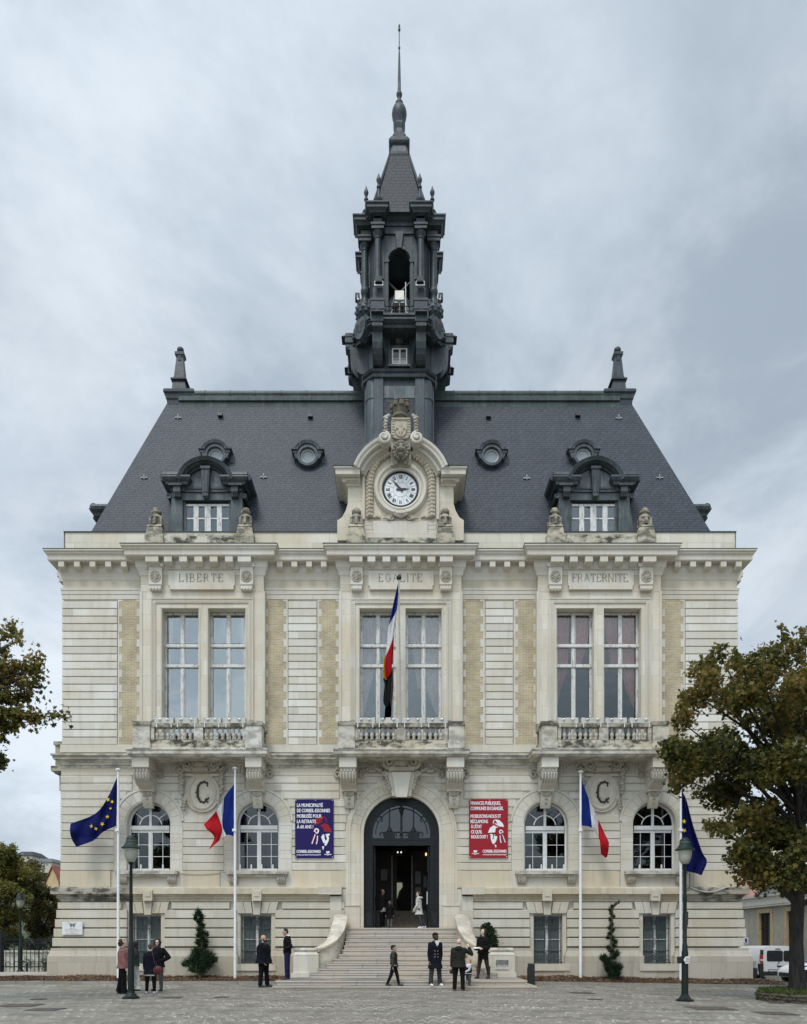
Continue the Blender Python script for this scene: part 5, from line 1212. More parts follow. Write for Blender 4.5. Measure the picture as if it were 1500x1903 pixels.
mk('belfry_arch',mb,ZINC,BF)
cols=[]
for k in range(4):
 for s in(-1,1):
  a=k*PI/2;x,y=s*.88,-1.44;cols.append((TC[0]+x*math.cos(a)-y*math.sin(a),TC[1]+x*math.sin(a)+y*math.cos(a),a))
A2=1.44;zcap1=ph(419.5,A2+.1);zcap0=ph(441,A2);zpd=ph(534,A2+.2)
first=None
mb=MB();mb.box(-.27,.27,-.24,.30,zf,zpd-.5);mb.box(-.31,.31,-.28,.32,zf,zf+.62);mb.box(-.33,.33,-.30,.32,zf+.62,zf+.72);mb.box(-.29,.29,-.26,.3,zpd-.56,zpd-.46);mb.box(-.20,.20,-.2,.3,zpd-.46,zpd-.0)
mb.lathe([(.17,zpd),(.17,zpd+.06),(.16,zpd+.1),(.145,zpd+.16),(.145,zpd+1.0),(.125,zcap0-.12),(.15,zcap0-.1),(.15,zcap0-.06),(.13,zcap0-.04),(.13,zcap0),(.21,zcap0+.1),(.22,zcap0+.16)],0,0,14)
mb.box(-.25,.25,-.25,.28,zcap0+.16,zcap1-.08);mb.box(-.28,.28,-.28,.3,zcap1-.08,zcap1)
zen=ph(394,A2+.2)
mb.box(-.18,.18,-.16,.3,zcap1,zcap1+.26);mb.box(-.2,.2,-.2,.3,zcap1+.30,zen);mb.box(-.13,.13,-.24,.3,zcap1+.30,zcap1+.42);mb.arc(0,(zcap1+.45+zen)/2,[(.0,-.23),(.09,-.23),(.09,-.18),(0,-.18)],0,360,12)
mb.box(-.3,.3,-.26,.3,zen-.06,zen+.02)
ztc=ph(372,A2+.48)
mb.mold([(.0,ztc+.03),(.20,ztc),(.20,ztc-.05),(.15,ztc-.09),(.15,ztc-.2),(.08,ztc-.24),(.04,ztc-.33),(.0,ztc-.35)],-.28,.28,-.28,.5)
first=mk('column',mb,ZINC,BF,True,local=True);first.matrix_parent_inverse=Matrix.Identity(4);first['label']='slim dark column with its projecting cornice block'
mb=MB();q0=ztc
mb.box(-.17,.17,-.17,.17,q0,q0+.36);mb.frustum((0,0),.2,.2,q0+.02,.14,.14,q0+.3)
mb.lathe([(.10,q0+.36),(.15,q0+.42),(.16,q0+.52),(.08,q0+.62),(.06,q0+.70),(.05,q0+.98),(.09,q0+1.02),(.09,q0+1.07),(.05,q0+1.1),(.055,q0+1.22),(.09,q0+1.28),(.10,q0+1.36),(.07,q0+1.44),(.03,q0+1.55),(.01,q0+1.62)],0,0,12)
pin=mk('corner_pinnacle',mb,ZINC,BF,True,local=True)
for i,(x,y,a)in enumerate(cols):
 for base in(first,pin):
  c=base if i==0 else base.copy()
  if i:COL.objects.link(c);c.parent=BF
  c.location=(x,y,0);c.rotation_euler=(0,0,a)
  if base is pin:
   c.location=(x-(x-TC[0])*.04,y-(y-TC[1])*.04,0)
mb=MB();mb.plan(sq(1,.66),[(1.30,zen-.1),(1.46,zen),(1.5,ztc-.2),(1.62,ztc-.18),(1.62,ztc-.04),(1.3,ztc+.02)],*TC);mk('belfry_cornice',mb,ZINC,BF)
for k in range(4):
 a=k*PI/2+PI/4;x,y=TC[0]+2.0*math.sin(a),TC[1]-2.0*math.cos(a)
 mb=MB();q=zg1+.14
 mb.lathe([(.20,q-.2),(.18,q+.1),(.33,q+.25),(.40,q+.42),(.36,q+.60),(.20,q+.74),(.14,q+.86),(.10,q+1.1),(.13,q+1.16),(.17,q+1.26),(.17,q+1.38),(.10,q+1.48),(.02,q+1.54)],x,y,16)
 for r_ in range(3):
  for c_ in range(9):b=2*PI*(c_+.5*(r_%2))/9;mb.ell((x+(.36-.02*abs(r_-1))*math.cos(b),y+(.36-.02*abs(r_-1))*math.sin(b),q+.30+.13*r_),.075,.075,.07,6,5)
 mk('pine_cone_urn',mb,ZINC,GAL,True)
def flood(x,y,z,rz):
 M=Matrix.Translation((x,y,z))@Matrix.Rotation(rz,4,'Z');mb=MB();mb.box(-.13,.13,-.12,.06,-.10,.12);mb.box(-.10,.10,-.13,-.12,-.08,.09);mb.xf(M);o=mk('floodlight',mb,BLACK,GAL)
 mb=MB();mb.tube([(-.17,0,-.16),(-.17,-.03,-.05),(-.13,0,.02)],.022,5);mb.tube([(.17,0,-.16),(.17,-.03,-.05),(.13,0,.02)],.022,5);mb.box(-.18,.18,-.05,.05,-.2,-.16);mb.xf(M);mk('bracket',mb,plain('galvanised',(.5,.52,.52),.4,.1,4,.4),o)
for px in(704,781):q=P(px,523,TC[1]-1.80);flood(q.x,q.y,q.z,0)
for px,s in((666,-1),(817.5,1)):q=P(px,554,TC[1]-1.3);flood(q.x,q.y,q.z,s*PI/2)
mb=MB();q=P(742.5,550,TC[1]-2.0);mb.box(q.x-.18,q.x+.18,q.y-.05,q.y+.06,q.z-.18,q.z+.18);o=mk('aerial_box',mb,plain('cream_plastic',(.70,.68,.58),.5),GAL)
mb=MB();mb.tube([(q.x,q.y+.08,zf),(q.x,q.y+.08,q.z+.1)],.02,6);mb.tube([(q.x+.25,q.y,zf),(q.x+.25,q.y,q.z+.55)],.022,6);mk('mast',mb,plain('galvanised',(.5,.52,.52),.4,.1,4,.4),o)
mb=MB();y=TC[1]-2.1
for z in(zg1+.12,zg1+.30):mb.tube([(TC[0]-.6,y,z),(TC[0]+.6,y,z)],.016,5)
for k in range(7):mb.tube([(TC[0]-.6+k*.2,y,zg1-.02),(TC[0]-.6+k*.2,y,zg1+.30)],.012,5)
mk('railing',mb,IRON,GAL)
mb=MB();zb_=zf+1.25
mb.lathe([(.52,zb_),(.50,zb_+.05),(.40,zb_+.25),(.34,zb_+.5),(.30,zb_+.68),(.18,zb_+.78),(.06,zb_+.8)],TC[0],TC[1],18);BELL=mk('bell',mb,plain('dark_bronze',(.05,.042,.03),.4,.2,4,.6),BF,True)
mb=MB()
for s in(-1,1):
 for y in(-.8,.8):
  mb.tube([(TC[0]+s*.8,TC[1]+y,zf),(TC[0]+s*.12,TC[1]+y*.9,zb_+.9)],.05,5);mb.tube([(TC[0]+s*.8,TC[1]+y,zsp-.2),(TC[0]+s*.05,TC[1]+y*.95,zsp-.9)],.035,5)
 mb.tube([(TC[0]+s*.8,TC[1]-.9,zf+1.2),(TC[0]+s*.1,TC[1]-.9,zf+.55)],.035,5)
mb.box(TC[0]-.8,TC[0]+.8,TC[1]-.08,TC[1]+.08,zb_+.82,zb_+.98);mb.lathe([(.28,zf+.02),(.30,zf+.3),(.1,zf+.5)],TC[0],TC[1]-.2,10)
mk('bell_frame',mb,plain('grey_steel_frame',(.11,.12,.12),.5),BF)
s0=1.14
mb=MB();zt1=ph(370,1.07);zt2_=ph(289,.44)
mb.plan(sq(1,.86),[(1.5,ztc-.02),(1.22,ztc+.25),(1.07,zt1),(.98,zt1+.2),(.44,zt2_)],*TC)
SP=mk('spire',mb,brickmat('spire_slate',(.034,.037,.044),(.038,.042,.049),(.012,.013,.016),.30,.17,.03,rough=.6,var=.14,bstr=.05),TW)
mb=MB()
for sx in(-1,1):
 for sy in(-1,1):mb.tube([(TC[0]+sx*1.03,TC[1]+sy*1.03,zt1),(TC[0]+sx*.42,TC[1]+sy*.42,zt2_)],.05,6)
h33=lambda q:wz(q,TC[1]-.4);w33=lambda p:p*(D+TC[1]-.4)/F
mb.plan(sq(1,.8),[(.44,zt2_-.02),(w33(20),h33(287)),(w33(20),h33(284)),(w33(17.5),h33(281)),(w33(17),h33(279)),(w33(15),h33(266)),(w33(18),h33(264)),(w33(19.5),h33(261)),(w33(19.5),h33(256)),(w33(18),h33(253)),(w33(12),h33(251))],*TC)
mb.plan(sq(1,.7),[(w33(12.5),h33(251)),(w33(12.5),h33(241)),(w33(11),h33(238.5)),(w33(9.8),h33(236))],*TC)
mb.plan(sq(1,.5),[(w33(9.8),h33(236)),(w33(9.2),h33(228)),(w33(11),h33(219)),(w33(11),h33(216))],*TC)
mk('spire_collar',mb,ZINC,SP)
mb=MB();h35=lambda q:wz(q,TC[1]-.1);w35=lambda p:p*(D+TC[1]-.1)/F
mb.lathe([(w35(a),h35(b))for a,b in((9.5,232),(10.5,224),(13,216),(14,209),(13.4,202),(11,196),(8,193),(7,191.5),(7.6,189.5),(7.4,187),(5,185),(4,183),(3.3,177),(5,174),(5.6,171),(4.8,168),(3.2,166),(2.9,150),(2.3,120),(1.7,98),(1.2,90),(1.2,86),(2,85),(2,83),(1,81),(.8,60),(.8,53),(2.2,51.5),(2.2,48),(.8,47),(1.8,44),(1.4,41),(.3,39))],TC[0],TC[1],16)
mk('spire_finial',mb,ZINC,SP,True)
def gzf(x,y=0.0):return-0.015*max(0.0,x-4.5)-(.03*max(0.0,y)if x>15 else 0.0)
def Pg(px,py,z0=0.0):
 """point of the square seen at a pixel"""
 z=z0
 for _ in range(6):
  d=(CAMZ-z)*F/(py-HZ);x=(px-CX)*d/F;z=z0+gzf(x)
 return Vector((x,d-D,z))
def cobble():
 m,t,b,o=nt('square_cobbles');v=objco(t);s=N(t,'ShaderNodeSeparateXYZ');L(t,v,s.inputs[0])
 def mth(op,a,bb=None,c=None):
  n=N(t,'ShaderNodeMath',_operation=op)
  for i,q in enumerate((a,bb,c)):
   if q is None:continue
   if hasattr(q,'links')or isinstance(q,bpy.types.NodeSocket):L(t,q,n.inputs[i])
   else:n.inputs[i].default_value=q
  return n.outputs[0]
 fx=mth('FRACT',mth('ADD',mth('DIVIDE',s.outputs[0],.26),mth('MULTIPLY',noise(t,v,.5,2,.5,0,1),2.0)));u=mth('SUBTRACT',fx,.5);arc_=mth('MULTIPLY',mth('MULTIPLY',u,u),2.6)
 yy=mth('ADD',s.outputs[1],arc_);wob=noise(t,v,.8,3,.5,0,1);yy=mth('ADD',yy,mth('MULTIPLY',wob,.14));xx=mth('ADD',s.outputs[0],mth('MULTIPLY',noise(t,v,2.3,2,.5,0,1),.10))
 c=N(t,'ShaderNodeCombineXYZ');L(t,xx,c.inputs[0]);L(t,yy,c.inputs[1])
 br=N(t,'ShaderNodeTexBrick',Scale=1.0);L(t,c.outputs[0],br.inputs['Vector'])
 br.inputs['Brick Width'].default_value=.125;br.inputs['Row Height'].default_value=.12;br.inputs['Mortar Size'].default_value=.011;br.inputs['Mortar Smooth'].default_value=.4
 br.inputs['Color1'].default_value=rgba((.40,.365,.295));br.inputs['Color2'].default_value=rgba((.285,.262,.212));br.inputs['Mortar'].default_value=rgba((.155,.15,.125))
 col=mixc(t,noise(t,v,.5,6,.65,.3,.7),br.outputs[0],mixc(t,.5,br.outputs[0],(.30,.27,.23)))
 fl=mth('LESS_THAN',mth('FRACT',mth('DIVIDE',yy,.78)),.20);fl2=mth('MULTIPLY',fl,noise(t,v,.9,5,.75,.47,.56))
 col=mixc(t,mth('MULTIPLY',fl2,.9),col,(.68,.66,.58))
 bd=mth('LESS_THAN',mth('FRACT',mth('DIVIDE',mth('ADD',s.outputs[1],.9),4.1)),.13)
 b2=N(t,'ShaderNodeTexBrick',Scale=1.0);L(t,v,b2 .inputs['Vector']);b2 .inputs['Brick Width'].default_value=.62;b2 .inputs['Row Height'].default_value=.18;b2 .inputs['Mortar Size'].default_value=.012
 b2 .inputs['Color1'].default_value=rgba((.33,.315,.265));b2 .inputs['Color2'].default_value=rgba((.28,.268,.225));b2 .inputs['Mortar'].default_value=rgba((.12,.115,.10))
 col=mixc(t,bd,col,b2 .outputs[0])
 col=mixc(t,noise(t,vmul(t,v,(.9,.8,1)),1.6,8,.78,.40,.62),col,mixc(t,.62,col,(.06,.057,.047)))
 col=mixc(t,noise(t,v,26,4,.7,.35,.75),mixc(t,.22,col,(.05,.05,.04)),col)
 L(t,col,b.inputs['Base Color']);b.inputs['Roughness'].default_value=.62;b.inputs['Specular IOR Level'].default_value=.35
 bump(t,b,br.outputs['Fac'],-.6,.02);return m
def soil():
 return plain('mulch_soil',(.115,.078,.05),.95,.5,3,bumpy=.8,bscale=14)
def gridmesh(xs,ys,zf_):
 mb=MB();nx,ny=len(xs),len(ys);mb.v=[(x,y,zf_(x,y))for y in ys for x in xs]
 mb.f=[[j*nx+i,j*nx+i+1,(j+1)*nx+i+1,(j+1)*nx+i]for j in range(ny-1)for i in range(nx-1)];mb.m=[0]*len(mb.f);return mb
xs=[-900,-300,-120,-60,-30,-20,-15,-10,-5,0,4.5,8,12,15,15.01,20,30,60,120,300,900];ys=[-200,-60,-31,-20,-12,-6,-3,-1.4,0,3,8,14,20,40,80,200,500,1200]
mk('square',gridmesh(xs,ys,gzf),cobble(),kind='structure',recalc=False)
mk('road',gridmesh([15.4,18.6,24,40],[-1.2,0,3,8,14,20,40],lambda x,y:gzf(x,y)+.012),plain('asphalt',(.075,.075,.073),.8,.25,3,bumpy=.3),kind='structure',recalc=False)
def bedz(x,y):return gzf(x)+.10+.17*(y+1.47)/1.1+.035*math.sin(x*1.7)*math.sin(y*3+x)
yk=-1.55
for x0,x1 in((-18.5,-4.0),(4.35,14.7)):
 mk('flower_bed',gridmesh(list(np.linspace(x0,x1,40)),[yk+.08,-1.1,-.7,-.3],bedz),soil(),kind='structure',recalc=False)
 mb=MB();n=int((x1-x0)/1.0)
 for k in range(n):
  a,b=x0+(x1-x0)*k/n,x0+(x1-x0)*(k+1)/n-.012;g0=gzf(a);g1=gzf(b)
  mb.add([(a,yk-.12,g0-.1),(b,yk-.12,g1-.1),(b,yk+.1,g1-.1),(a,yk+.1,g0-.1),(a,yk-.10,g0+.11),(b,yk-.10,g1+.11),(b,yk+.1,g1+.11),(a,yk+.1,g0+.11)],[(0,3,2,1),(4,5,6,7),(0,1,5,4),(1,2,6,5),(2,3,7,6),(3,0,4,7)])
 mk('kerb',mb,stone('grey_kerb_stone',(.27,.265,.245),3,0,3,.001,dirt=.5,black=.2),kind='structure')
def leafcards(pts,size,mat,name,flat=False,shape='maple',**kw):
 """many small leaf-shaped faces at the given points (numpy)"""
 n=len(pts)
 if shape=='maple':prof=np.array([(0,-.5),(.16,-.22),(.5,-.28),(.34,-.02),(.55,.22),(.24,.2),(0,.6),(-.24,.2),(-.55,.22),(-.34,-.02),(-.5,-.28),(-.16,-.22)])
 elif shape=='oval':prof=np.array([(0,-.5),(.2,-.15),(.18,.2),(0,.5),(-.18,.2),(-.2,-.15)])
 elif shape=='needle':prof=np.array([(-.07,-.5),(.07,-.5),(.0,.55)])
 else:prof=np.array([(-.5,-.12),(.5,-.15),(.45,.13),(-.4,.16)])
 k=len(prof);s=size*RNG.uniform(.5,1.4,n)
 if flat:nrm=np.stack([RNG.normal(0,.25,n),RNG.normal(0,.25,n),np.ones(n)],1)
 else:nrm=np.stack([RNG.normal(0,1,n),RNG.normal(0,1,n)-.35,RNG.normal(0,1,n)+.55],1)
 nrm/=np.linalg.norm(nrm,axis=1)[:,None]
 r=RNG.normal(0,1,(n,3));u=np.cross(nrm,r);u/=np.linalg.norm(u,axis=1)[:,None];w=np.cross(nrm,u)
 if shape=='needle' and 'axis' in kw:w=kw['axis'];u=np.cross(w,r);u/=np.linalg.norm(u,axis=1)[:,None]
 fold=(np.abs(prof[:,0])*.35)[None,:,None]*nrm[:,None,:]
 V=pts[:,None,:]+s[:,None,None]*(prof[None,:,0,None]*u[:,None,:]+prof[None,:,1,None]*w[:,None,:]+fold)
 me=bpy.data.meshes.new(name);me.vertices.add(n*k);me.vertices.foreach_set('co',V.reshape(-1).astype(np.float32))
 me.loops.add(n*k);me.loops.foreach_set('vertex_index',np.arange(n*k,dtype=np.int32));me.polygons.add(n)
 me.polygons.foreach_set('loop_start',np.arange(0,n*k,k,dtype=np.int32));me.polygons.foreach_set('loop_total',np.full(n,k,np.int32));me.update();me.validate()
 me.materials.append(mat);ob=bpy.data.objects.new(name,me);COL.objects.link(ob);return ob
LIT=leafmat('bark_and_leaf_litter',[(.1,(.05,.032,.02)),(.4,(.14,.085,.05)),(.7,(.22,.13,.07)),(.95,(.33,.22,.12))],.1)
for x0,x1,n in((-18,-4.3,6200),(4.7,14.6,5200)):
 x=RNG.uniform(x0,x1,n);y=RNG.uniform(yk+.12,-.42,n);z=np.array([bedz(a,b)for a,b in zip(x,y)])+RNG.uniform(0,.035,n)
 o=leafcards(np.stack([x,y,z],1),.085,LIT,'leaf_litter',True,'chip');o['kind']='stuff';o['label']='brown bark chips and dead leaves on the bed'
SX=wx(748,-.3);RIS=.1663;Z1,Z2=.13,.30
ST_=thing('entrance_staircase','broad pale stone steps with curved side walls up to the entrance','staircase',(SX,-2.4,0))
half={13:(643,853),12:(642.5,853.5),11:(642,854),10:(641,855),9:(639,857),8:(634,861),7:(627,867),6:(616,875),5:(603.5,887),4:(589,903),3:(573,927)}
for k in range(3,14):
 Yk=-.35-(13-k)*.275;x0,x1=wx(half[k][0],Yk),wx(half[k][1],Yk);z1_=Z2+(k-2)*RIS;mb=MB()
 c=.22 if k<9 else .01
 pts=[(x0,.25 if k>8 else Yk+.7),(x0,Yk+c),(x0+c*.35,Yk+c*.3),(x0+c,Yk),(x1-c,Yk),(x1-c*.35,Yk+c*.3),(x1,Yk+c),(x1,.25 if k>8 else Yk+.7)]
 mb.zprism([(SX+(x-SX)*.995,y+.03)for x,y in pts],z1_-RIS-.02,z1_-.05);mb.zprism(pts,z1_-.048,z1_)
 mk('stair_step',mb,S_STEP,ST_)
mb=MB();mb.box(-2.0,2.2,-.4,.3,.2,Z2+9*RIS);mb.box(-2.1,2.3,-1.6,-.3,.1,Z2+5*RIS-.1);mk('stair_core',mb,S_STEP,ST_)
mb=MB();mb.zprism([(-4.10,-1.6),(-4.10,-4.75),(wx(978,-4.75),-4.75),(wx(978,-4.75),-1.6)],-.1,Z2-.05);mb.zprism([(-4.14,-1.6),(-4.14,-4.80),(wx(978.5,-4.8)+.03,-4.80),(wx(978.5,-4.8)+.03,-1.6)],Z2-.048,Z2)
mk('stair_platform',mb,S_STEP,ST_)
mb=MB();mb.zprism([(wx(508,-5.05),-1.7),(wx(508,-5.05),-5.05),(wx(996,-5.05),-5.05),(wx(996,-5.05),-1.7)],-.2,Z1-.05);mb.zprism([(wx(506,-5.1),-1.7),(wx(506,-5.1),-5.10),(wx(998,-5.1),-5.10),(wx(998,-5.1),-1.7)],Z1-.048,Z1)
mk('stair_step',mb,S_STEP,ST_)
def catmull(P_,n):
 P_=[Vector(p)for p in P_];Q=[P_[0]*2-P_[1]]+P_+[P_[-1]*2-P_[-2]];out=[]
 for i in range(1,len(Q)-2):
  for k in range(n):
   t=k/n;a,b,c,d=Q[i-1],Q[i],Q[i+1],Q[i+2]
   out.append(.5*((2*b)+(c-a)*t+(2*a-5*b+4*c-d)*t*t+(3*b-a-3*c+d)*t**3))
 return out+[P_[-1]]
for s,cxs in((-1,2.30),(1,2.42)):
 pth=catmull([(cxs,-.30,2.66),(cxs+.01,-.75,2.45),(cxs+.07,-1.25,2.08),(cxs+.28,-1.68,1.69),(cxs+.66,-1.95,1.43),(cxs+1.05,-2.08,1.33)],6)
 mb=MB();sec=[(-.20,-1),(-.20,-.16),(-.26,-.13),(-.27,-.05),(-.2,0),(.2,0),(.27,-.05),(.26,-.13),(.20,-.16),(.20,-1)]
 rows=[]
 for i,p in enumerate(pth):
  t=(pth[min(i+1,len(pth)-1)]-pth[max(i-1,0)]);t.z=0;t.normalize();nrm=Vector((-t.y,t.x,0))
  rows.append([(s*(p.x+nrm.x*a),p.y+nrm.y*a,(p.z+b)if b>-.9 else 0.0)for a,b in sec])
 m=len(sec);mb.v=[q for r_ in rows for q in r_];mb.f=[[i*m+k,i*m+k+1,(i+1)*m+k+1,(i+1)*m+k]for i in range(len(rows)-1)for k in range(m-1)]
 mb.f+=[list(range(m)),list(range((len(rows)-1)*m,len(rows)*m))];mb.m=[0]*len(mb.f)
 mk('side_wall',mb,stone('stair_wall_stone',(.64,.60,.51),2,0,1.6,.006,dirt=.4,black=.3),ST_,True)
 x0,x1=(wx(545,-2.4),wx(592,-2.4))if s<0 else(wx(909,-2.4),wx(957,-2.4))
 mb=MB();mb.box(x0,x1,-2.4,-1.5,Z2,1.12);mb.box(x0-.07,x1+.05,-2.47,-1.4,Z2,Z2+.16);mb.frustum(((x0+x1)/2,-1.95),(x1-x0)/2+.01,.46,1.12,(x1-x0)/2-.08,.38,1.22)
 PD=mk('pedestal',mb,S_TRIM,ST_)
 mb=MB();mb.tube([(x0+.06,-2.28,1.29),(x1-.06,-2.28,1.29)],.085,8);mb.box(x0-.02,x1+.02,-2.3,-1.55,1.22,1.34);mk('cap_rail',mb,S_LIGH,PD,True)
t=thing('plaque','grey metal plaque set in the pedestal beside the steps','plaque',(wx(933,-2.41),-2.41,.55))
mb=MB();mb.pbox(920.5,946.5,1782.5,1801.5,-2.44,-2.40);mk('plaque_frame',mb,plain('white_plaque_frame',(.55,.54,.5),.6),t)
mb=MB();mb.pbox(922,945,1784,1797,-2.448,-2.44);mk('plaque_panel',mb,plain('dull_zinc_plate',(.15,.145,.13),.45,.3,8),t)
mb=MB()
for k in range(11):a=923.2+k*1.95;h_=(k*37%5)*.55;mb.pbox(a,a+1.1,1794.6-h_,1797,-2.452,-2.447)
mb.pbox(923,944,1799,1800,-2.445,-2.439)
mk('plaque_relief',mb,plain('pale_relief',(.55,.54,.5),.6),t)
MAN=plain('rusty_cast_iron',(.085,.07,.058),.7,.4,9,bumpy=.4)
def cover(px,py,w,h,rnd,lab):
 p=Pg(px,py);mb=MB();d=D+p.y;hw_=w*d/F/2
 hd=h*d*d/(CAMZ*F)/2
 z0,z1_=p.z-.03,p.z+.012
 if rnd:mb.zprism([(p.x+hw_*math.cos(2*PI*k/24),p.y+hw_*math.sin(2*PI*k/24))for k in range(24)],z0,z1_);mb.zprism([(p.x+hw_*.8*math.cos(2*PI*k/24),p.y+hw_*.8*math.sin(2*PI*k/24))for k in range(24)],z1_,z1_+.006)
 else:mb.box(p.x-hw_,p.x+hw_,p.y-hd,p.y+hd,z0,z1_);mb.box(p.x-hw_*.92,p.x+hw_*.92,p.y-hd*.9,p.y+hd*.9,z1_,z1_+.005)
 mk('manhole_cover',mb,MAN,None,label=lab,cat='manhole cover',group='covers set in the square')
cover(72,1857.5,31,5,1,'round cover in the cobbles between the fence and the pink-jacketed woman')
cover(36,1869,72,5,0,'large rectangular iron cover, leftmost in the cobbles')
cover(84,1876.5,60,4.5,0,'rectangular iron cover in front of the leftmost large one')
cover(318,1854.5,36,2.6,0,'thin iron grating to the right of the woman with the red bag')
cover(412,1853.5,29,5,1,'round cover in the cobbles in front of the bushy cypress')
cover(1081,1845.5,40,3,0,'thin iron grating by the kerb near the spiral cypress')
cover(1106,1858,29,5,1,'round cover in the cobbles in front of the spiral cypress')
cover(1320,1874.5,76,6,0,'large rectangular cover in front of the lamp with signs')
cover(1443,1864.5,30,4,1,'round cover just in front of the log-edged tree bed')
cover(1440,1884,62,6,0,'rectangular cover nearest the viewer before the tree bed')
V_=Vector
p=V_((wx(987.5,-1.75),-1.75,0));t=thing('bollard','dark green square bollard beside the bottom step','bollard',p)
mb=MB();mb.box(p.x-.115,p.x+.115,p.y-.11,p.y+.11,p.z-.1,p.z+.76);mb.box(p.x-.14,p.x-.116,p.y-.1,p.y+.1,p.z-.1,p.z+.64);mk('post',mb,IRON if 0 else plain('dark_green_paint',(.005,.012,.010),.5,.2),t)
mb=MB();mb.frustum((p.x,p.y),.115,.11,p.z+.76,.095,.09,p.z+.79);mk('cap',mb,MATS['dark_green_paint'],t)
def flag(name,rows,Y,mats,matfn,label,nu=30,nv=24,wave=.16,ph_=0.0,waves=2.2):
 """rows: control net of (px, py), first row along the top; bent in depth like blown cloth"""
 def cr(a,b,c,d,t):return .5*((2*b)+(c-a)*t+(2*a-5*b+4*c-d)*t*t+(3*b-a-3*c+d)*t**3)
 G_=np.array(rows,float);R_,C_=G_.shape[:2]
 def ev(arr,t):
  n=len(arr);s=t*(n-1);i=min(int(s),n-2);f=s-i;g=lambda k:arr[k]if 0<=k<n else(2*arr[0]-arr[1]if k<0 else 2*arr[-1]-arr[-2])
  return cr(g(i-1),g(i),g(i+1),g(i+2),f)
 mb=MB()
 for j in range(nv+1):
  for i in range(nu+1):
   u,w=i/nu,j/nv;row=np.array([ev(G_[:,c],w)for c in range(C_)]);p=ev(row,u)
   y=Y-wave*u*math.sin(u*waves*2*PI+w*2.2+ph_)-.06*math.sin(w*9+u*5)*u-.035*math.sin(u*17-w*6)
   mb.v.append((wx(p[0],y),y,wz(p[1],y)))
 for j in range(nv):
  for i in range(nu):mb.f.append([j*(nu+1)+i,j*(nu+1)+i+1,(j+1)*(nu+1)+i+1,(j+1)*(nu+1)+i]);mb.m.append(matfn((i+.5)/nu,(j+.5)/nv))
 o=mk(name,mb,mats,None,True,label=label,cat='flag',group='flags in front of the town hall',recalc=False);o.data.polygons.foreach_set('use_smooth',[True]*len(o.data.polygons));return o,mb
FB,FW,FR=clothmat('flag_blue',(.008,.024,.17),.25),clothmat('flag_white',(.78,.78,.80),.35),clothmat('flag_red',(.42,.012,.018),.3)
EUB,EUY=clothmat('flag_deep_blue',(.006,.010,.088),.25),clothmat('flag_star_gold',(.80,.60,.03),.2)
FK,FY=clothmat('flag_black',(.012,.012,.012),.1),clothmat('flag_gold',(.75,.48,.03),.3)
tri=lambda u,v:0 if u<.36 else(1 if u<.66 else 2)
Yp=-.75
flag('french_flag',[[(436,1456),(418,1480),(402,1507),(379,1532)],[(436,1488),(416,1506),(409,1526),(384,1541)],[(435,1522),(414,1533),(413,1542),(398,1556)],[(434,1554),(422,1552),(408,1562),(388,1580)]],Yp,[FB,FW,FR],tri,'blown blue white and red flag flying left over the left arched windows')
flag('french_flag',[[(1080,1447),(1093,1481),(1112,1523),(1132,1566)],[(1080,1477),(1096,1507),(1112,1541),(1131,1580)],[(1080,1507),(1098,1527),(1113,1556),(1127,1594)],[(1080,1534),(1098,1538),(1113,1557),(1117,1587)]],Yp,[FB,FW,FR],tri,'blue white and red flag drooping to the right before the letter C',ph_=1.0)
def star(mb,px,py,r,Y,rot=.2):
 x,z=wx(px,Y),wz(py,Y);rr=r*(D+Y)/F
 mb.prism([(x+(rr if k%2==0 else rr*.42)*math.sin(rot+k*PI/5),z+(rr if k%2==0 else rr*.42)*math.cos(rot+k*PI/5))for k in range(10)],Y,Y+.004)
def stars(o,fm,lst):
 mb=MB()
 for px,py,r in lst:
  best=min(fm.v,key=lambda q:(CX+q[0]*F/(D+q[1])-px)**2+(HZ-(q[2]-CAMZ)*F/(D+q[1])-py)**2);star(mb,px,py,r,best[1]-.035,.3+px)
 mks('star',mb,EUY,o,tol=.0)
one=lambda u,v:0
o,fm=flag('european_flag',[[(219,1441),(200,1482),(177,1512),(131,1531)],[(218,1475),(199,1506),(170,1531),(130,1546)],[(217,1505),(196,1526),(172,1549),(134,1561)],[(216,1535),(192,1546),(174,1562),(142,1574)]],Yp,[EUB],one,'dark blue flag with gold stars flying to the left',wave=.22)
stars(o,fm,[(200.5,1486,4.6),(189.5,1495,3.6),(208.5,1490,3.6),(205.5,1502.5,2.6),(199.5,1518,4),(190,1531.5,4.2),(178.5,1540,3.6),(170.5,1535.5,4.4)])
o,fm=flag('european_flag',[[(1267,1470),(1270,1474),(1274,1482),(1277,1490)],[(1267,1520),(1273,1522),(1280,1526),(1289,1536)],[(1267,1570),(1278,1572),(1292,1574),(1305,1583)],[(1268,1605),(1280,1600),(1300,1598),(1314,1601)],[(1268,1617),(1280,1620),(1293,1623),(1304,1627)]],Yp,[EUB],one,'dark blue flag with gold stars hanging behind the right lamp',wave=.12)
stars(o,fm,[(1271.5,1526.5,4.6),(1272,1543.5,4.6)])
FPW=plain('white_enamel_pole',(.78,.79,.80),.35,.04)
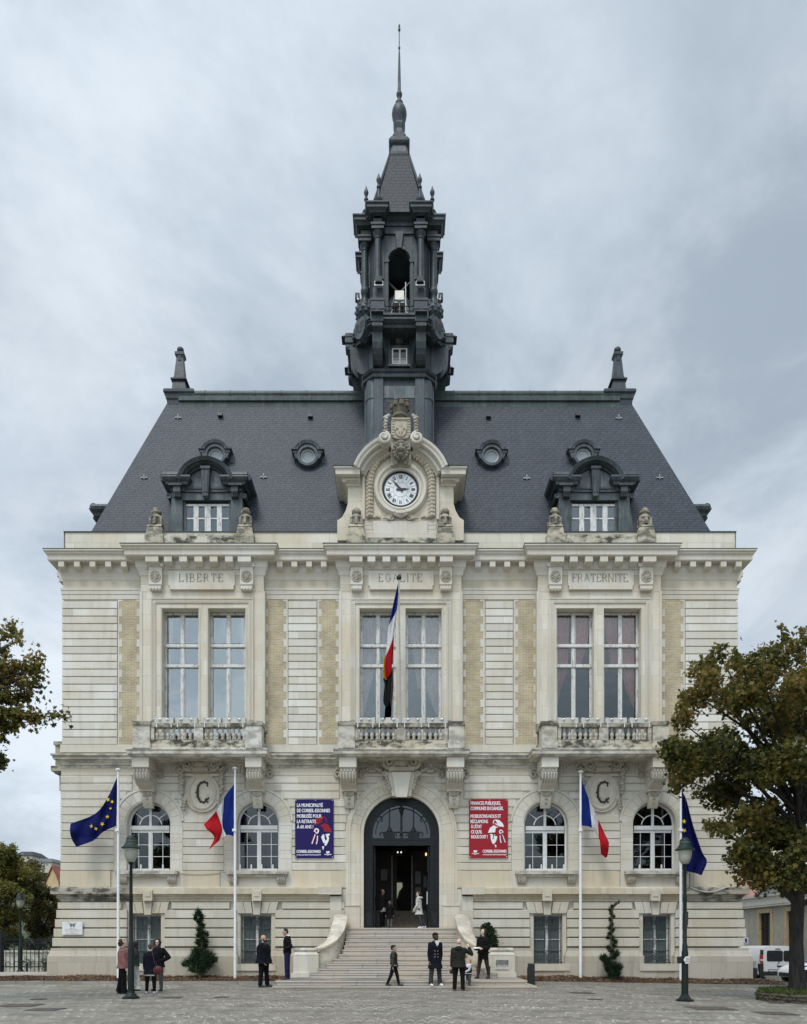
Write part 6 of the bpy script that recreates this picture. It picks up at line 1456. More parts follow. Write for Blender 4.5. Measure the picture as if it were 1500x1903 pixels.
def pole(px,pyb,pyt,nm):
 p=Vector((wx(px,Yp),Yp+.0,gzf(wx(px,Yp))+.08));zt_=wz(pyt,Yp);t=thing('flagpole',nm,'flagpole',p,group='white flagpoles in the bed')
 mb=MB();mb.tube([(p.x,p.y,p.z-.1),(p.x,p.y,p.z+2.2),(p.x+.0,p.y,zt_)],[.06,.055,.042],12);mk('pole',mb,FPW,t,True)
 mb=MB();mb.lathe([(.06,zt_-.02),(.11,zt_+.01),(.11,zt_+.05),(.03,zt_+.09)],p.x,p.y,12);mk('pole_cap',mb,FPW,t,True)
 mb=MB();mb.box(p.x-.09,p.x-.05+.1,p.y-.09,p.y+.09,wz(1543,Yp)-.05,wz(1543,Yp)+.05);mk('halyard_ring',mb,FPW,t)
pole(219.8,1815,1432,'white flagpole of the star flag flying left');pole(437,1822,1429,'white flagpole left of the entrance steps');pole(1079,1826,1436,'white flagpole right of the entrance steps');pole(1265.3,1826,1462,'white flagpole behind the lamp with signs')
Ym=-1.05;base=P(745,1390,Ym);top=P(741.5,1078,Ym-.35)
t=thing('balcony_flagpole','thin grey flag mast standing on the middle balcony','flagpole',base)
mb=MB();mb.tube([base,top],[.04,.028],8);mk('pole',mb,plain('grey_mast',(.38,.38,.37),.45,.1),t,True)
mb=MB();mb.lathe([(.02,top.z),(.09,top.z+.05),(.10,top.z+.1),(.05,top.z+.18),(.01,top.z+.24)],top.x,top.y,10);mk('pole_ball',mb,BLACK,t,True)
Yf_=Ym-.3
flag('french_flag',[[(739.5,1085),(740,1084.5),(741,1084),(741.5,1083)],[(731,1122),(735,1115),(738.5,1108),(740.5,1102)],[(723,1160),(728,1150),(734,1140),(738.5,1129)],[(719.5,1190),(725,1175),(731,1165),(736,1153)],[(716.5,1219),(723,1205),(728,1192),(732.5,1179)],[(715,1240),(722,1228),(727,1220),(731,1212)],[(716.5,1265),(721,1258),(725,1252),(728,1243)]],Yf_,[FB,FW,FR],lambda u,v:0 if v<.36 else(1 if v<.68 else 2),'limp blue white and red flag on the balcony mast',nu=16,nv=40,wave=.09,waves=1.6)
flag('german_flag',[[(713.5,1221),(716,1223),(719,1226),(722,1230)],[(711.5,1256),(714,1258),(718,1261),(728,1246)],[(714.5,1272),(718,1268),(723,1262),(728.5,1252)],[(713.5,1285),(718,1282),(723,1279),(727,1276)],[(712.5,1304),(717,1303),(722,1300),(725.5,1296)],[(716.5,1314),(718,1313.5),(719.5,1313),(722,1311)]],Yf_+.14,[FK,FY],lambda u,v:1 if(v<.24 and u<.7)else 0,'limp black and gold flag hanging below the balcony mast',nu=16,nv=30,wave=.07,waves=1.5)
for bi,(B,xs_)in enumerate(zip(BAYS,(((287,322),(326,366),(376,410.5),(416,455.5)),((661,697),(701,742),(748,787),(793,832)),((1037,1075),(1081,1121),(1126,1165),(1171,1211))))):
 for k,(a,b)in enumerate(xs_):
  Yq=-1.12;side=('left','middle','right')[bi];od=('first','second','third','fourth')[k]
  t=thing('window_box',f'pale metal window box, {od} from the left on the {side} balcony','planter',P((a+b)/2,1345,Yq),group='window boxes on the balcony rails')
  mb=MB();mb.pbox(a,b,1338.5,1345,Yq,Yq+.28)
  for p0,p1 in((a,a+7),(b-7,b),((a+b)/2-5,(a+b)/2+5)):mb.pbox(p0,p1,1333.5,1338.4,Yq,Yq+.28)
  mk('box_body',mb,plain('pale_grey_planter',(.50,.49,.44),.6,.12),t)
  mb=MB()
  for c in(a+10.5,b-10.5):mb.ell(P(c,1337.5,Yq+.02),.075,.09,.06,10,6)
  mk('pot',mb,plain('white_pot',(.70,.69,.66),.6),t,True)
  for c in(a+4,b-4):
   mb=MB();mb.pbox(c-.9,c+.9,1344,1351.5,-1.345,-1.33);mb.pbox(c-.9,c+.9,1343,1344.3,-1.345,Yq+.05);mk('rail_hook',mb,WPAINT,t)
def polyset(mb,polys,f,Y,mi=0):
 for k,poly in enumerate(polys):mb.add([(lambda q:(q[0],Y,q[1]))(f(*p))for p in poly],[tuple(range(len(poly)))],mi)
PWHITE=plain('printed_white',(.80,.80,.82),.5,.02);PRED=plain('printed_red',(.30,.016,.026),.6,.03,spec=.2);PBLUE=plain('printed_blue',(.016,.009,.090),.6,.05,spec=.2);PNAVY=plain('printed_navy',(.02,.02,.09),.5,.05)
def poster(px0,px1,py0,py1,ground,texts,art,label):
 Y=-.11;t=thing('poster',label,'poster',P((px0+px1)/2,py1,Y),group='printed posters beside the door')
 mb=MB();mb.pbox(px0,px1,py0,py1,Y,Y+.05);mk('poster_panel',mb,ground,t)
 W=wx(px1,Y)-wx(px0,Y);H_=wz(py0,Y)-wz(py1,Y);X0,Z0=wx(px0,Y),wz(py1,Y)
 f=lambda u,v:(X0+u*W,Z0+(1-v)*H_)
 Yt_=Y-.003
 for s,u0,u1,v,h in texts:
  mb=MB();x,z=f(u0,v);add_text(mb,s,x,z,Yt_,h*H_,(u1-u0)*W,bold=.005 if h>.04 else .002);mk('lettering',mb,PWHITE,t,recalc=False)
 for nm,mat,polys,dy in art:
  mb=MB();polyset(mb,polys,f,Yt_-dy);mk(nm,mb,mat,t,recalc=False)
 mb=MB()
 for u,v in((.02,.012),(.53,.012),(.97,.012),(.97,.985),(.02,.985)):x,z=f(u,v);mb.disc(x,z,.02,Yt_-.004,Yt_+.003,8)
 mk('fixing',mb,plain('steel_fixing',(.6,.6,.6),.3),t)
U=lambda l,x0=250.,y0=222.,w=975.,h=1470.:[[((a-x0)/w,(b-y0)/h)for a,b in q]for q in l]
capb=[[(720,862),(790,690),(905,665),(960,645),(975,690),(870,790),(985,750),(900,810),(800,852)],[(865,880),(1020,818),(1085,860),(1150,950),(1180,1048),(985,1030),(960,925)],[(950,640),(1000,655),(1040,700),(1048,800),(1030,790),(1018,700)]]
face=[[(910,1165),(960,1095),(990,1110),(1000,1200),(1020,1260),(1060,1225),(1030,1120),(1015,1095),(1130,1080),(1125,1120),(1090,1145),(1112,1180),(1100,1260),(1070,1330),(1030,1390),(985,1360),(1015,1330),(965,1310),(940,1240)],[(930,1405),(995,1395),(975,1440),(960,1505)]]
ck=[[(720,1030),(745,960),(790,940),(850,965),(858,1020),(830,1075),(790,1085),(770,1060),(750,1030)],[(745,1095),(772,1100),(690,1340),(665,1340)],[(808,1130),(832,1135),(825,1250),(800,1350),(778,1345),(800,1260)]]
ckr=[[(765,985),(810,980),(825,1010),(800,1055),(765,1030)],[(735,1100),(747,1097),(668,1330),(655,1290)],[(790,1140),(808,1130),(800,1260),(778,1345),(760,1320),(785,1240)]]
logo=[[(1035,1530),(1060,1515),(1080,1540),(1100,1515),(1130,1525),(1115,1575),(1080,1585),(1045,1575)],[(990,1592),(1080,1605),(1172,1590),(1170,1612),(1110,1615),(1080,1632),(1050,1615),(995,1612)]]
poster(548.5,620,1486,1594.5,PBLUE,[('LA MUNICIPALITÉ',.05,.72,.126,.062),('DE CORBEIL-ESSONNES',.05,.905,.217,.062),('MOBILISÉE POUR',.05,.685,.311,.062),('LA RETRAITE',.05,.545,.403,.062),('À 60 ANS !',.05,.47,.494,.060),('CORBEIL-ESSONNES',.04,.665,.912,.050),('LA VILLE QUI SE BAT POUR VOS DROITS',.04,.665,.958,.022)],[('cap_print',PRED,U(capb),.001),('face_print',PWHITE,U(face)+U(ck)+U(logo),.002),('cockade_print',PRED,U(ckr),.003)],'blue printed poster with white lettering and a red capped head')
U2=lambda l:U(l,232.,218.,980.,1470.)
cap2=[[(1115,915),(1085,830),(1000,745),(895,722),(900,760),(960,838),(870,815),(900,850),(1000,900)],[(705,1062),(760,940),(855,870),(915,905),(985,910),(905,940),(890,1050)],[(840,850),(830,800),(850,745),(895,722),(860,780)]]
face2=[[(750,1090),(830,1100),(835,1180),(815,1230),(850,1215),(860,1120),(900,1105),(870,1140),(945,1150),(930,1230),(905,1290),(850,1350),(815,1320),(780,1230),(770,1150),(785,1140)],[(865,1355),(925,1375),(910,1450),(890,1400)]]
ck2=[[(985,1035),(1000,990),(1040,980),(1085,1010),(1100,1055),(1060,1060),(1040,1090),(1000,1080)],[(1005,1130),(1025,1130),(1030,1220),(1055,1315),(1025,1310),(1008,1230)],[(1065,1105),(1085,1115),(1155,1300),(1135,1310)]]
ck2n=[[(1015,1015),(1050,1005),(1070,1040),(1040,1065),(1012,1045)],[(1028,1170),(1045,1170),(1065,1290),(1055,1315)],[(1090,1120),(1110,1130),(1165,1280),(1155,1300)]]
logo2=[[(340,1510),(365,1498),(385,1520),(405,1498),(440,1508),(420,1555),(385,1562),(350,1555)],[(300,1572),(385,1588),(480,1572),(478,1590),(420,1596),(385,1614),(350,1596),(302,1590)]]
poster(872,944,1485.5,1594,PRED,[('FINANCES PUBLIQUES,',.04,.815,.095,.062),('COMMUNES EN DANGER.',.04,.885,.185,.062),('MOBILISONS-NOUS ET',.04,.82,.318,.062),('RÉCLAMONS',.04,.485,.407,.060),("À L'ÉTAT",.05,.325,.495,.060),("CE QU'IL",.05,.335,.585,.060),('NOUS DOIT !',.055,.475,.670,.060),('CORBEIL-ESSONNES',.35,.965,.912,.050),('LA VILLE QUI SE BAT POUR VOS SERVICES PUBLICS',.35,.965,.958,.022)],[('cap_print',PWHITE,U2(cap2),.001),('face_print',PWHITE,U2(face2)+U2(ck2)+U2(logo2),.002),('cockade_print',PNAVY,U2(ck2n),.003)],'red printed poster with white lettering and a white capped head')
Yq=-.33;t=thing('plaque','white marble plaque with two dark crests on the basement wall','plaque',P(134,1737,Yq))
mb=MB();mb.pbox(115.5,153,1713,1737,Yq,Yq+.05);mk('marble_slab',mb,plain('white_marble',(.70,.70,.69),.3,.06),t)
mb=MB()
for s,c in((-1,131.6),(1,137.4)):
 mb.pprism([(c-2.6,1716.5),(c+2.6,1716.5),(c+2.6-(1 if s>0 else 0),1721),(c,1723.5),(c-2.6+(1 if s<0 else 0),1721)],Yq-.006,Yq);mb.pprism([(c+s*1,1715.8),(c+s*4.4,1714.8),(c+s*3.8,1716.3)],Yq-.006,Yq)
for k,(a,w,q)in enumerate(((127.5,13,1725.6),(121,26,1728),(119.5,30,1730.5),(129,9,1733),(120,28,1735))):
 n=int(w/1.5);
 for j in range(n):
  if(j*7+k*3)%6:mb.pbox(a+j*1.5,a+j*1.5+1.0,q-.55,q+.25,Yq-.004,Yq)
mk('engraving',mb,plain('engraved_grey',(.17,.18,.19),.6),t)
Yq=-.34;t=thing('wall_plate','small blue plate in a white surround near the right corner','sign',P(1386.5,1753,Yq))
mb=MB();mb.pbox(1383.5,1390.5,1742.5,1753.5,Yq,Yq+.1);mk('plate_back',mb,WPAINT,t);mb=MB();mb.pbox(1384.6,1389,1744,1752,Yq-.01,Yq);mk('plate_face',mb,plain('enamel_blue',(.03,.03,.16),.3),t)
mb=MB()
for k in range(12):pass
pts=[P(317+k*10.3,1620.5+4.5*math.sin(PI*min(1,k/10)),-.09)for k in range(11)];mb.tube(pts,.012,5);mk('cable',mb,plain('grey_cable',(.35,.34,.30),.6),None,label='thin cable sagging between the two left arched windows',cat='cable')
mb=MB();pts=[P(1283+k*7.4,1649+(9*math.sin(PI*k/9))-k*.0,-.40)for k in range(10)]+[P(1362+k*6,1648-1.5*math.sin(k),-.40)for k in range(4)];mb.tube(pts,.022,6);mk('cable',mb,plain('white_cable',(.5,.49,.45),.6),None,label='pale cable looping over the blackened right ledge',cat='cable')
GRN=plain('lamp_green',(.005,.011,.010),.5,.2,6,spec=.3);GRL=plain('lamp_grey_green',(.06,.09,.078),.45,.2,6);GLB=plain('lamp_opal_glass',(.34,.34,.29),.3,.08,5,spec=.4)
def street_lamp(p,htop,label,k=1.0,tall=False):
 t=thing('street_lamp',label,'street lamp',p,group='green street lamps');x,y,z=p;H_=htop-z
 mb=MB();mb.lathe([(.235,z-.02),(.235,z+.05),(.17,z+.08),(.11,z+.16),(.092,z+.22)],x,y,8,PI/8)
 mk('lamp_base',mb,GRN,t)
 mb=MB();mb.lathe([(.092,z+.2),(.088,z+H_*.30),(.075,z+H_*.31),(.068,z+H_*.345),(.055,z+H_*.35),(.049,z+H_*.62),(.058,z+H_*.63),(.045,z+H_*.64),(.042,z+H_*.82),(.07,z+H_*.83),(.075,z+H_*.845),(.04,z+H_*.86)],x,y,14);mk('lamp_pole',mb,GRN,t,True)
 zb_=z+H_*.845;R_=.19*k
 mb=MB()
 for s in(-1,1):mb.tube([(x+s*.04,y,zb_),(x+s*.10,y,zb_+.12),(x+s*R_*.98,y,zb_+.42),(x+s*R_*1.05,y,htop-.36)],.02,6)
 mk('lamp_bracket',mb,GRN,t)
 mb=MB();zg_=htop-.36;mb.lathe([(.05,zg_-.40),(.11,zg_-.36),(.16,zg_-.24),(.18,zg_-.1),(.18,zg_)],x,y,18);mk('lamp_globe',mb,GLB,t,True)
 mb=MB();mb.lathe([(.26,zg_),(.27,zg_+.015),(.21,zg_+.06),(.16,zg_+.15),(.14,zg_+.17),(.14,zg_+.19)],x,y,24);mb.lathe([(.135,zg_+.235),(.135,zg_+.27),(.11,zg_+.31),(.06,zg_+.35),(.0,zg_+.36)],x,y,20);o=mk('lamp_shade',mb,GRN if k<1 else plain('lamp_hood_green',(.016,.032,.026),.5,.2,6,spec=.3),t,True)
 mb=MB();mb.lathe([(.142,zg_+.19),(.142,zg_+.235)],x,y,20);mk('shade_band',mb,GRL,o,True)
 return t
p=Pg(243.5,1856);zt_=wz(1553,p.y);LL=street_lamp(p,zt_,'green street lamp between the women at the left')
p2=Pg(1273,1861);zt_=wz(1556,p2 .y);street_lamp(p2,zt_,'green street lamp carrying small signs before the right star flag')
Y3=6.5;p3=Vector((wx(38,Y3),Y3,.1));street_lamp(p3,wz(1658,Y3),'darker street lamp behind the railings by the bushes',.75)
def lampsign(name,label,parts,px,py,Y):
 t=thing(name,label,'sign',P(px,py,Y))
 for nm,q,mat in parts:mb=MB();mb.pprism(q,Y,Y+.03)if nm!='box' else mb.pprism(q,Y-.02,Y+.16);mk('sign_'+nm,mb,mat,t)
 return t
Yl=p2 .y-.14
lampsign('sign_holder','long black panel fixed edge-on high on the right lamp',[('box',[(1273,1697),(1279.5,1694),(1279,1717),(1276.5,1727.5),(1273,1727)],BLACK)],1276,1727,p2 .y-.05)
t=lampsign('direction_sign','small white pointed sign with dark text on the right lamp',[('board',[(1271,1783.5),(1275,1778),(1282,1777),(1281.5,1790),(1275,1791.5)],plain('sign_white',(.66,.66,.64),.5))],1276,1791,Yl-.02)
mb=MB()
for k,(a,b)in enumerate(((1275,1280),(1274.5,1281),(1274,1281))):mb.pprism([(a,1780.5+k*3.2),(b,1779.6+k*3.2),(b,1781+k*3.2),(a,1781.9+k*3.2)],Yl-.026,Yl-.02)
mk('sign_text',mb,plain('sign_text_grey',(.2,.2,.22),.6),t)
lampsign('sign_holder','short black bracket box low on the right lamp',[('box',[(1262.5,1779),(1268.5,1777.5),(1269,1790),(1263,1791)],BLACK)],1266,1791,p2 .y-.05)
STEM=plain('brown_stem',(.10,.075,.05),.9,.3)
YEW=leafmat('cypress_green',[(.1,(.008,.018,.010)),(.45,(.022,.048,.020)),(.75,(.045,.085,.032)),(.98,(.09,.13,.05))],.2)
def spray_cloud(clumps,Y,per,size,up=.4):
 """needle sprays: short bristly shoots around pixel clumps (px, py, r px)"""
 pts,ax=[],[]
 for px,py,r in clumps:
  n=int(per*r*r);c=P(px,py,Y);rr=r*(.5 if py<1762 else .8)*(D+Y)/F
  d=RNG.normal(0,1,(n,3));d/=np.linalg.norm(d,axis=1)[:,None];rad=rr*RNG.uniform(.35,1.12,n)**.7
  q=np.array(c)[None]+d*rad[:,None];a=d*.8+RNG.normal(0,.35,(n,3))+np.array([0,0,up]);a/=np.linalg.norm(a,axis=1)[:,None]
  pts.append(q);ax.append(a)
 return np.concatenate(pts),np.concatenate(ax)
def shrub(name,label,clumps,Y,per,size,stem):
 base=P(*stem[0],Y);t=thing(name,label,'shrub',base)
 q,a=spray_cloud(clumps,Y,per,size);k=0
 o=leafcards(q,size,YEW,'foliage',False,'needle',axis=a);adopt(o,t)
 mb=MB();mb.tube([P(x,y,Y)for x,y in stem],[.05]*(len(stem)-1)+[.015],7);mk('stem',mb,STEM,t)
shrub('cypress_shrub','bushy cypress with a wide skirt and ragged spiral top',[(369,1693,6),(365,1699,6),(372,1699,7),(363,1705,5),(374,1706,8),(370,1713,8),(376,1720,8),(371,1728,8),(377,1733,9),(384,1735,6),(369,1738,8),(376,1744,9),(381,1750,9),(368,1750,8),(372,1757,8),(382,1757,7),(365,1771,13),(375,1768,12),(388,1777,13),(397,1782,9),(360,1782,12),(350,1789,9),(342,1791,6),(372,1785,16),(386,1791,13),(366,1798,12),(376,1803,10),(357,1800,8)],-.85,1.7,.25,[(372,1822),(372,1790),(376,1745),(371,1700)])
shrub('cypress_shrub','slim spiral clipped cypress by the right flagpole',[(1150,1676,3),(1144,1680,4),(1138,1684,5),(1134,1690,5),(1136,1697,6),(1140,1703,5),(1135,1709,6),(1137,1717,6),(1133,1724,6),(1139,1728,7),(1134,1735,7),(1130,1742,6),(1138,1744,8),(1144,1750,7),(1141,1757,7),(1131,1761,7),(1136,1766,7),(1146,1772,8),(1140,1778,8),(1122,1779,9),(1130,1785,10),(1119,1782,6),(1140,1794,10),(1150,1798,10),(1132,1801,10),(1146,1808,10),(1136,1812,9),(1128,1793,9)],-.85,3.0,.18,[(1137,1825),(1137,1790),(1136,1740),(1137,1690),(1148,1676)])
LAUR=leafmat('laurel_green',[(.1,(.006,.014,.006)),(.5,(.014,.032,.013)),(.8,(.03,.055,.022)),(.98,(.06,.09,.04))],.15)
Yt_=-1.15;t=thing('evergreen_shrub','small dark evergreen cone behind the woman in black','shrub',P(912,1766,Yt_))
q=[]
for px,py,r in((909,1717,3),(901,1720,4),(899,1726,6),(908,1724,6),(904,1733,9),(914,1730,6),(912,1740,10),(903,1745,10),(917,1748,8),(908,1753,11),(919,1758,7),(901,1758,9),(912,1762,9),(922,1764,4)):
 n=int(10*r*r);d=RNG.normal(0,.5,(n,3));q.append(np.array(P(px,py,Yt_))[None]+d*r*(D+Yt_)/F)
o=leafcards(np.concatenate(q),.075,LAUR,'foliage',False,'oval');adopt(o,t);mb=MB();mb.tube([P(911,1790,Yt_),P(911,1765,Yt_),P(909,1722,Yt_)],[.04,.03,.01],6);mk('stem',mb,STEM,t)
BARK=barkmat()
MAPLE=leafmat('maple_autumn',[(.08,(.017,.024,.008)),(.32,(.055,.066,.016)),(.56,(.15,.14,.034)),(.82,(.26,.175,.044)),(1.0,(.23,.095,.04))],.5)
def clump_leaves(clumps,per):
 out=[]
 for c,r in clumps:
  n=int(per*r*r*100);d=RNG.normal(0,1,(n,3));d/=np.linalg.norm(d,axis=1)[:,None]
  rad=r*RNG.uniform(.05,1.0,n)**.45;q=d*rad[:,None];q[:,2]*=.72
  m=max(3,int(n/26));tc=q[RNG.integers(0,n,m)];idx=RNG.integers(0,m,n);q=np.where(RNG.uniform(0,1,(n,1))<.72,tc[idx]+RNG.normal(0,.10,(n,3)),q)
  out.append(np.array(c)[None]+q)
 return np.concatenate(out)
def tree(name,label,cat,base,trunk,limbs,clumps,per,size,mat,shape='maple',group=None,twigs=True):
 t=thing(name,label,cat,base,group=group)
 o=leafcards(clump_leaves(clumps,per),size,mat,'crown',False,shape);adopt(o,t)
 mb=MB();mb.tube([p for p,r in trunk],[r for p,r in trunk],10);mk('trunk',mb,BARK,t,True)
 mb=MB()
 for l in limbs:mb.tube([p for p,r in l],[r for p,r in l],6)
 mk('branch',mb,BARK,t,True);return t
Yr_=22.0-D;bx=11.28;RC=[]
for px,py,r in[(1310,1240,30),(1335,1214,20),(1322,1265,30),(1300,1300,38),(1272,1340,26),(1250,1388,26),(1262,1398,30),(1240,1404,15),(1290,1420,45),(1272,1450,30),(1330,1390,55),(1345,1470,50),(1390,1300,60),(1420,1240,45),(1372,1235,28),(1470,1215,34),(1492,1270,60),(1450,1335,60),(1420,1415,70),(1480,1420,60),(1405,1520,52),(1330,1540,22),(1318,1535,14),(1350,1545,20),(1400,1590,46),(1392,1630,26),(1450,1615,46),(1440,1550,55),(1492,1560,50),(1375,1585,26),(1495,1640,34),(1455,1648,20),(1500,1180,22),(1456,1182,12),(1451,1166,6),(1362,1600,14),(1415,1650,18)]:
 rr=r*22/F;big=max(0,3.2-abs(px-1480)*22/F*.62-abs(py-1430)*22/F*.18)
 for k in range(1 if r<22 else(2 if r<40 else 3)):
  y=Yr_+RNG.uniform(-1,1)*big*.8;dpx=RNG.uniform(-.2,.2)*r if k else 0;dpy=RNG.uniform(-.2,.2)*r if k else 0
  RC.append((P(px+dpx,py+dpy,y),rr*(1 if k==0 else .8)*(D+y)/22))
for k in range(26):
 a=RNG.uniform(0,2*PI);RC.append((Vector((bx+1.2+abs(RNG.normal(0,1.5)),Yr_+RNG.normal(0,1.4),RNG.uniform(3.2,9.5))),RNG.uniform(.6,1.0)))
tr=[(Vector((bx+.04,Yr_,.05)),.30),(Vector((bx,Yr_,.5)),.215),(Vector((bx-.02,Yr_,1.6)),.185),(Vector((bx+.03,Yr_,2.9)),.175),(Vector((bx+.1,Yr_,4.5)),.15),(Vector((bx+.2,Yr_+.1,6.5)),.09),(Vector((bx+.25,Yr_+.1,9)),.03)]
lm=[]
for c,r in RC[::2]:
 h0=max(2.6,min(c.z-.8,6.5)*RNG.uniform(.72,.95));b0=Vector((bx+.05,Yr_,h0));m_=b0 .lerp(c,.5)+Vector((0,0,.25));lm.append([(b0,.07),(m_,.04),(c,.012)])
lm.append([(P(1452,1230,Yr_),.02),(P(1454,1195,Yr_),.014),(P(1450,1162,Yr_),.006)])
tree('maple_tree','autumn maple with dark trunk standing in the log-edged bed at the right','tree',(bx,Yr_,0),tr,lm,RC,11.0,.118,MAPLE)
Yl_=19-D;lx=-12.6;LC=[]
for px,py,r in[(28,1172,13),(7,1180,12),(35,1190,8),(67,1227,12),(76,1240,9),(62,1245,11),(42,1240,18),(17,1235,18),(70,1255,7),(17,1260,22),(52,1270,12),(45,1285,9),(77,1276,6),(72,1270,5),(52,1296,10),(25,1300,17),(5,1300,16),(10,1325,20),(36,1328,14),(55,1329,12),(76,1329,9),(96,1331,7),(113,1331,7),(120,1336,6),(60,1342,11),(84,1338,7),(30,1345,14),(10,1352,16),(6,1372,10),(2,1408,12),(8,1425,7),(1,1418,10),(-20,1210,30),(-30,1270,40),(-30,1340,40),(-25,1420,28),(-60,1180,50),(-90,1260,60),(-90,1360,60),(-80,1440,50),(-140,1200,60),(-150,1320,70),(-160,1440,60),(-230,1260,70),(-230,1400,70)]:
 y=Yl_+RNG.uniform(-.6,.6)*(1.6 if px<0 else .5);LC.append((P(px,py,y),r*(D+y)/F))
tr=[(Vector((lx,Yl_,0)),.32),(Vector((lx,Yl_,1.5)),.24),(Vector((lx-.05,Yl_,3.5)),.2),(Vector((lx,Yl_,6)),.12),(Vector((lx+.1,Yl_,8.6)),.04)];lm=[]
for c,r in LC[::2]:b0=Vector((lx,Yl_,max(3,min(c.z-.3,7))));lm.append([(b0,.07),(b0 .lerp(c,.5)+Vector((0,0,.12)),.04),(c,.01)])
tree('maple_tree','autumn maple whose leafy boughs reach in beside the left wall','tree',(lx,Yl_,0),tr,lm,LC,30,.105,MAPLE)
t=thing('tree_bed','round raised bed edged with stacked logs under the right maple','planter',(bx+.35,Yr_,-.1));cxb,cyb,rb=bx+.55,Yr_+.12,1.45
mb=MB()
for lay in range(3):
 for k in range(26):
  a,b=2*PI*k/26+lay*.12,2*PI*(k+1.06)/26+lay*.12;rr=rb+.02*((k*7+lay)%3-1)
  mb.tube([(cxb+rr*math.cos(a),cyb+rr*math.sin(a),-.08+lay*.09),(cxb+rr*math.cos(b),cyb+rr*math.sin(b),-.08+lay*.09+.01*(k%2))],.052,6)
mk('log_edging',mb,plain('weathered_log',(.085,.068,.055),.9,.45,9,bumpy=.4),t)
mb=MB();mb.lathe([(rb,-.2),(rb,.12),(rb*.6,.2),(.1,.24)],cxb,cyb,24);mk('bed_soil',mb,MATS['mulch_soil'],t)
GR=leafmat('bed_grass',[(.1,(.03,.055,.012)),(.5,(.075,.12,.025)),(.8,(.12,.16,.04)),(1,(.2,.2,.07))],.35)
n=5200;a=RNG.uniform(0,2*PI,n);r=rb*np.sqrt(RNG.uniform(0,1,n));z=.13+.08*(1-r/rb)+RNG.uniform(0,.10,n)
ax=np.stack([RNG.normal(0,.4,n),RNG.normal(0,.4,n),np.ones(n)],1);ax/=np.linalg.norm(ax,axis=1)[:,None]
o=leafcards(np.stack([cxb+r*np.cos(a),cyb+r*np.sin(a),z],1),.16,GR,'grass',False,'needle',axis=ax);adopt(o,t);o['kind']='stuff'
n=500;a=RNG.uniform(PI*.8,PI*1.7,n);r=rb*RNG.uniform(.9,1.06,n);o=leafcards(np.stack([cxb+r*np.cos(a),cyb+r*np.sin(a),RNG.uniform(-.05,.26,n)],1),.09,GR,'trailing_weeds',False,'oval');adopt(o,t);o['kind']='stuff'
t=thing('iron_fence','dark iron railings on a low wall left of the town hall','fence',(-15.5,.4,0));Yf0=.4
mb=MB();x0,x1=-19.5,-13.55
for q in(1746,1754,1797):mb.box(x0,x1,Yf0-.02,Yf0+.02,wz(q,Yf0)-.02,wz(q,Yf0)+.02)
n=36
for k in range(n):x=x0+(x1-x0)*(k+.5)/n;mb.tube([(x,Yf0,wz(1806,Yf0)),(x,Yf0,wz(1746 if k%6 else 1743,Yf0))],.014 if k%6 else .028,5)
for k in range(n//2):x=x0+(x1-x0)*(2*k+1)/n;mb.arc(x,wz(1792,Yf0),[(.09,Yf0-.012),(.115,Yf0-.012),(.115,Yf0+.012),(.09,Yf0+.012)],0,300,12)
mk('railing_panel',mb,IRON,t)
mb=MB();mb.box(x0,x1+.05,Yf0-.15,Yf0+.15,-.2,wz(1813,Yf0));mb.box(x0,x1+.05,Yf0-.2,Yf0+.2,wz(1813,Yf0),wz(1806.5,Yf0));mk('low_wall',mb,S_TRIM,t)
mb=MB();mb.box(wx(-8,Yf0),wx(5,Yf0),Yf0-.12,Yf0+.12,0,wz(1732,Yf0));mb.box(wx(-9,Yf0),wx(6,Yf0),Yf0-.15,Yf0+.15,wz(1732,Yf0),wz(1729,Yf0));mk('gate_post',mb,IRON,t)
mk('lawn',gridmesh([-60,-40,-25,-13.9],[.7,5,10,20,40],lambda x,y:.06),plain('lawn_green',(.06,.095,.028),.9,.4,6),kind='structure',recalc=False)
mb=MB();mb.box(-40,-17.0,9.0,9.3,0,1.05);mb.box(-40,-16.95,8.95,9.35,1.05,1.15);mk('garden_wall',mb,S_LIGH,None,label='pale low garden wall behind the railings',cat='wall')
BUSHM=leafmat('boxwood',[(.1,(.006,.013,.006)),(.6,(.02,.038,.014)),(1,(.05,.075,.025))],.15)
for px,py,r,Yq,lab in((50,1791,12,4.0,'round clipped bush behind the railings, right of the far lamp'),(84,1788,17,3.0,'dark wider bush behind the railings against the plinth')):
 c=P(px,py,Yq);t=thing('garden_bush',lab,'bush',(c.x,c.y,0),group='bushes behind the railings');rr=r*(D+Yq)/F
 o=leafcards(clump_leaves([(c,rr),(c+Vector((.1,0,.05)),rr*.9)],24),.055,BUSHM,'foliage',False,'oval');adopt(o,t)
 mb=MB();mb.tube([(c.x,c.y,0),c],.05,6);mk('stem',mb,STEM,t)
OLIVE=leafmat('olive_autumn',[(.1,(.012,.020,.008)),(.3,(.075,.09,.022)),(.55,(.19,.18,.04)),(.85,(.28,.20,.055)),(1,(.16,.07,.03))],.35)
def bgtree(label,cl,Yq,mat,per,size,trunkpx):
 C_=[]
 for px,py,r in cl:
  for k in range(3):y=Yq+RNG.uniform(-1,1)*2.5;C_.append((P(px+RNG.uniform(-.3,.3)*r,py+RNG.uniform(-.3,.3)*r,y),r*(D+Yq)/F*RNG.uniform(.6,.85)))
 b=P(trunkpx,1780,Yq);b.z=0;top=P(trunkpx,cl[0][1]+30,Yq)
 tree('garden_tree',label,'tree',b,[(b,.22),(b.lerp(top,.5),.15),(top,.05)],[[(b.lerp(top,.4),.07),(c,.02)]for c,r in C_[::4]],C_,per,size,mat,'oval','trees behind the railings')
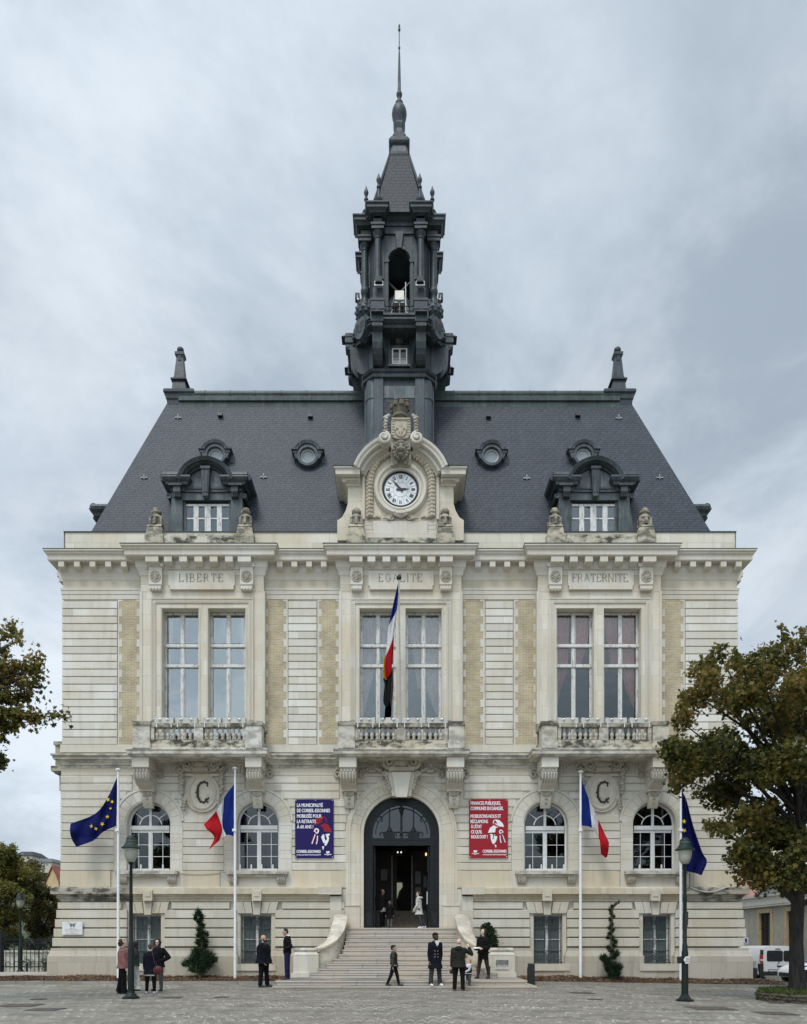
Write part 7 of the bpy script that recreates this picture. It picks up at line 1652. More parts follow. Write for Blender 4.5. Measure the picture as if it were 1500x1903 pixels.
bgtree('yellow-green tree behind the railings at the left edge',[(5,1590,22),(20,1600,26),(35,1612,20),(0,1625,30),(30,1635,28),(48,1622,18),(12,1660,32),(40,1665,26),(5,1700,30),(30,1705,28),(15,1735,26),(-25,1610,35),(-30,1660,40),(-30,1710,40),(22,1580,10),(3,1574,8)],14,OLIVE,17,.16,10)
RUST=leafmat('rusty_autumn',[(.1,(.014,.018,.009)),(.3,(.07,.075,.022)),(.55,(.16,.13,.04)),(.85,(.24,.145,.05)),(1,(.14,.05,.028))],.35)
bgtree('rust-tinted tree between the far lamp and the town hall',[(62,1612,18),(75,1630,16),(60,1645,24),(80,1660,20),(95,1665,14),(70,1685,26),(92,1700,22),(60,1715,24),(85,1728,22),(105,1685,14),(100,1725,18),(70,1745,20)],17,RUST,17,.16,72)
DKG=leafmat('deep_shrub',[(.1,(.006,.012,.006)),(.5,(.018,.03,.012)),(.9,(.05,.06,.02)),(1,(.08,.08,.03))],.2)
bgtree('dark low thicket beneath the far lamp',[(10,1752,18),(35,1750,18),(60,1757,16),(85,1752,18),(100,1760,14),(-20,1755,22)],12,DKG,13,.14,40)
HILLM=leafmat('hill_wood',[(.1,(.014,.022,.014)),(.5,(.034,.05,.026)),(.9,(.075,.085,.04)),(1,(.12,.11,.05))],.2)
mk('hill',gridmesh([-420,-250,-160,-120,-90,-60,-20,40,100,200],[60,90,130,170,230,320,500],lambda x,y:max(-.3,min(1,(y-60)/120))*(19+3*math.sin(x*.03))*(1 if x<-20 else max(.0,1-(x+20)/60))-.2),plain('hillside_grass',(.055,.07,.03),.95,.4,.2),kind='structure',recalc=False)
Yh=150.0
pts=[]
for k in range(170):
 x=RNG.uniform(-150,-78);y=RNG.uniform(115,175);z=min(1,(y-60)/120)*19+RNG.uniform(-1,2.0);pts.append((Vector((x,y,z)),RNG.uniform(1.6,3.0)))
o=leafcards(clump_leaves(pts,.16),1.0,HILLM,'hill_wood',False,'oval');o['kind']='stuff';o['label']='distant wooded hillside left of the town hall'
def house(name,label,px0,px1,qe,qb,roof,Yq,wallm,roofm,wins=(),gable=False,depth=9):
 t=thing(name,label,'house',P((px0+px1)/2,qb,Yq));mb=MB();mb.pbox(px0,px1,qe,qb,Yq,Yq+depth);
 if gable:mb.pprism([(px0,qe),(px1,qe),((px0+px1)/2,roof)],Yq,Yq+depth)
 mk('wall',mb,wallm,t)
 mb=MB();a,b=wx(px0,Yq)-.3,wx(px1,Yq)+.3;z0,z1_=wz(qe,Yq),wz(roof,Yq)
 if gable:
  c=(a+b)/2
  for s in(a,b):mb.add([(s,Yq-.3,z0-.2),(c,Yq-.3,z1_+.15),(c,Yq+depth,z1_+.15),(s,Yq+depth,z0-.2),(s,Yq-.3,z0+.1),(c,Yq-.3,z1_+.45),(c,Yq+depth,z1_+.45),(s,Yq+depth,z0+.1)],[(0,1,2,3),(4,5,6,7),(0,1,5,4),(1,2,6,5),(2,3,7,6),(3,0,4,7)])
 else:mb.add([(a,Yq-.3,z0),(b,Yq-.3,z0),(b,Yq+depth,z0),(a,Yq+depth,z0),(a+1.2,Yq+2.0,z1_),(b-1.2,Yq+2.0,z1_),(b-1.2,Yq+depth-2,z1_),(a+1.2,Yq+depth-2,z1_)],[(0,3,2,1),(4,5,6,7),(0,1,5,4),(1,2,6,5),(2,3,7,6),(3,0,4,7)])
 mk('roof',mb,roofm,t)
 for a,b,c,d in wins:
  mb=MB();mb.pbox(a,b,c,d,Yq-.06,Yq+.1);w=mk('window',mb,WPAINT,t)
  mb=MB();mb.pbox(a+(b-a)*.15,b-(b-a)*.15,c+(d-c)*.1,d-(d-c)*.08,Yq-.09,Yq-.06);mk('pane',mb,MATS['dark_pane'],w)
 return t
CREAM=plain('cream_render',(.50,.46,.38),.9,.08,.5);GREYR=plain('grey_roofing',(.10,.105,.11),.7,.2,.4);DKR=plain('dark_roofing',(.035,.035,.038),.7,.2,.4);REDR=plain('red_tiles',(.30,.085,.06),.8,.2,.6);YELR=plain('ochre_render',(.56,.42,.24),.9,.1,.5)
house('hill_house','dark-roofed house on the ridge above the left trees',27,60,1590,1602,1581,165,CREAM,DKR,[(40,43,1586,1590),(50,53,1591,1595)])
house('hill_house','long grey-roofed building below the ridge at the left',52,96,1602,1622,1594,158,CREAM,GREYR,[(75,78,1603,1609),(81,83,1603,1609),(86,88,1603,1609),(63,66,1603,1608)])
house('hill_house','small house with red tiled roof and ochre gable near the left wall',86,109,1640,1670,1612,120,YELR,REDR,[(96,99,1648,1654)],True)
XA=22.5;AX=thing('annex_building','low grey rendered annex with ochre-framed barred windows behind the van','building',(XA,15,-.5))
REND=plain('grey_beige_render',(.37,.345,.285),.9,.12,3,bumpy=.15);zA=lambda dpx,px:CAMZ+dpx*XA/(px-CX)
dN,dF=XA*F/860.,XA*F/(1371-CX)
ztp=CAMZ+2.87;YN,YF2=dN-D,dF-D
WA=[(1412,1433),(1463,1487)]
mb=MB();zt_w=CAMZ+53*XA/(1421-CX)
hs=[((XA*F/(b-CX))-D,(XA*F/(a-CX))-D,.0,zt_w)for a,b in WA]
i0=0;sheet(mb,YN-8,YF2,-1.5,ztp-.6,0,hs,.35)
mb.v=[(XA+y,x,z)for x,y,z in mb.v]
mb.box(XA,XA+10,YF2-.01,YF2,-1.5,ztp-.6);mk('wall',mb,REND,AX)
mb=MB();mb.box(XA-.12,XA+10,YN-8,YF2+.1,ztp-.62,ztp-.5);mb.box(XA-.04,XA+10,YN-8,YF2+.05,ztp-.5,ztp-.12);mb.box(XA-.12,XA+10,YN-8,YF2+.1,ztp-.12,ztp);mb.box(XA-.2,XA+10,YN-8,YF2+.15,ztp-.74,ztp-.66);mk('parapet',mb,plain('pale_grey_render',(.48,.46,.41),.9,.08,2),AX)
OCH=plain('ochre_stone',(.46,.36,.20),.9,.12,4);BRN=plain('brown_reveal',(.13,.075,.045),.7,.2);GRY2=plain('milky_pane',(.27,.28,.27),.35,.1)
for(y0,y1,z0,z1_)in hs:
 mb=MB();w=.26;mb.box(XA-.05,XA+.1,y0-w,y0+.02,z0,z1_+w);mb.box(XA-.05,XA+.1,y1-.02,y1+w,z0,z1_+w);mb.box(XA-.05,XA+.1,y0+.021,y1-.021,z1_,z1_+w);mb.box(XA-.12,XA+.1,y0-w,y1+w,z0-.2,z0);o=mk('window',mb,OCH,AX)
 mb=MB();mb.box(XA+.28,XA+.3,y0,y1,z0,z1_);mk('pane',mb,GRY2,o)
 mb=MB();mb.box(XA+.2,XA+.26,y1-.5,y1-.02,z0,z1_);mb.box(XA+.2,XA+.26,y0+.02,y1-.5,z1_-.08,z1_);mk('shutter',mb,BRN,o)
 mb=MB()
 for k in range(12):y=y0+(y1-y0)*(k+.5)/12;mb.tube([(XA+.1,y,z0),(XA+.1,y,z1_)],.016,5)
 for z in(z0+.8,z0+1.0,z1_-.95,z1_-.75):mb.box(XA+.08,XA+.11,y0,y1,z-.015,z+.015)
 mk('window_bar',mb,IRON,o)
mb=MB();mb.tube([(XA-.1,YF2-.6,-1),(XA-.1,YF2-.6,ztp-1.2)],.05,8);mk('downpipe',mb,plain('grey_pipe',(.3,.29,.26),.6),AX)
PNK=plain('pink_render',(.52,.28,.25),.9,.08,.3);PNK2=plain('pale_pink_render',(.62,.46,.44),.9,.06,.3);YEL=plain('pale_yellow_render',(.68,.63,.42),.9,.05,.3);WHT=plain('white_render',(.68,.68,.66),.9,.05,.3)
def flats(label,px0,px1,pt,Yq,wallm,wins,balc=(),depth=14):
 t=thing('apartment_block',label,'building',(wx((px0+px1)/2,Yq),Yq,0));mb=MB();mb.box(wx(px0,Yq),wx(px1,Yq),Yq,Yq+depth,-1,wz(pt,Yq));mk('wall',mb,wallm,t)
 mb=MB();mb.box(wx(px0,Yq)-.2,wx(px1,Yq)+.2,Yq-.2,Yq+depth,wz(pt,Yq),wz(pt,Yq)+.4);mk('roof',mb,GREYR,t)
 for a,b,c,d in wins:
  mb=MB();mb.pbox(a,b,c,d,Yq-.08,Yq+.1);w=mk('window',mb,WPAINT,t);mb=MB();m_=(a+b)/2
  for u0,u1 in((a+.5,m_-.3),(m_+.3,b-.5)):mb.pbox(u0,u1,c+.6,d-.5,Yq-.11,Yq-.08)
  mk('pane',mb,MATS['dark_pane'],w)
 for a,b,c,d in balc:mb=MB();mb.pbox(a,b,d-1.2,d,Yq-1.4,Yq);mb.pbox(a,b,c,d-2,Yq-1.4,Yq-1.3);mk('balcony',mb,WHT,t)
 return t
flats('brick-pink block just behind the right corner of the hall',1372,1397,1560,78,PNK,[(1380,1384,1590,1600)])
flats('pale pink apartment block with white balconies',1397,1428,1570,100,PNK2,[(1399,1405,1634,1642),(1399,1405,1610,1618),(1410,1423,1608,1618),(1410,1423,1640,1652)],[(1407,1426,1628,1637),(1407,1426,1600,1609)])
flats('pale yellow and white apartment block behind the annex',1426,1458,1560,96,YEL,[(1442,1453,1646,1656),(1442,1453,1622,1632)],[(1440,1456,1634,1642),(1440,1456,1655,1661)])
flats('white apartment block right of the maple trunk',1476,1580,1540,110,WHT,[(1496,1504,1612,1620),(1496,1504,1632,1641),(1496,1504,1590,1600),(1478,1486,1612,1620)],[(1492,1508,1624,1630)])
house('gabled_house','small gabled roof peeping over the annex parapet',1459,1483,1660,1690,1647,45,WHT,GREYR,(),True,6)
mb=MB();t=thing('brick_stub','low pink brick wall end over the annex roof','wall',(wx(1400,55),55,0));mb.pbox(1390,1404,1650,1700,55,57);mk('wall',mb,PNK,t);mb=MB();mb.pbox(1388,1406,1648.5,1650,54.9,57.1);mk('coping',mb,WHT,t)
for lab,cl,Yq in(('green conifer between the yellow flats and the gabled house',[(1467,1642,10),(1462,1652,9),(1474,1634,7),(1472,1652,9)],62),('rounded shrub crown over the annex roof',[(1412,1657,7),(1420,1656,8),(1404,1652,5),(1427,1660,6)],58)):
 C_=[(P(a,b,Yq),r*(D+Yq)/F)for a,b,r in cl];b=P(cl[0][0],1750,Yq);b.z=-.5
 tree('garden_tree',lab,'tree',b,[(b,.2),(P(cl[0][0],cl[0][1],Yq),.06)],[[(b.lerp(C_[0][0],.7),.06),(C_[1][0],.02)]],C_,2.2,.3,HILLM,'oval')
VW=plain('white_car_paint',(.72,.73,.74),.22,.02,1,spec=.6);DGL=plain('tinted_car_glass',(.012,.015,.017),.06,.1,2,spec=.8);BPL=plain('black_bumper_plastic',(.018,.018,.019),.55,.15);RED=plain('tail_lamp_red',(.42,.012,.015),.2,.1,4,spec=.7);CLR=plain('clear_lamp',(.55,.55,.55),.12,.1,4,spec=.8);ALU=plain('alloy_rim',(.35,.35,.36),.35,.1,4,.6)
def wheel(t,x,y,z,r,w):
 mb=MB();mb.lathe([(r*.62,-w/2),(r*.94,-w/2),(r,-w/2+.03),(r,w/2-.03),(r*.94,w/2),(r*.62,w/2)],0,0,22);mb.xf(Matrix.Translation((x,y,z))@Matrix.Rotation(PI/2,4,'Y' if t[1]=='x' else 'X'));o=mk('wheel',mb,BLACK,t[0],True)
 mb=MB();mb.lathe([(r*.62,-w/2+.01),(r*.3,-w/2+.04),(r*.3,w/2-.04),(r*.62,w/2-.01)],0,0,14);mb.xf(Matrix.Translation((x,y,z))@Matrix.Rotation(PI/2,4,'Y' if t[1]=='x' else 'X'));mk('rim',mb,ALU,o)
Yv=10.9;xv0,xv1=wx(1413.5,Yv),wx(1476.5,Yv);zg=gzf(20,Yv);cxv=(xv0+xv1)/2;hwv=(xv1-xv0)/2;zr_=wz(1758,Yv)
VAN=thing('panel_van','white small panel van parked rear-on beside the annex','van',(cxv,Yv,zg))
sec=lambda k:[(cxv-hwv*k,zg+.38),(cxv-hwv*k,zg+.95),(cxv-hwv*k*.97,zg+1.15),(cxv-hwv*k*.88,zr_-.14),(cxv-hwv*k*.78,zr_-.03),(cxv-hwv*k*.5,zr_),(cxv+hwv*k*.5,zr_),(cxv+hwv*k*.78,zr_-.03),(cxv+hwv*k*.88,zr_-.14),(cxv+hwv*k*.97,zg+1.15),(cxv+hwv*k,zg+.95),(cxv+hwv*k,zg+.38)]
mb=MB();S0=[];m=12
for y,k,dz in((Yv,.97,-.02),(Yv+.06,1,0),(Yv+2.6,1,0),(Yv+3.0,.98,-.04)):S0 .append([(x,y,z+(dz if z>zg+1 else 0))for x,z in sec(k)])
S0 .append([(x,Yv+4.1,min(z,zg+1.0))for x,z in sec(.92)])
mb.v=[p for r_ in S0 for p in r_];mb.f=[[i*m+k,i*m+(k+1)%m,(i+1)*m+(k+1)%m,(i+1)*m+k]for i in range(4)for k in range(m)]+[list(range(m)),list(range(4*m,5*m))];mb.m=[0]*len(mb.f)
mk('body',mb,VW,VAN,True)
vx=lambda p:wx(p,Yv);vz=lambda q:wz(q,Yv)
def vbox(nm,par,mat,items,y0=-.03,y1=.02,**k):
 mb=MB()
 for a,b,c,d in items:mb.box(vx(a),vx(b),Yv+y0,Yv+y1,vz(d),vz(c))
 return mk(nm,mb,mat,par,**k)
DRV=vbox('rear_door',VAN,VW,[(1421,1455.2,1764,1811),(1455.6,1473,1764,1811)],-.02,.02)
mb=MB();rr=lambda a,b,c,d,e:[(vx(x),vz(y))for x,y in((a+e,c),(b-e,c),(b-e*.3,c+e*.3),(b,c+e),(b,d-e),(b-e*.3,d-e*.3),(b-e,d),(a+e,d),(a+e*.3,d-e*.3),(a,d-e),(a,c+e),(a+e*.3,c+e*.3))]
mb.prism(rr(1424.8,1454.6,1766.5,1786.8,3),Yv-.035,Yv);mb.prism(rr(1455.8,1472.5,1766.8,1786.8,3),Yv-.035,Yv);mk('rear_window',mb,DGL,DRV)
vbox('high_brake_light',VAN,BLACK,[(1441,1450,1763,1764.4)],-.04);vbox('door_handle',DRV,BLACK,[(1444,1453,1794.5,1797)],-.05)
mb=MB();mb.tube([(vx(1444),Yv-.05,vz(1792)),(vx(1449),Yv-.05,vz(1786))],.015,5);mk('wiper',mb,BLACK,DRV)
vbox('plate_recess',DRV,plain('plate_recess_grey',(.3,.3,.31),.5),[(1427,1450.5,1801,1803.4)],-.035);PL=vbox('number_plate',VAN,plain('plate_white',(.68,.68,.66),.4),[(1427,1449,1803.5,1808.5)],-.04)
mb=MB();add_text(mb,'FL-502-BF',vx(1429.2),vz(1807.8),Yv-.043,.095,vx(1447)-vx(1429.2),bold=.006);mk('plate_text',mb,BLACK,PL,recalc=False);vbox('plate_band',PL,plain('plate_blue',(.02,.05,.3),.4),[(1427.1,1428.6,1803.6,1808.4),(1447.6,1448.9,1803.6,1808.4)],-.043,-.03)
for s in(-1,1):
 mb=MB();a=cxv+s*(hwv*.985);q=lambda z:a-s*(.10 if z>zg+1.2 else .0)*(z-zg-.9)
 for nm,z0,z1_,mat in(('tail_light',.80,1.45,RED),('tail_light_lens',1.12,1.22,CLR)):
  mb=MB();x0_,x1_=sorted((a,a-s*.13));e=.0 if nm=='tail_light' else .004;mb.box(x0_-e,x1_+e,Yv-.02-e,Yv+.14,zg+z0,zg+z1_);mk(nm,mb,mat,VAN)
 mb=MB();x0_,x1_=sorted((a-s*.01,a-s*.14));mb.box(x0_,x1_,Yv-.015,Yv+.10,zg+1.46,zg+1.72);mk('pillar_window',mb,DGL,VAN)
mb=MB();mb.box(cxv-hwv*1.0,cxv+hwv*1.0,Yv-.10,Yv+.2,zg+.34,zg+.56);mb.box(cxv-hwv,cxv-hwv*.86,Yv-.08,Yv+.3,zg+.56,zg+.98);mk('bumper',mb,BPL,VAN)
mb=MB();mb.box(cxv-hwv*.8,cxv+hwv*.9,Yv-.11,Yv+.1,zg+.25,zg+.335);mk('bumper_skirt',mb,plain('grey_skirt',(.30,.30,.31),.5),VAN)
mb=MB();mb.box(cxv-hwv-.008,cxv-hwv+.02,Yv+.5,Yv+1.6,zg+.52,zg+1.1);mb.box(cxv-hwv-.006,cxv-hwv,Yv+1.64,Yv+2.5,zg+.52,zg+1.15);mk('side_panel',mb,plain('greyish_white_panel',(.6,.61,.63),.3,.02),VAN)
for x in(cxv-hwv+.1,cxv+hwv-.1):
 for y in(Yv+.75,Yv+3.35):wheel((VAN,'x'),x,y,zg+.31,.31,.2)
mb=MB();mb.box(cxv-hwv-.02,cxv-hwv+.1,Yv+.36,Yv+1.14,zg+.3,zg+.72);mk('wheel_arch',mb,BPL,VAN)
mb=MB()
for s in(-1,1):x0_,x1_=sorted((cxv+s*hwv*.95,cxv+s*(hwv+.2)));mb.box(x0_,x1_,Yv+2.85,Yv+3.0,zg+1.0,zg+1.22)
mk('mirror',mb,BPL,VAN)
Yc_=6.0;xc=wx(1444,Yc_+1.6);zg=gzf(19,Yc_);CAR=thing('parked_car','white small car nose-on behind the maple trunk','car',(xc+1.9,Yc_+.85,zg))
prof=[(0,.30),(.02,.55),(.12,.72),(.55,.90),(1.0,.98),(1.75,1.42),(2.2,1.50),(3.0,1.46),(3.55,1.15),(3.75,.98),(3.8,.5),(3.75,.28)]
mb=MB();rows=[]
for y,k in((0,.90),(.10,.985),(.30,1),(1.40,1),(1.60,.985),(1.70,.90)):rows.append([(xc+1.9+(x-1.9)*(k if z<.8 else k),Yc_+y,zg+.28+(z-.28)*(k if z>.95 else 1))for x,z in prof])
m=len(prof);mb.v=[p for r_ in rows for p in r_];mb.f=[[i*m+k,i*m+(k+1)%m,(i+1)*m+(k+1)%m,(i+1)*m+k]for i in range(5)for k in range(m)]+[list(range(m)),list(range(5*m,6*m))];mb.m=[0]*len(mb.f);mk('body',mb,VW,CAR,True)
for y in(Yc_+.02,Yc_+1.68):
 for x in(xc+.62,xc+3.1):
  wheel((CAR,'y'),x,y+(.05 if y<Yc_+1 else-.05),zg+.30,.30,.2)
  mb=MB();mb.arc(x,zg+.30,[(.30,y-.035),(.37,y-.035),(.37,y+.06),(.30,y+.06)],-10,190,18);mk('wheel_arch',mb,BPL,CAR,True)
mb=MB();mb.prism([(xc+1.08,zg+.98),(xc+1.75,zg+1.36),(xc+2.9,zg+1.38),(xc+3.3,zg+1.02)],Yc_+.015,Yc_+.12);mk('side_window',mb,DGL,CAR)
mb=MB();mb.add([(xc+1.0,Yc_+.14,zg+.99),(xc+1.0,Yc_+1.56,zg+.99),(xc+1.72,Yc_+1.5,zg+1.425),(xc+1.72,Yc_+.2,zg+1.425)],[(0,1,2,3)]);mb.xf(Matrix.Translation((-.02,0,.015)));mk('windscreen',mb,DGL,CAR)
for y0,y1 in((-.01,.32),(1.38,1.71)):
 mb=MB();mb.prism([(xc+.13,zg+.64),(xc+.34,zg+.80),(xc+.72,zg+.90),(xc+.40,zg+.69)],Yc_+y0,Yc_+y1);o=mk('headlight',mb,DGL,CAR);mb=MB();mb.ell((xc+.34,Yc_+(y0 if y0<1 else y1),zg+.745),.07,.02,.05,10,6);mk('lamp_lens',mb,CLR,o,True)
mb=MB();mb.box(xc-.01,xc+.05,Yc_+.3,Yc_+1.4,zg+.32,zg+.5);mk('front_grille',mb,BPL,CAR)
SKIN={'fair':plain('skin_fair',(.64,.43,.34),.5,.06),'tan':plain('skin_tan',(.46,.28,.20),.5,.06),'brown':plain('skin_brown',(.20,.11,.07),.5,.06),'dark':plain('skin_dark',(.055,.030,.021),.45,.08)}
def cl(name,c,rough=.85):return plain('cloth_'+name,c,rough,.22,6,spec=.2,bumpy=.9,bscale=12)
EYE=plain('eye_dark',(.012,.010,.009),.25,.1);LIP=plain('lip',(.30,.10,.09),.5,.1)
def finish(name,mb,mat,par,vox,it=4):
 o=mk(name,mb,mat,par,True,recalc=False,local=True);o.matrix_parent_inverse=Matrix.Identity(4)
 r=o.modifiers.new('union','REMESH');r.mode='VOXEL';r.voxel_size=vox;r.use_smooth_shade=True
 s=o.modifiers.new('soften','SMOOTH');s.factor=.5;s.iterations=it;return o
def loft(mb,rings,n=20):
 m=len(rings);o=len(mb.v)
 for c,rx,ry in rings:mb.v+=[(c[0]+rx*math.cos(2*PI*k/n),c[1]+ry*math.sin(2*PI*k/n),c[2])for k in range(n)]
 for i in range(m-1):
  for k in range(n):mb.f.append([o+i*n+k,o+i*n+(k+1)%n,o+(i+1)*n+(k+1)%n,o+(i+1)*n+k]);mb.m.append(0)
 mb.f+=[[o+k for k in range(n-1,-1,-1)],[o+(m-1)*n+k for k in range(n)]];mb.m+=[0,0]
def cap(mb,p,q,r0,r1,n=12):
 mb.tube([p,q],[r0,r1],n);mb.ell(p,r0,r0,r0,n,8);mb.ell(q,r1,r1,r1,n,8)
V3=Vector
def person(label,pos,rz,H,skin='fair',bulk=1.0,armL=None,armR=None,legL=(0,0,0),legR=(0,0,0),head=(0,0),lean=0.0,hair=None,haircol=(.03,.02,.015),top=None,coat_hem=.50,topcol=None,sleeve=1.0,legs_=None,legcol=None,flare=0.0,shoe=(.02,.02,.02),skirt=None,kid=1.0,beard=False,group='people in front of the town hall',extra=None,puff=.0,heel=0.0):
 """faces -Y before turning by rz; L is the person's own left (+X). arms: (upper dir, fore dir); legs: (forward swing deg, knee bend deg, outward deg)"""
 t=thing('person',label,'person',pos,R(rz),group)
 h=H/7.2*kid;sk=SKIN[skin];u=H
 Lm=Matrix.Rotation(R(lean),4,'X')
 def tl(p):
  p=V3(p);
  if p.z>.5*u:q=p-V3((0,0,.5*u));q=Lm@q;p=q+V3((0,0,.5*u))
  return p
 sh={s:tl((s*.097*u*min(bulk,1.15),.0,.788*u))for s in(-1,1)};arms={}
 for s,A in((1,armL),(-1,armR)):
  a,b=A or((s*.12,.02,-1),(s*.03,-.16,-1));a,b=V3(a).normalized(),V3(b).normalized()
  e=sh[s]+a*.172*u;w=e+b*.145*u;arms[s]=(sh[s],e,w,b)
 legs={};zmin=9
 for s,g in((1,legL),(-1,legR)):
  hp=V3((s*.052*u*min(bulk,1.2),0,.515*u));f,kb,ou=(R(x)for x in g)
  d1=V3((s*math.sin(ou),-math.sin(f),-math.cos(f)*math.cos(ou)));d2=V3((s*math.sin(ou)*.8,-math.sin(f-kb),-math.cos(f-kb)))
  kn=hp+d1 .normalized()*.24*u;an=kn+d2 .normalized()*.232*u;legs[s]=[hp,kn,an];zmin=min(zmin,an.z)
 dz=.043*u-zmin+heel*0
 for s in legs:
  hp,kn,an=legs[s];an.z=max(an.z+dz,.043*u)
 off=V3((0,0,dz))
 if abs(dz)>1e-4:
  for s in(-1,1):
   legs[s][0]=legs[s][0]+off;legs[s][1]=legs[s][1]+off;arms[s]=tuple(x+off if i<3 else x for i,x in enumerate(arms[s]));sh[s]=sh[s]+off
 piv=tl((0,.01*u,.835*u))+off;HM=Matrix.Translation(piv)@Matrix.Rotation(R(head[0]),4,'Z')@Matrix.Rotation(R(head[1]),4,'X')@Matrix.Translation(-V3((0,.01*u,.835*u)))
 def hd(mb,i0):mb.xf(HM,i0)
 top_z=.835*u+(u-.835*u)*(1 if kid==1 else 1)
 Z=lambda k:u-k*h
 mb=MB();B=bulk
 tors=[(.47,.088,.060),(.52,.094,.066),(.57,.088,.062),(.62,.080,.057),(.68,.088,.062),(.75,.100,.063),(.785,.088,.052),(.83,.042,.038)]
 loft(mb,[(tl((0,0,z*u))+off,rx*u*(1+(B-1)*.9),ry*u*(1+(B-1)*1.6))for z,rx,ry in tors])
 for s in(-1,1):
  a,e,w,d=arms[s];hp,kn,an=legs[s]
  cap(mb,a,e,.029*u*B,.024*u);cap(mb,e,w,.024*u,.017*u)
  cap(mb,hp+V3((0,0,-.01*u)),kn,.052*u*B**.6,.032*u);cap(mb,kn,an,.031*u,.020*u);cap(mb,kn.lerp(an,.25)+V3((0,.01*u,0)),kn.lerp(an,.45)+V3((0,.008*u,0)),.030*u,.026*u)
  cap(mb,an+V3((0,.02*u,-.022*u)),an+V3((s*.008*u,-.085*u,-.030*u)),.020*u,.014*u)
  side=d.cross(V3((0,1,0)));side=side.normalized()if side.length>.1 else V3((1,0,0));nrm=d.cross(side).normalized()
  pc=w+d*.048*u;mb.ell(w+d*.03*u,.016*u,.016*u,.028*u,8,6,M=d.to_track_quat('Z','Y').to_matrix());
  for k in range(4):
   o_=side*(.0075*u*(k-1.5));ln=(.040,.046,.043,.034)[k]*u;b0=pc+o_-d*.01*u;b1=b0+d*ln*.55+nrm*.004*u;b2=b1+(d+nrm*.55*(1+.15*k)).normalized()*ln*.5
   cap(mb,b0,b1,.0062*u,.0056*u,6);cap(mb,b1,b2,.0056*u,.0045*u,6)
  b0=w+d*.022*u-side*.012*u;b1=b0+(d*.7-side*.8+nrm*.3).normalized()*.026*u;cap(mb,b0,b1,.0075*u,.006*u,6);cap(mb,b1,b1+(d+nrm*.3).normalized()*.022*u,.006*u,.005*u,6)
 i0=len(mb.v)
 cap(mb,(0,.012*u,.80*u),(0,-.0*h,Z(.72)),.036*u,.20*h)
 mb.ell((0,.03*h,Z(.40)),.315*h,.385*h,.385*h,18,12);mb.ell((0,-.06*h,Z(.64)),.245*h,.30*h,.30*h,16,10);mb.ell((0,-.20*h,Z(.86)),.12*h,.13*h,.12*h,10,8)
 cap(mb,(0,-.35*h,Z(.50)),(0,-.43*h,Z(.645)),.035*h,.055*h,8)
 for s in(-1,1):mb.ell((s*.31*h,.04*h,Z(.56)),.04*h,.075*h,.12*h,8,6);mb.ell((s*.12*h,-.34*h,Z(.445)),.10*h,.05*h,.03*h,8,5);mb.ell((s*.14*h,-.27*h,Z(.64)),.09*h,.09*h,.08*h,8,6)
 mb.ell((0,-.345*h,Z(.765)),.085*h,.035*h,.035*h,8,5)
 hd(mb,i0);body=finish('body',mb,sk,t,.0085 if H>1.2 else .007,3)
 for s in(-1,1):
  m2=MB();m2 .ell((s*.125*h,-.335*h,Z(.50)),.055*h,.035*h,.03*h,8,6);m2 .xf(HM);mk('eye',m2,EYE,t,True,local=True).matrix_parent_inverse=Matrix.Identity(4)
  m2=MB();m2 .ell((s*.125*h,-.355*h,Z(.425)),.085*h,.03*h,.018*h,8,5);m2 .xf(HM);mk('eyebrow',m2,plain('hair_%d'%(haircol[0]*1e4),haircol,.8,.3,20),t,True,local=True).matrix_parent_inverse=Matrix.Identity(4)
 m2=MB();m2 .ell((0,-.365*h,Z(.765)),.10*h,.03*h,.024*h,8,5);m2 .xf(HM);mk('mouth',m2,LIP,t,True,local=True).matrix_parent_inverse=Matrix.Identity(4)
 hm=plain('hair_%d'%(haircol[0]*1e4),haircol,.8,.3,20)
 if hair:
  m2=MB();rng=random.Random(int(H*1000)+len(label))
  if hair in('short','buzz'):
   e=.035 if hair=='short' else .012
   m2 .ell((0,.10*h,Z(.34)),(.315+e)*h,(.37+e)*h,(.34+e*1.3)*h,16,10);m2 .ell((0,.17*h,Z(.56)),.27*h,.26*h,.26*h,12,8)
   if hair=='short':m2 .ell((0,-.17*h,Z(.10)),.22*h,.16*h,.10*h,10,6)
  elif hair=='curly':
   for k in range(60):
    a,b=rng.uniform(0,2*PI),rng.uniform(-.75,1);c=V3((.44*h*math.cos(a)*math.sqrt(1-b*b*.9),.12*h+.42*h*math.sin(a)*math.sqrt(1-b*b*.9),Z(.46)+.47*h*b))
    if c.y<-.14*h and c.z<Z(.28):continue
    m2 .ell(c,.12*h,.12*h,.11*h,8,6)
   m2 .ell((0,.12*h,Z(.42)),.36*h,.36*h,.42*h,12,8)
  elif hair in('long','pony'):
   m2 .ell((0,.14*h,Z(.34)),.37*h,.38*h,.40*h,16,10);m2 .ell((0,.17*h,Z(.58)),.31*h,.27*h,.34*h,12,8)
   if hair=='long':
    for s in(-1,1):cap(m2,(s*.28*h,.02*h,Z(.35)),(s*.40*h,-.10*h,Z(1.5)),.12*h,.15*h)
    cap(m2,(0,.26*h,Z(.5)),(0,.30*h,Z(1.6)),.26*h,.20*h)
   else:m2 .ell((0,.48*h,Z(.45)),.13*h,.15*h,.16*h,10,6)
  elif hair=='hood':
   for k in range(46):
    a=2*PI*k/46;m2 .ell((.40*h*math.cos(a),-.10*h+.06*h*rng.uniform(-1,1),Z(.48)+.50*h*math.sin(a)),.12*h,.15*h,.12*h,8,6)
   m2 .ell((0,.18*h,Z(.45)),.45*h,.42*h,.52*h,14,8)
  m2 .xf(HM);finish('fur_hood' if hair=='hood' else 'hair',m2,hm,t,.011,2)
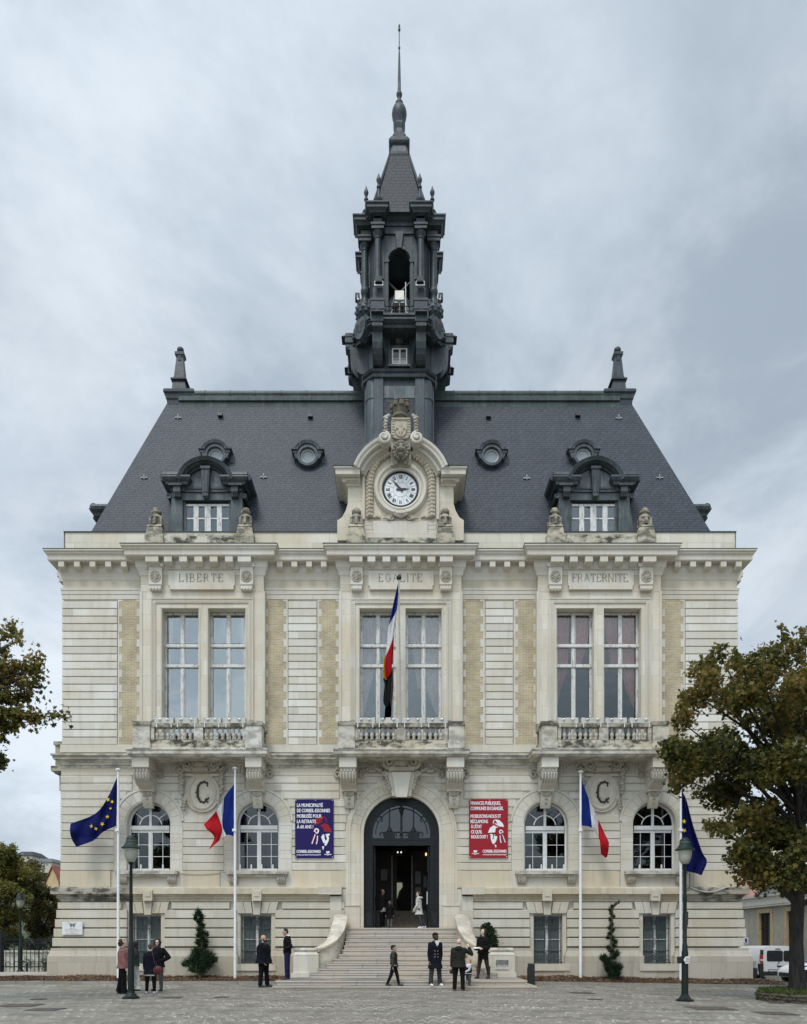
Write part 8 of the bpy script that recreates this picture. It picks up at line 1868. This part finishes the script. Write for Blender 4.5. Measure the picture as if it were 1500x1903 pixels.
 if beard:
  m2=MB();m2 .ell((0,-.16*h,Z(.84)),.245*h,.25*h,.17*h,14,8);m2 .ell((0,-.335*h,Z(.90)),.12*h,.09*h,.12*h,10,6)
  for s in(-1,1):cap(m2,(s*.25*h,-.02*h,Z(.55)),(s*.22*h,-.12*h,Z(.80)),.06*h,.09*h)
  m2 .xf(HM);finish('beard',m2,plain('beard_black',(.012,.010,.009),.8,.3,20),t,.010,2)
 lm=legs_ or 'trousers';pad=.010*u
 mb=MB()
 if lm in('trousers','tights'):
  if lm=='tights':pad=.0045*u
  loft(mb,[(tl((0,0,z*u))+off,rx*u*(1+(B-1)*.9)+pad,ry*u*(1+(B-1)*1.6)+pad)for z,rx,ry in[(.475,.084,.058),(.50,.090,.062),(.54,.092,.065),(.60,.083,.060)]])
  for s in(-1,1):
   hp,kn,an=legs[s];an2=an+V3((0,.004*u,-.012*u));ra=(.030 if lm=='trousers' else .021)*u+flare*u
   cap(mb,hp,kn,.053*u*B**.6+pad,.037*u+pad*.6+flare*u*.2);mb.tube([kn,kn.lerp(an2,.5),an2],[.037*u+pad*.6+flare*u*.2,.034*u*(1 if lm=='trousers' else .9)+flare*.5*u+pad*.3,ra],14);mb.ell(kn,.036*u+pad*.6+flare*u*.2,.036*u+pad*.6+flare*u*.2,.036*u+pad*.6,10,8)
  finish('trousers' if lm=='trousers' else 'tights',mb,cl(*legcol),t,.012,3)
 if skirt:
  mb=MB();loft(mb,[(V3((0,0,z*u))+off,rx*u,ry*u)for z,rx,ry in[(skirt[0],.112,.082),(.46,.112,.082),(.54,.108,.078),(.61,.088,.064)]]);finish('skirt',mb,cl(*skirt[1]),t,.012,3)
 for s in(-1,1):
  hp,kn,an=legs[s];mb=MB();z0=an.z-.043*u
  cap(mb,V3((an.x,an.y+.018*u,z0+.020*u)),V3((an.x+s*.008*u,an.y-.098*u,z0+.015*u)),.0235*u,.0165*u);mb.ell((an.x+s*.004*u,an.y-.04*u,z0+.026*u),.024*u,.055*u,.022*u,12,8)
  mb.tube([(an.x,an.y+.006*u,z0+.01*u),(an.x,an.y+.005*u,z0+(.05 if heel==0 else .25)*u)],[.024*u,.025*u if heel==0 else .037*u],12)
  if heel:mb.tube([(an.x,an.y+.03*u,z0),(an.x,an.y+.026*u,z0+.03*u)],[.007*u,.012*u],8)
  o=finish('boot' if heel else 'shoe',mb,plain('shoe_%d_%d'%(shoe[0]*1e3,shoe[1]*1e3),shoe,.5,.1),t,.008,2)
 if top:
  mb=MB();pd=.013*u+puff*u
  rings=[(z,rx,ry)for z,rx,ry in[(.54,.096,.068),(.62,.086,.063),(.68,.092,.066),(.75,.103,.067),(.79,.090,.056),(.828,.050,.042)]]
  hem=[(coat_hem,.108+max(0,(.52-coat_hem))*.10,.082+max(0,(.52-coat_hem))*.12)]+([((coat_hem+.54)/2,.103,.076)]if coat_hem<.5 else[])
  loft(mb,[(tl((0,0,z*u))+off,rx*u*(1+(B-1)*.9)+pd,ry*u*(1+(B-1)*1.6)+pd)for z,rx,ry in hem+rings])
  for s in(-1,1):
   a,e,w,d=arms[s];cap(mb,a,e,.030*u*B+pd*.7,.026*u+pd*.7);mb.tube([e,w+d*.006*u],[.027*u+pd*.8,.022*u+pd*.7],12)
  for s in(-1,1):cap(mb,tl((s*.025*u,.008*u,.822*u))+off,arms[s][0]+V3((0,0,-.004*u)),.030*u,.031*u*B)
  i0=len(mb.v);mb.tube([(0,.012*u,.80*u),(0,.006*u,.853*u)],[.060*u,.044*u+.15*pd],14);mb.xf(Matrix.Translation(piv)@Matrix.Translation(-V3((0,.01*u,.835*u))),i0)
  finish(top,mb,cl(*topcol),t,.012,3)
 if extra:extra(t,u,h,Z,HM,tl,off,arms,legs)
 return t,arms
def lp(nm,mb,mat,t,smooth=True):
 o=mk(nm,mb,mat,t,smooth,local=True);o.matrix_parent_inverse=Matrix.Identity(4);return o
def at(px,py,z):d=(CAMZ-z)*F/(py-HZ);return V3(((px-CX)*d/F,d-D,z))
BLK=('black',(.0045,.0045,.005));NVY=('navy',(.005,.0065,.015));WHTC=plain('cloth_white',(.72,.72,.70),.8,.05);HB=(.055,.032,.018)
person('woman in a dusty pink jacket and black flared trousers beside the left lamp',at(228,1847,0),112,1.66,'fair',1.12,hair='curly',haircol=(.05,.022,.011),top='jacket',topcol=('dusty_pink',(.31,.145,.13)),coat_hem=.47,legcol=BLK,flare=.030,armL=((.1,.0,-1),(0,-.35,-1)),armR=((-.10,-.02,-1),(0,-.30,-1)),legR=(4,2,2),legL=(-6,2,2),head=(-6,0))
def bag2(t,u,h,Z,HM,tl,off,arms,legs):pass
person('woman in wide white trousers standing half behind the left lamp',at(250,1842,0),-95,1.62,'tan',1.05,hair='long',haircol=(.014,.010,.009),top='blouse',topcol=('sage_grey',(.04,.046,.042)),coat_hem=.50,legcol=('white_trousers',(.64,.63,.61)),flare=.045,armL=((.1,-.25,-1),(-.05,-1,-.15)),legL=(8,0,2),legR=(-6,0,2))
p3_=at(280,1846,0)
def hem3(t,u,h,Z,HM,tl,off,arms,legs):
 mb=MB();loft(mb,[(V3((0,0,.355*u)),.115*u,.088*u),(V3((0,0,.42*u)),.112*u,.086*u)]);lp('shirt_tail',mb,WHTC,t)
person('woman in a navy coat seen from behind with a red shoulder bag',p3_,172,1.53,'fair',1.15,hair='short',haircol=(.085,.055,.035),top='coat',topcol=NVY,coat_hem=.385,legcol=BLK,shoe=(.72,.72,.72),armR=((-.1,-.1,-1),(-.02,-.5,-.9)),legL=(0,0,3),legR=(0,0,3),extra=hem3)
t=thing('handbag','dark red handbag hanging from the shoulder of the woman in navy','bag',p3_+V3((.26,-.12,.62)),R(8))
mb=MB();mb.ell((0,0,.10),.155,.07,.14,14,8);mb.box(-.13,.13,-.05,.05,.0,.13);o=finish('bag_body',mb,plain('oxblood_leather',(.085,.006,.009),.45,.2),t,.012,5)
mb=MB();mb.tube([(-.06,-.04,.2),(-.12,-.10,.5),(-.16,-.07,.66)],.009,6);mb.tube([(-.02,.04,.2),(-.10,.10,.5),(-.17,-.02,.66)],.009,6);lp('bag_strap',mb,plain('dark_strap',(.10,.03,.03),.5),t)
def shades(t,u,h,Z,HM,tl,off,arms,legs):
 mb=MB()
 for s in(-1,1):mb.ell((s*.13*h,-.365*h,Z(.49)),.10*h,.03*h,.07*h,10,6)
 mb.box(-.05*h,.05*h,-.385*h,-.36*h,Z(.48),Z(.455));mb.xf(HM);lp('sunglasses',mb,DGL,t)
person('woman in a black fur-hooded coat and sunglasses, hand on hip',at(293,1842,0),-8,1.68,'fair',1.1,hair='hood',haircol=(.014,.013,.013),top='coat',topcol=BLK,coat_hem=.46,puff=.012,legcol=('patterned_grey',(.07,.07,.075)),armL=((.62,.15,-.78),(-.62,-.35,-.42)),armR=((-.15,-.1,-1),(.1,-.4,-.8)),legL=(0,0,2),legR=(0,0,2),extra=shades)
person('bald bearded man in a dark navy suit beside the bushy cypress window',at(490,1834.5,0),72,1.84,'tan',1.5,hair=None,beard=True,top='suit_jacket',topcol=('midnight',(.0035,.0045,.009)),coat_hem=.45,legcol=('midnight_trousers',(.003,.004,.008)),flare=.012,armR=((-.10,-.02,-1),(.06,-.45,-.9)),armL=((.08,-.12,-1),(-.05,-.5,-.85)),legL=(5,0,3),legR=(-3,0,3))
def col6(t,u,h,Z,HM,tl,off,arms,legs):
 mb=MB();mb.tube([(0,.012*u,.838*u),(0,.006*u,.862*u)],[.050*u,.043*u],14);lp('shirt_collar',mb,WHTC,t)
person('man in a black sweater and blue trousers with bowed head on the steps',V3((wx(534,-4.1),-4.1,Z2)),-82,1.77,'tan',1.0,hair='buzz',haircol=(.03,.022,.018),head=(4,24),top='sweater',topcol=BLK,coat_hem=.52,legcol=('royal_navy',(.010,.014,.058)),armL=((.16,.42,-.88),(-.06,-.9,-.30)),armR=((-.16,.42,-.88),(.06,-.9,-.30)),legL=(3,2,2),legR=(-2,0,2),extra=col6)
def vest7(t,u,h,Z,HM,tl,off,arms,legs):
 mb=MB();loft(mb,[(V3((0,0,z*u))+off,rx*u,ry*u)for z,rx,ry in[(.525,.118,.095),(.62,.106,.086),(.70,.112,.088),(.77,.116,.086),(.81,.096,.070),(.825,.07,.055)]]);finish('gilet',mb,cl('charcoal',(.013,.013,.016)),t,.010,3)
 mb=MB();loft(mb,[(V3((0,0,.50*u))+off,.112*u,.088*u),(V3((0,0,.53*u))+off,.115*u,.090*u)]);lp('shirt_hem',mb,cl('light_grey',(.3,.3,.3)),t)
person('boy in a dark gilet with olive sleeves walking on the bottom step',V3((wx(732,-4.95),-4.95,Z1)),82,1.38,'tan',.95,kid=1.18,hair='short',haircol=(.018,.012,.010),top='hoodie',topcol=('olive_sleeve',(.048,.050,.034)),coat_hem=.52,legcol=('black_jeans',(.006,.006,.008)),armR=((-.08,.10,-1),(.0,-.08,-1)),armL=((.10,-.12,-1),(0,-.4,-1)),legL=(17,4,1),legR=(-14,10,1),extra=vest7,shoe=(.03,.028,.025))
def cap8(t,u,h,Z,HM,tl,off,arms,legs):
 mb=MB();mb.ell((0,.05*h,Z(.16)),.37*h,.43*h,.22*h,16,8);mb.ell((0,-.34*h,Z(.20)),.24*h,.20*h,.035*h,12,6);mb.xf(HM);finish('flat_cap',mb,cl('cap_navy',(.005,.006,.011)),t,.010,3)
 mb=MB();mb.prism([(-.045*u,.855*u),(.045*u,.855*u),(.004*u,.74*u),(-.004*u,.74*u)],-.098*u,-.06*u);lp('shirt_front',mb,WHTC,t,False)
 mb=MB()
 for z in(.66,.60,.545):mb.ell((.012*u,-.094*u,z*u),.009*u,.005*u,.009*u,8,5)
 for z in(.66,.60,.545):mb.ell((-.045*u,-.088*u,z*u),.009*u,.005*u,.009*u,8,5)
 lp('coat_button',mb,plain('brass_button',(.6,.5,.3),.3,.1,4,.7),t)
 mb=MB();mb.tube([(.0,-.082*u,.80*u),(.002*u,-.10*u,.72*u)],[.010*u,.014*u],6);lp('tie',mb,BLACK,t)
person('man in a long navy overcoat and flat cap standing on the bottom step',V3((wx(809,-4.95),-4.95,Z1)),22,1.76,'dark',1.08,hair='buzz',haircol=(.012,.010,.010),beard=True,head=(36,0),top='overcoat',topcol=('overcoat_navy',(.004,.005,.011)),coat_hem=.33,legcol=('mid_grey',(.04,.04,.043)),flare=.012,shoe=(.74,.74,.73),armR=((-.14,-.02,-1),(.02,-.18,-1)),armL=((.13,.1,-1),(-.05,.1,-1)),legL=(2,0,5),legR=(0,0,5),extra=cap8)
p9=at(853,1842,0)
def hood9(t,u,h,Z,HM,tl,off,arms,legs):
 mb=MB();mb.ell((0,.085*u,.815*u),.075*u,.04*u,.045*u,12,8);mb.ell((0,.06*u,.84*u),.06*u,.035*u,.025*u,12,6);finish('hood',mb,cl('dark_olive',(.017,.019,.0135)),t,.011,3)
_,a9=person('bald man in a dark green parka seen from behind raising his right hand',p9,168,1.69,'fair',1.22,hair=None,top='parka',topcol=('dark_olive',(.017,.019,.0135)),coat_hem=.455,legcol=BLK,flare=.01,shoe=(.13,.05,.03),armR=((-.62,-.40,-.42),(.38,-.15,.90)),armL=((.12,.05,-1),(.06,-.12,-1)),legL=(0,0,3),legR=(0,0,2),extra=hood9,head=(-14,0))
def world_of(pos,rz,p):return V3(pos)+Matrix.Rotation(R(rz),3,'Z')@p
q=world_of(p9,168,a9[1][2]+a9[1][3]*.11);t=thing('camera_pouch','small black pouch in the left hand of the man in green','pouch',q)
mb=MB();mb.ell(q+V3((0,0,-.06)),.07,.045,.085,12,8);mb.box(q.x-.05,q.x+.05,q.y-.035,q.y+.035,q.z-.12,q.z-.01);finish('pouch_body',MB().add([V3(v)-q for v in mb.v],mb.f),BLACK,t,.01,4)
def shirt10(t,u,h,Z,HM,tl,off,arms,legs):
 mb=MB();loft(mb,[(V3((0,0,z*u)),rx*u,ry*u)for z,rx,ry in[(.47,.128,.105),(.58,.12,.10),(.70,.122,.10),(.77,.105,.085),(.79,.08,.07)]]);finish('gilet',mb,cl('toddler_navy',(.008,.009,.014)),t,.008,3)
person('blond toddler in a navy gilet and grey trousers beside the man in green',at(871,1839,0),-62,1.04,'fair',1.15,kid=1.42,hair='short',haircol=(.36,.26,.14),top='shirt',topcol=('soft_white',(.62,.63,.66)),coat_hem=.50,legcol=('grey_cotton',(.085,.085,.092)),shoe=(.5,.5,.5),armL=((.14,-.4,-.9),(-.1,-.8,-.35)),armR=((-.1,-.5,-.85),(.15,-.8,-.2)),legL=(6,5,6),legR=(-3,3,6),extra=shirt10)
p11=V3((wx(898,-3.40),-3.40,Z2))
_,a11=person('long-haired woman in a black fur jacket, short skirt and heeled boots',p11,-38,1.76,'fair',.98,hair='long',haircol=(.018,.012,.010),top='fur_jacket',topcol=('black_fur',(.004,.0035,.0035)),coat_hem=.50,puff=.012,legs_='tights',legcol=('sheer_black',(.028,.017,.015)),skirt=(.385,BLK),shoe=(.025,.020,.022),heel=1,armL=((.12,.02,-1),(-.35,-1,-.12)),armR=((-.12,-.02,-1),(.22,-1,-.10)),legL=(-5,0,7),legR=(8,0,4),head=(-14,-4))
q=world_of(p11,-38,(a11[1][2]+a11[-1][2])*.5+V3((-.03,-.12,.03)));mb=MB();mb.box(-.13,.13,-.09,.09,-.006,.006);M=Matrix.Translation(q)@Matrix.Rotation(R(-30),4,'Z')@Matrix.Rotation(R(12),4,'X');mb.xf(M);mk('paper_sheet',mb,plain('white_paper',(.78,.78,.76),.7,.02),None,label='folded white paper held by the woman in black',cat='paper')
def hood12(t,u,h,Z,HM,tl,off,arms,legs):
 mb=MB();loft(mb,[(tl((0,.03*u,.80*u)),.105*u,.095*u),(tl((0,.03*u,.845*u)),.085*u,.08*u)]);finish('hood',mb,cl('cream_coat',(.52,.50,.46)),t,.010,4)
 mb=MB();mb.ell((.30*h,.25*h,Z(.35)),.05*h,.09*h,.06*h,8,6);mb.xf(HM);lp('hair_bow',mb,WHTC,t)
person('girl in a cream hooded coat and white trainers in the doorway',V3((wx(779,-.05),-.05,Z2+11*RIS)),-104,1.47,'fair',1.02,kid=1.05,hair='pony',haircol=(.016,.011,.010),top='coat',topcol=('cream_coat',(.52,.50,.46)),coat_hem=.37,legcol=('grey_leggings',(.05,.05,.054)),shoe=(.74,.74,.74),armL=((.08,-.12,-1),(-.12,-.55,-.8)),armR=((-.08,-.12,-1),(.12,-.55,-.8)),legL=(-9,4,1),legR=(-16,2,1),lean=3,extra=hood12)
person('dim figure with a pale shirt hem standing inside the doorway',V3((wx(711,1.0),1.0,zth-.0)),60,1.60,'brown',1.05,hair='long',haircol=(.012,.010,.010),top='cardigan',topcol=BLK,coat_hem=.55,skirt=(.42,('pale_tunic',(.30,.30,.30))),legcol=BLK,armL=((.1,-.3,-1),(-.1,-.8,-.4)))
person('small child in dark clothes inside the doorway',V3((wx(724.5,1.0),1.0,zth-.0)),0,1.14,'brown',1.1,kid=1.3,hair='short',haircol=(.012,.010,.010),top='jacket',topcol=BLK,coat_hem=.36,legcol=('pale_tights',(.16,.14,.13)))
cam=bpy.data.cameras.new('camera');co=bpy.data.objects.new('camera',cam);COL.objects.link(co)
co.location=(0,-D,CAMZ);co.rotation_euler=(PI/2,0,0);cam.sensor_fit='HORIZONTAL';cam.sensor_width=36.0;cam.lens=36.0*F/1500.0
cam.shift_x=(750-CX)/1500.0;cam.shift_y=(HZ-951.5)/1500.0;cam.clip_start=.1;cam.clip_end=3000;SC.camera=co
EL,AZ=R(58),R(200)
W=bpy.data.worlds.new('World');SC.world=W;W.use_nodes=True;t=W.node_tree;t.nodes.clear()
out=t.nodes.new('ShaderNodeOutputWorld');sky=t.nodes.new('ShaderNodeTexSky');sky.sky_type='NISHITA';sky.sun_disc=False;sky.sun_elevation=EL;sky.sun_rotation=AZ;sky.air_density=1.2;sky.dust_density=2.0
tc=t.nodes.new('ShaderNodeTexCoord');dirv=tc.outputs['Generated'];s=N(t,'ShaderNodeSeparateXYZ');L(t,dirv,s.inputs[0])
def mt(op,a,b=None):
 n=N(t,'ShaderNodeMath',_operation=op)
 for i,q in enumerate((a,b)):
  if q is None:continue
  if isinstance(q,bpy.types.NodeSocket):L(t,q,n.inputs[i])
  else:n.inputs[i].default_value=q
 return n.outputs[0]
zc=mt('ADD',mt('MAXIMUM',s.outputs[2],0.0),.38);cx_=mt('DIVIDE',s.outputs[0],zc);cy_=mt('DIVIDE',s.outputs[1],zc)
cc=N(t,'ShaderNodeCombineXYZ');L(t,cx_,cc.inputs[0]);L(t,cy_,cc.inputs[1]);cc.inputs[2].default_value=2.3
def wn(scale,detail,rough,lo,hi,dist=.0,off=(0,0,0)):
 m=N(t,'ShaderNodeVectorMath',_operation='ADD');L(t,cc.outputs[0],m.inputs[0]);m.inputs[1].default_value=off
 n=N(t,'ShaderNodeTexNoise',Scale=scale,Detail=detail,Roughness=rough,Distortion=dist);L(t,m.outputs[0],n.inputs['Vector'])
 r=N(t,'ShaderNodeMapRange');r.interpolation_type='SMOOTHSTEP';L(t,n.outputs['Fac'],r.inputs[0]);r.inputs[1].default_value=lo;r.inputs[2].default_value=hi;return r.outputs[0]
c1=wn(1.35,7,.60,.39,.61,.35,(SKX,SKY,0));c2=wn(3.6,7,.6,.42,.66,.25,(4.1,2.2,0))
cl1=mixc(t,c1,(.42,.50,.59),(.73,.825,.915));c3=wn(2.1,7,.62,.46,.66,.3,(8.3,5.1,0));cl2=mixc(t,mt('MULTIPLY',c2,.45),cl1,(.86,.915,.975));cl2=mixc(t,mt('MULTIPLY',c3,.55),cl2,(.46,.54,.63))
side=N(t,'ShaderNodeMapRange');L(t,s.outputs[0],side.inputs[0]);side.inputs[1].default_value=-.55;side.inputs[2].default_value=.55;side.inputs[3].default_value=1.08;side.inputs[4].default_value=.90
v1=N(t,'ShaderNodeVectorMath',_operation='SCALE');L(t,cl2,v1 .inputs[0]);L(t,side.outputs[0],v1 .inputs['Scale'])
sd=Vector((math.sin(AZ)*math.cos(EL),math.cos(AZ)*math.cos(EL),math.sin(EL)))
dp=N(t,'ShaderNodeVectorMath',_operation='DOT_PRODUCT');L(t,dirv,dp.inputs[0]);dp.inputs[1].default_value=sd
gl=N(t,'ShaderNodeMapRange');gl.interpolation_type='SMOOTHSTEP';L(t,dp.outputs['Value'],gl.inputs[0]);gl.inputs[1].default_value=.30;gl.inputs[2].default_value=1.0;gl.inputs[3].default_value=1.0;gl.inputs[4].default_value=GLOW
v2=N(t,'ShaderNodeVectorMath',_operation='SCALE');L(t,v1 .outputs[0],v2 .inputs[0]);L(t,gl.outputs[0],v2 .inputs['Scale'])
b1=t.nodes.new('ShaderNodeBackground');L(t,sky.outputs[0],b1 .inputs[0]);b1 .inputs[1].default_value=.06
b2=t.nodes.new('ShaderNodeBackground');L(t,v2 .outputs[0],b2 .inputs[0]);b2 .inputs[1].default_value=1.0
mx=t.nodes.new('ShaderNodeMixShader');mx.inputs[0].default_value=.90;L(t,b1 .outputs[0],mx.inputs[1]);L(t,b2 .outputs[0],mx.inputs[2]);L(t,mx.outputs[0],out.inputs[0])
sl=bpy.data.lights.new('sun','SUN');sl.energy=SUN_E;sl.angle=R(16);sl.color=(1.0,.967,.925);so=bpy.data.objects.new('sun',sl);COL.objects.link(so);so.rotation_euler=(-sd).to_track_quat('-Z','Y').to_euler();so.location=(0,-40,60)
SC.view_settings.view_transform='Standard';SC.view_settings.look='None';SC.view_settings.exposure=EXPO;SC.view_settings.gamma=1.0;SC.view_settings.use_curve_mapping=False
SC.cycles.max_bounces=6;SC.cycles.diffuse_bounces=3;SC.cycles.transparent_max_bounces=8;SC.cycles.use_denoising=True
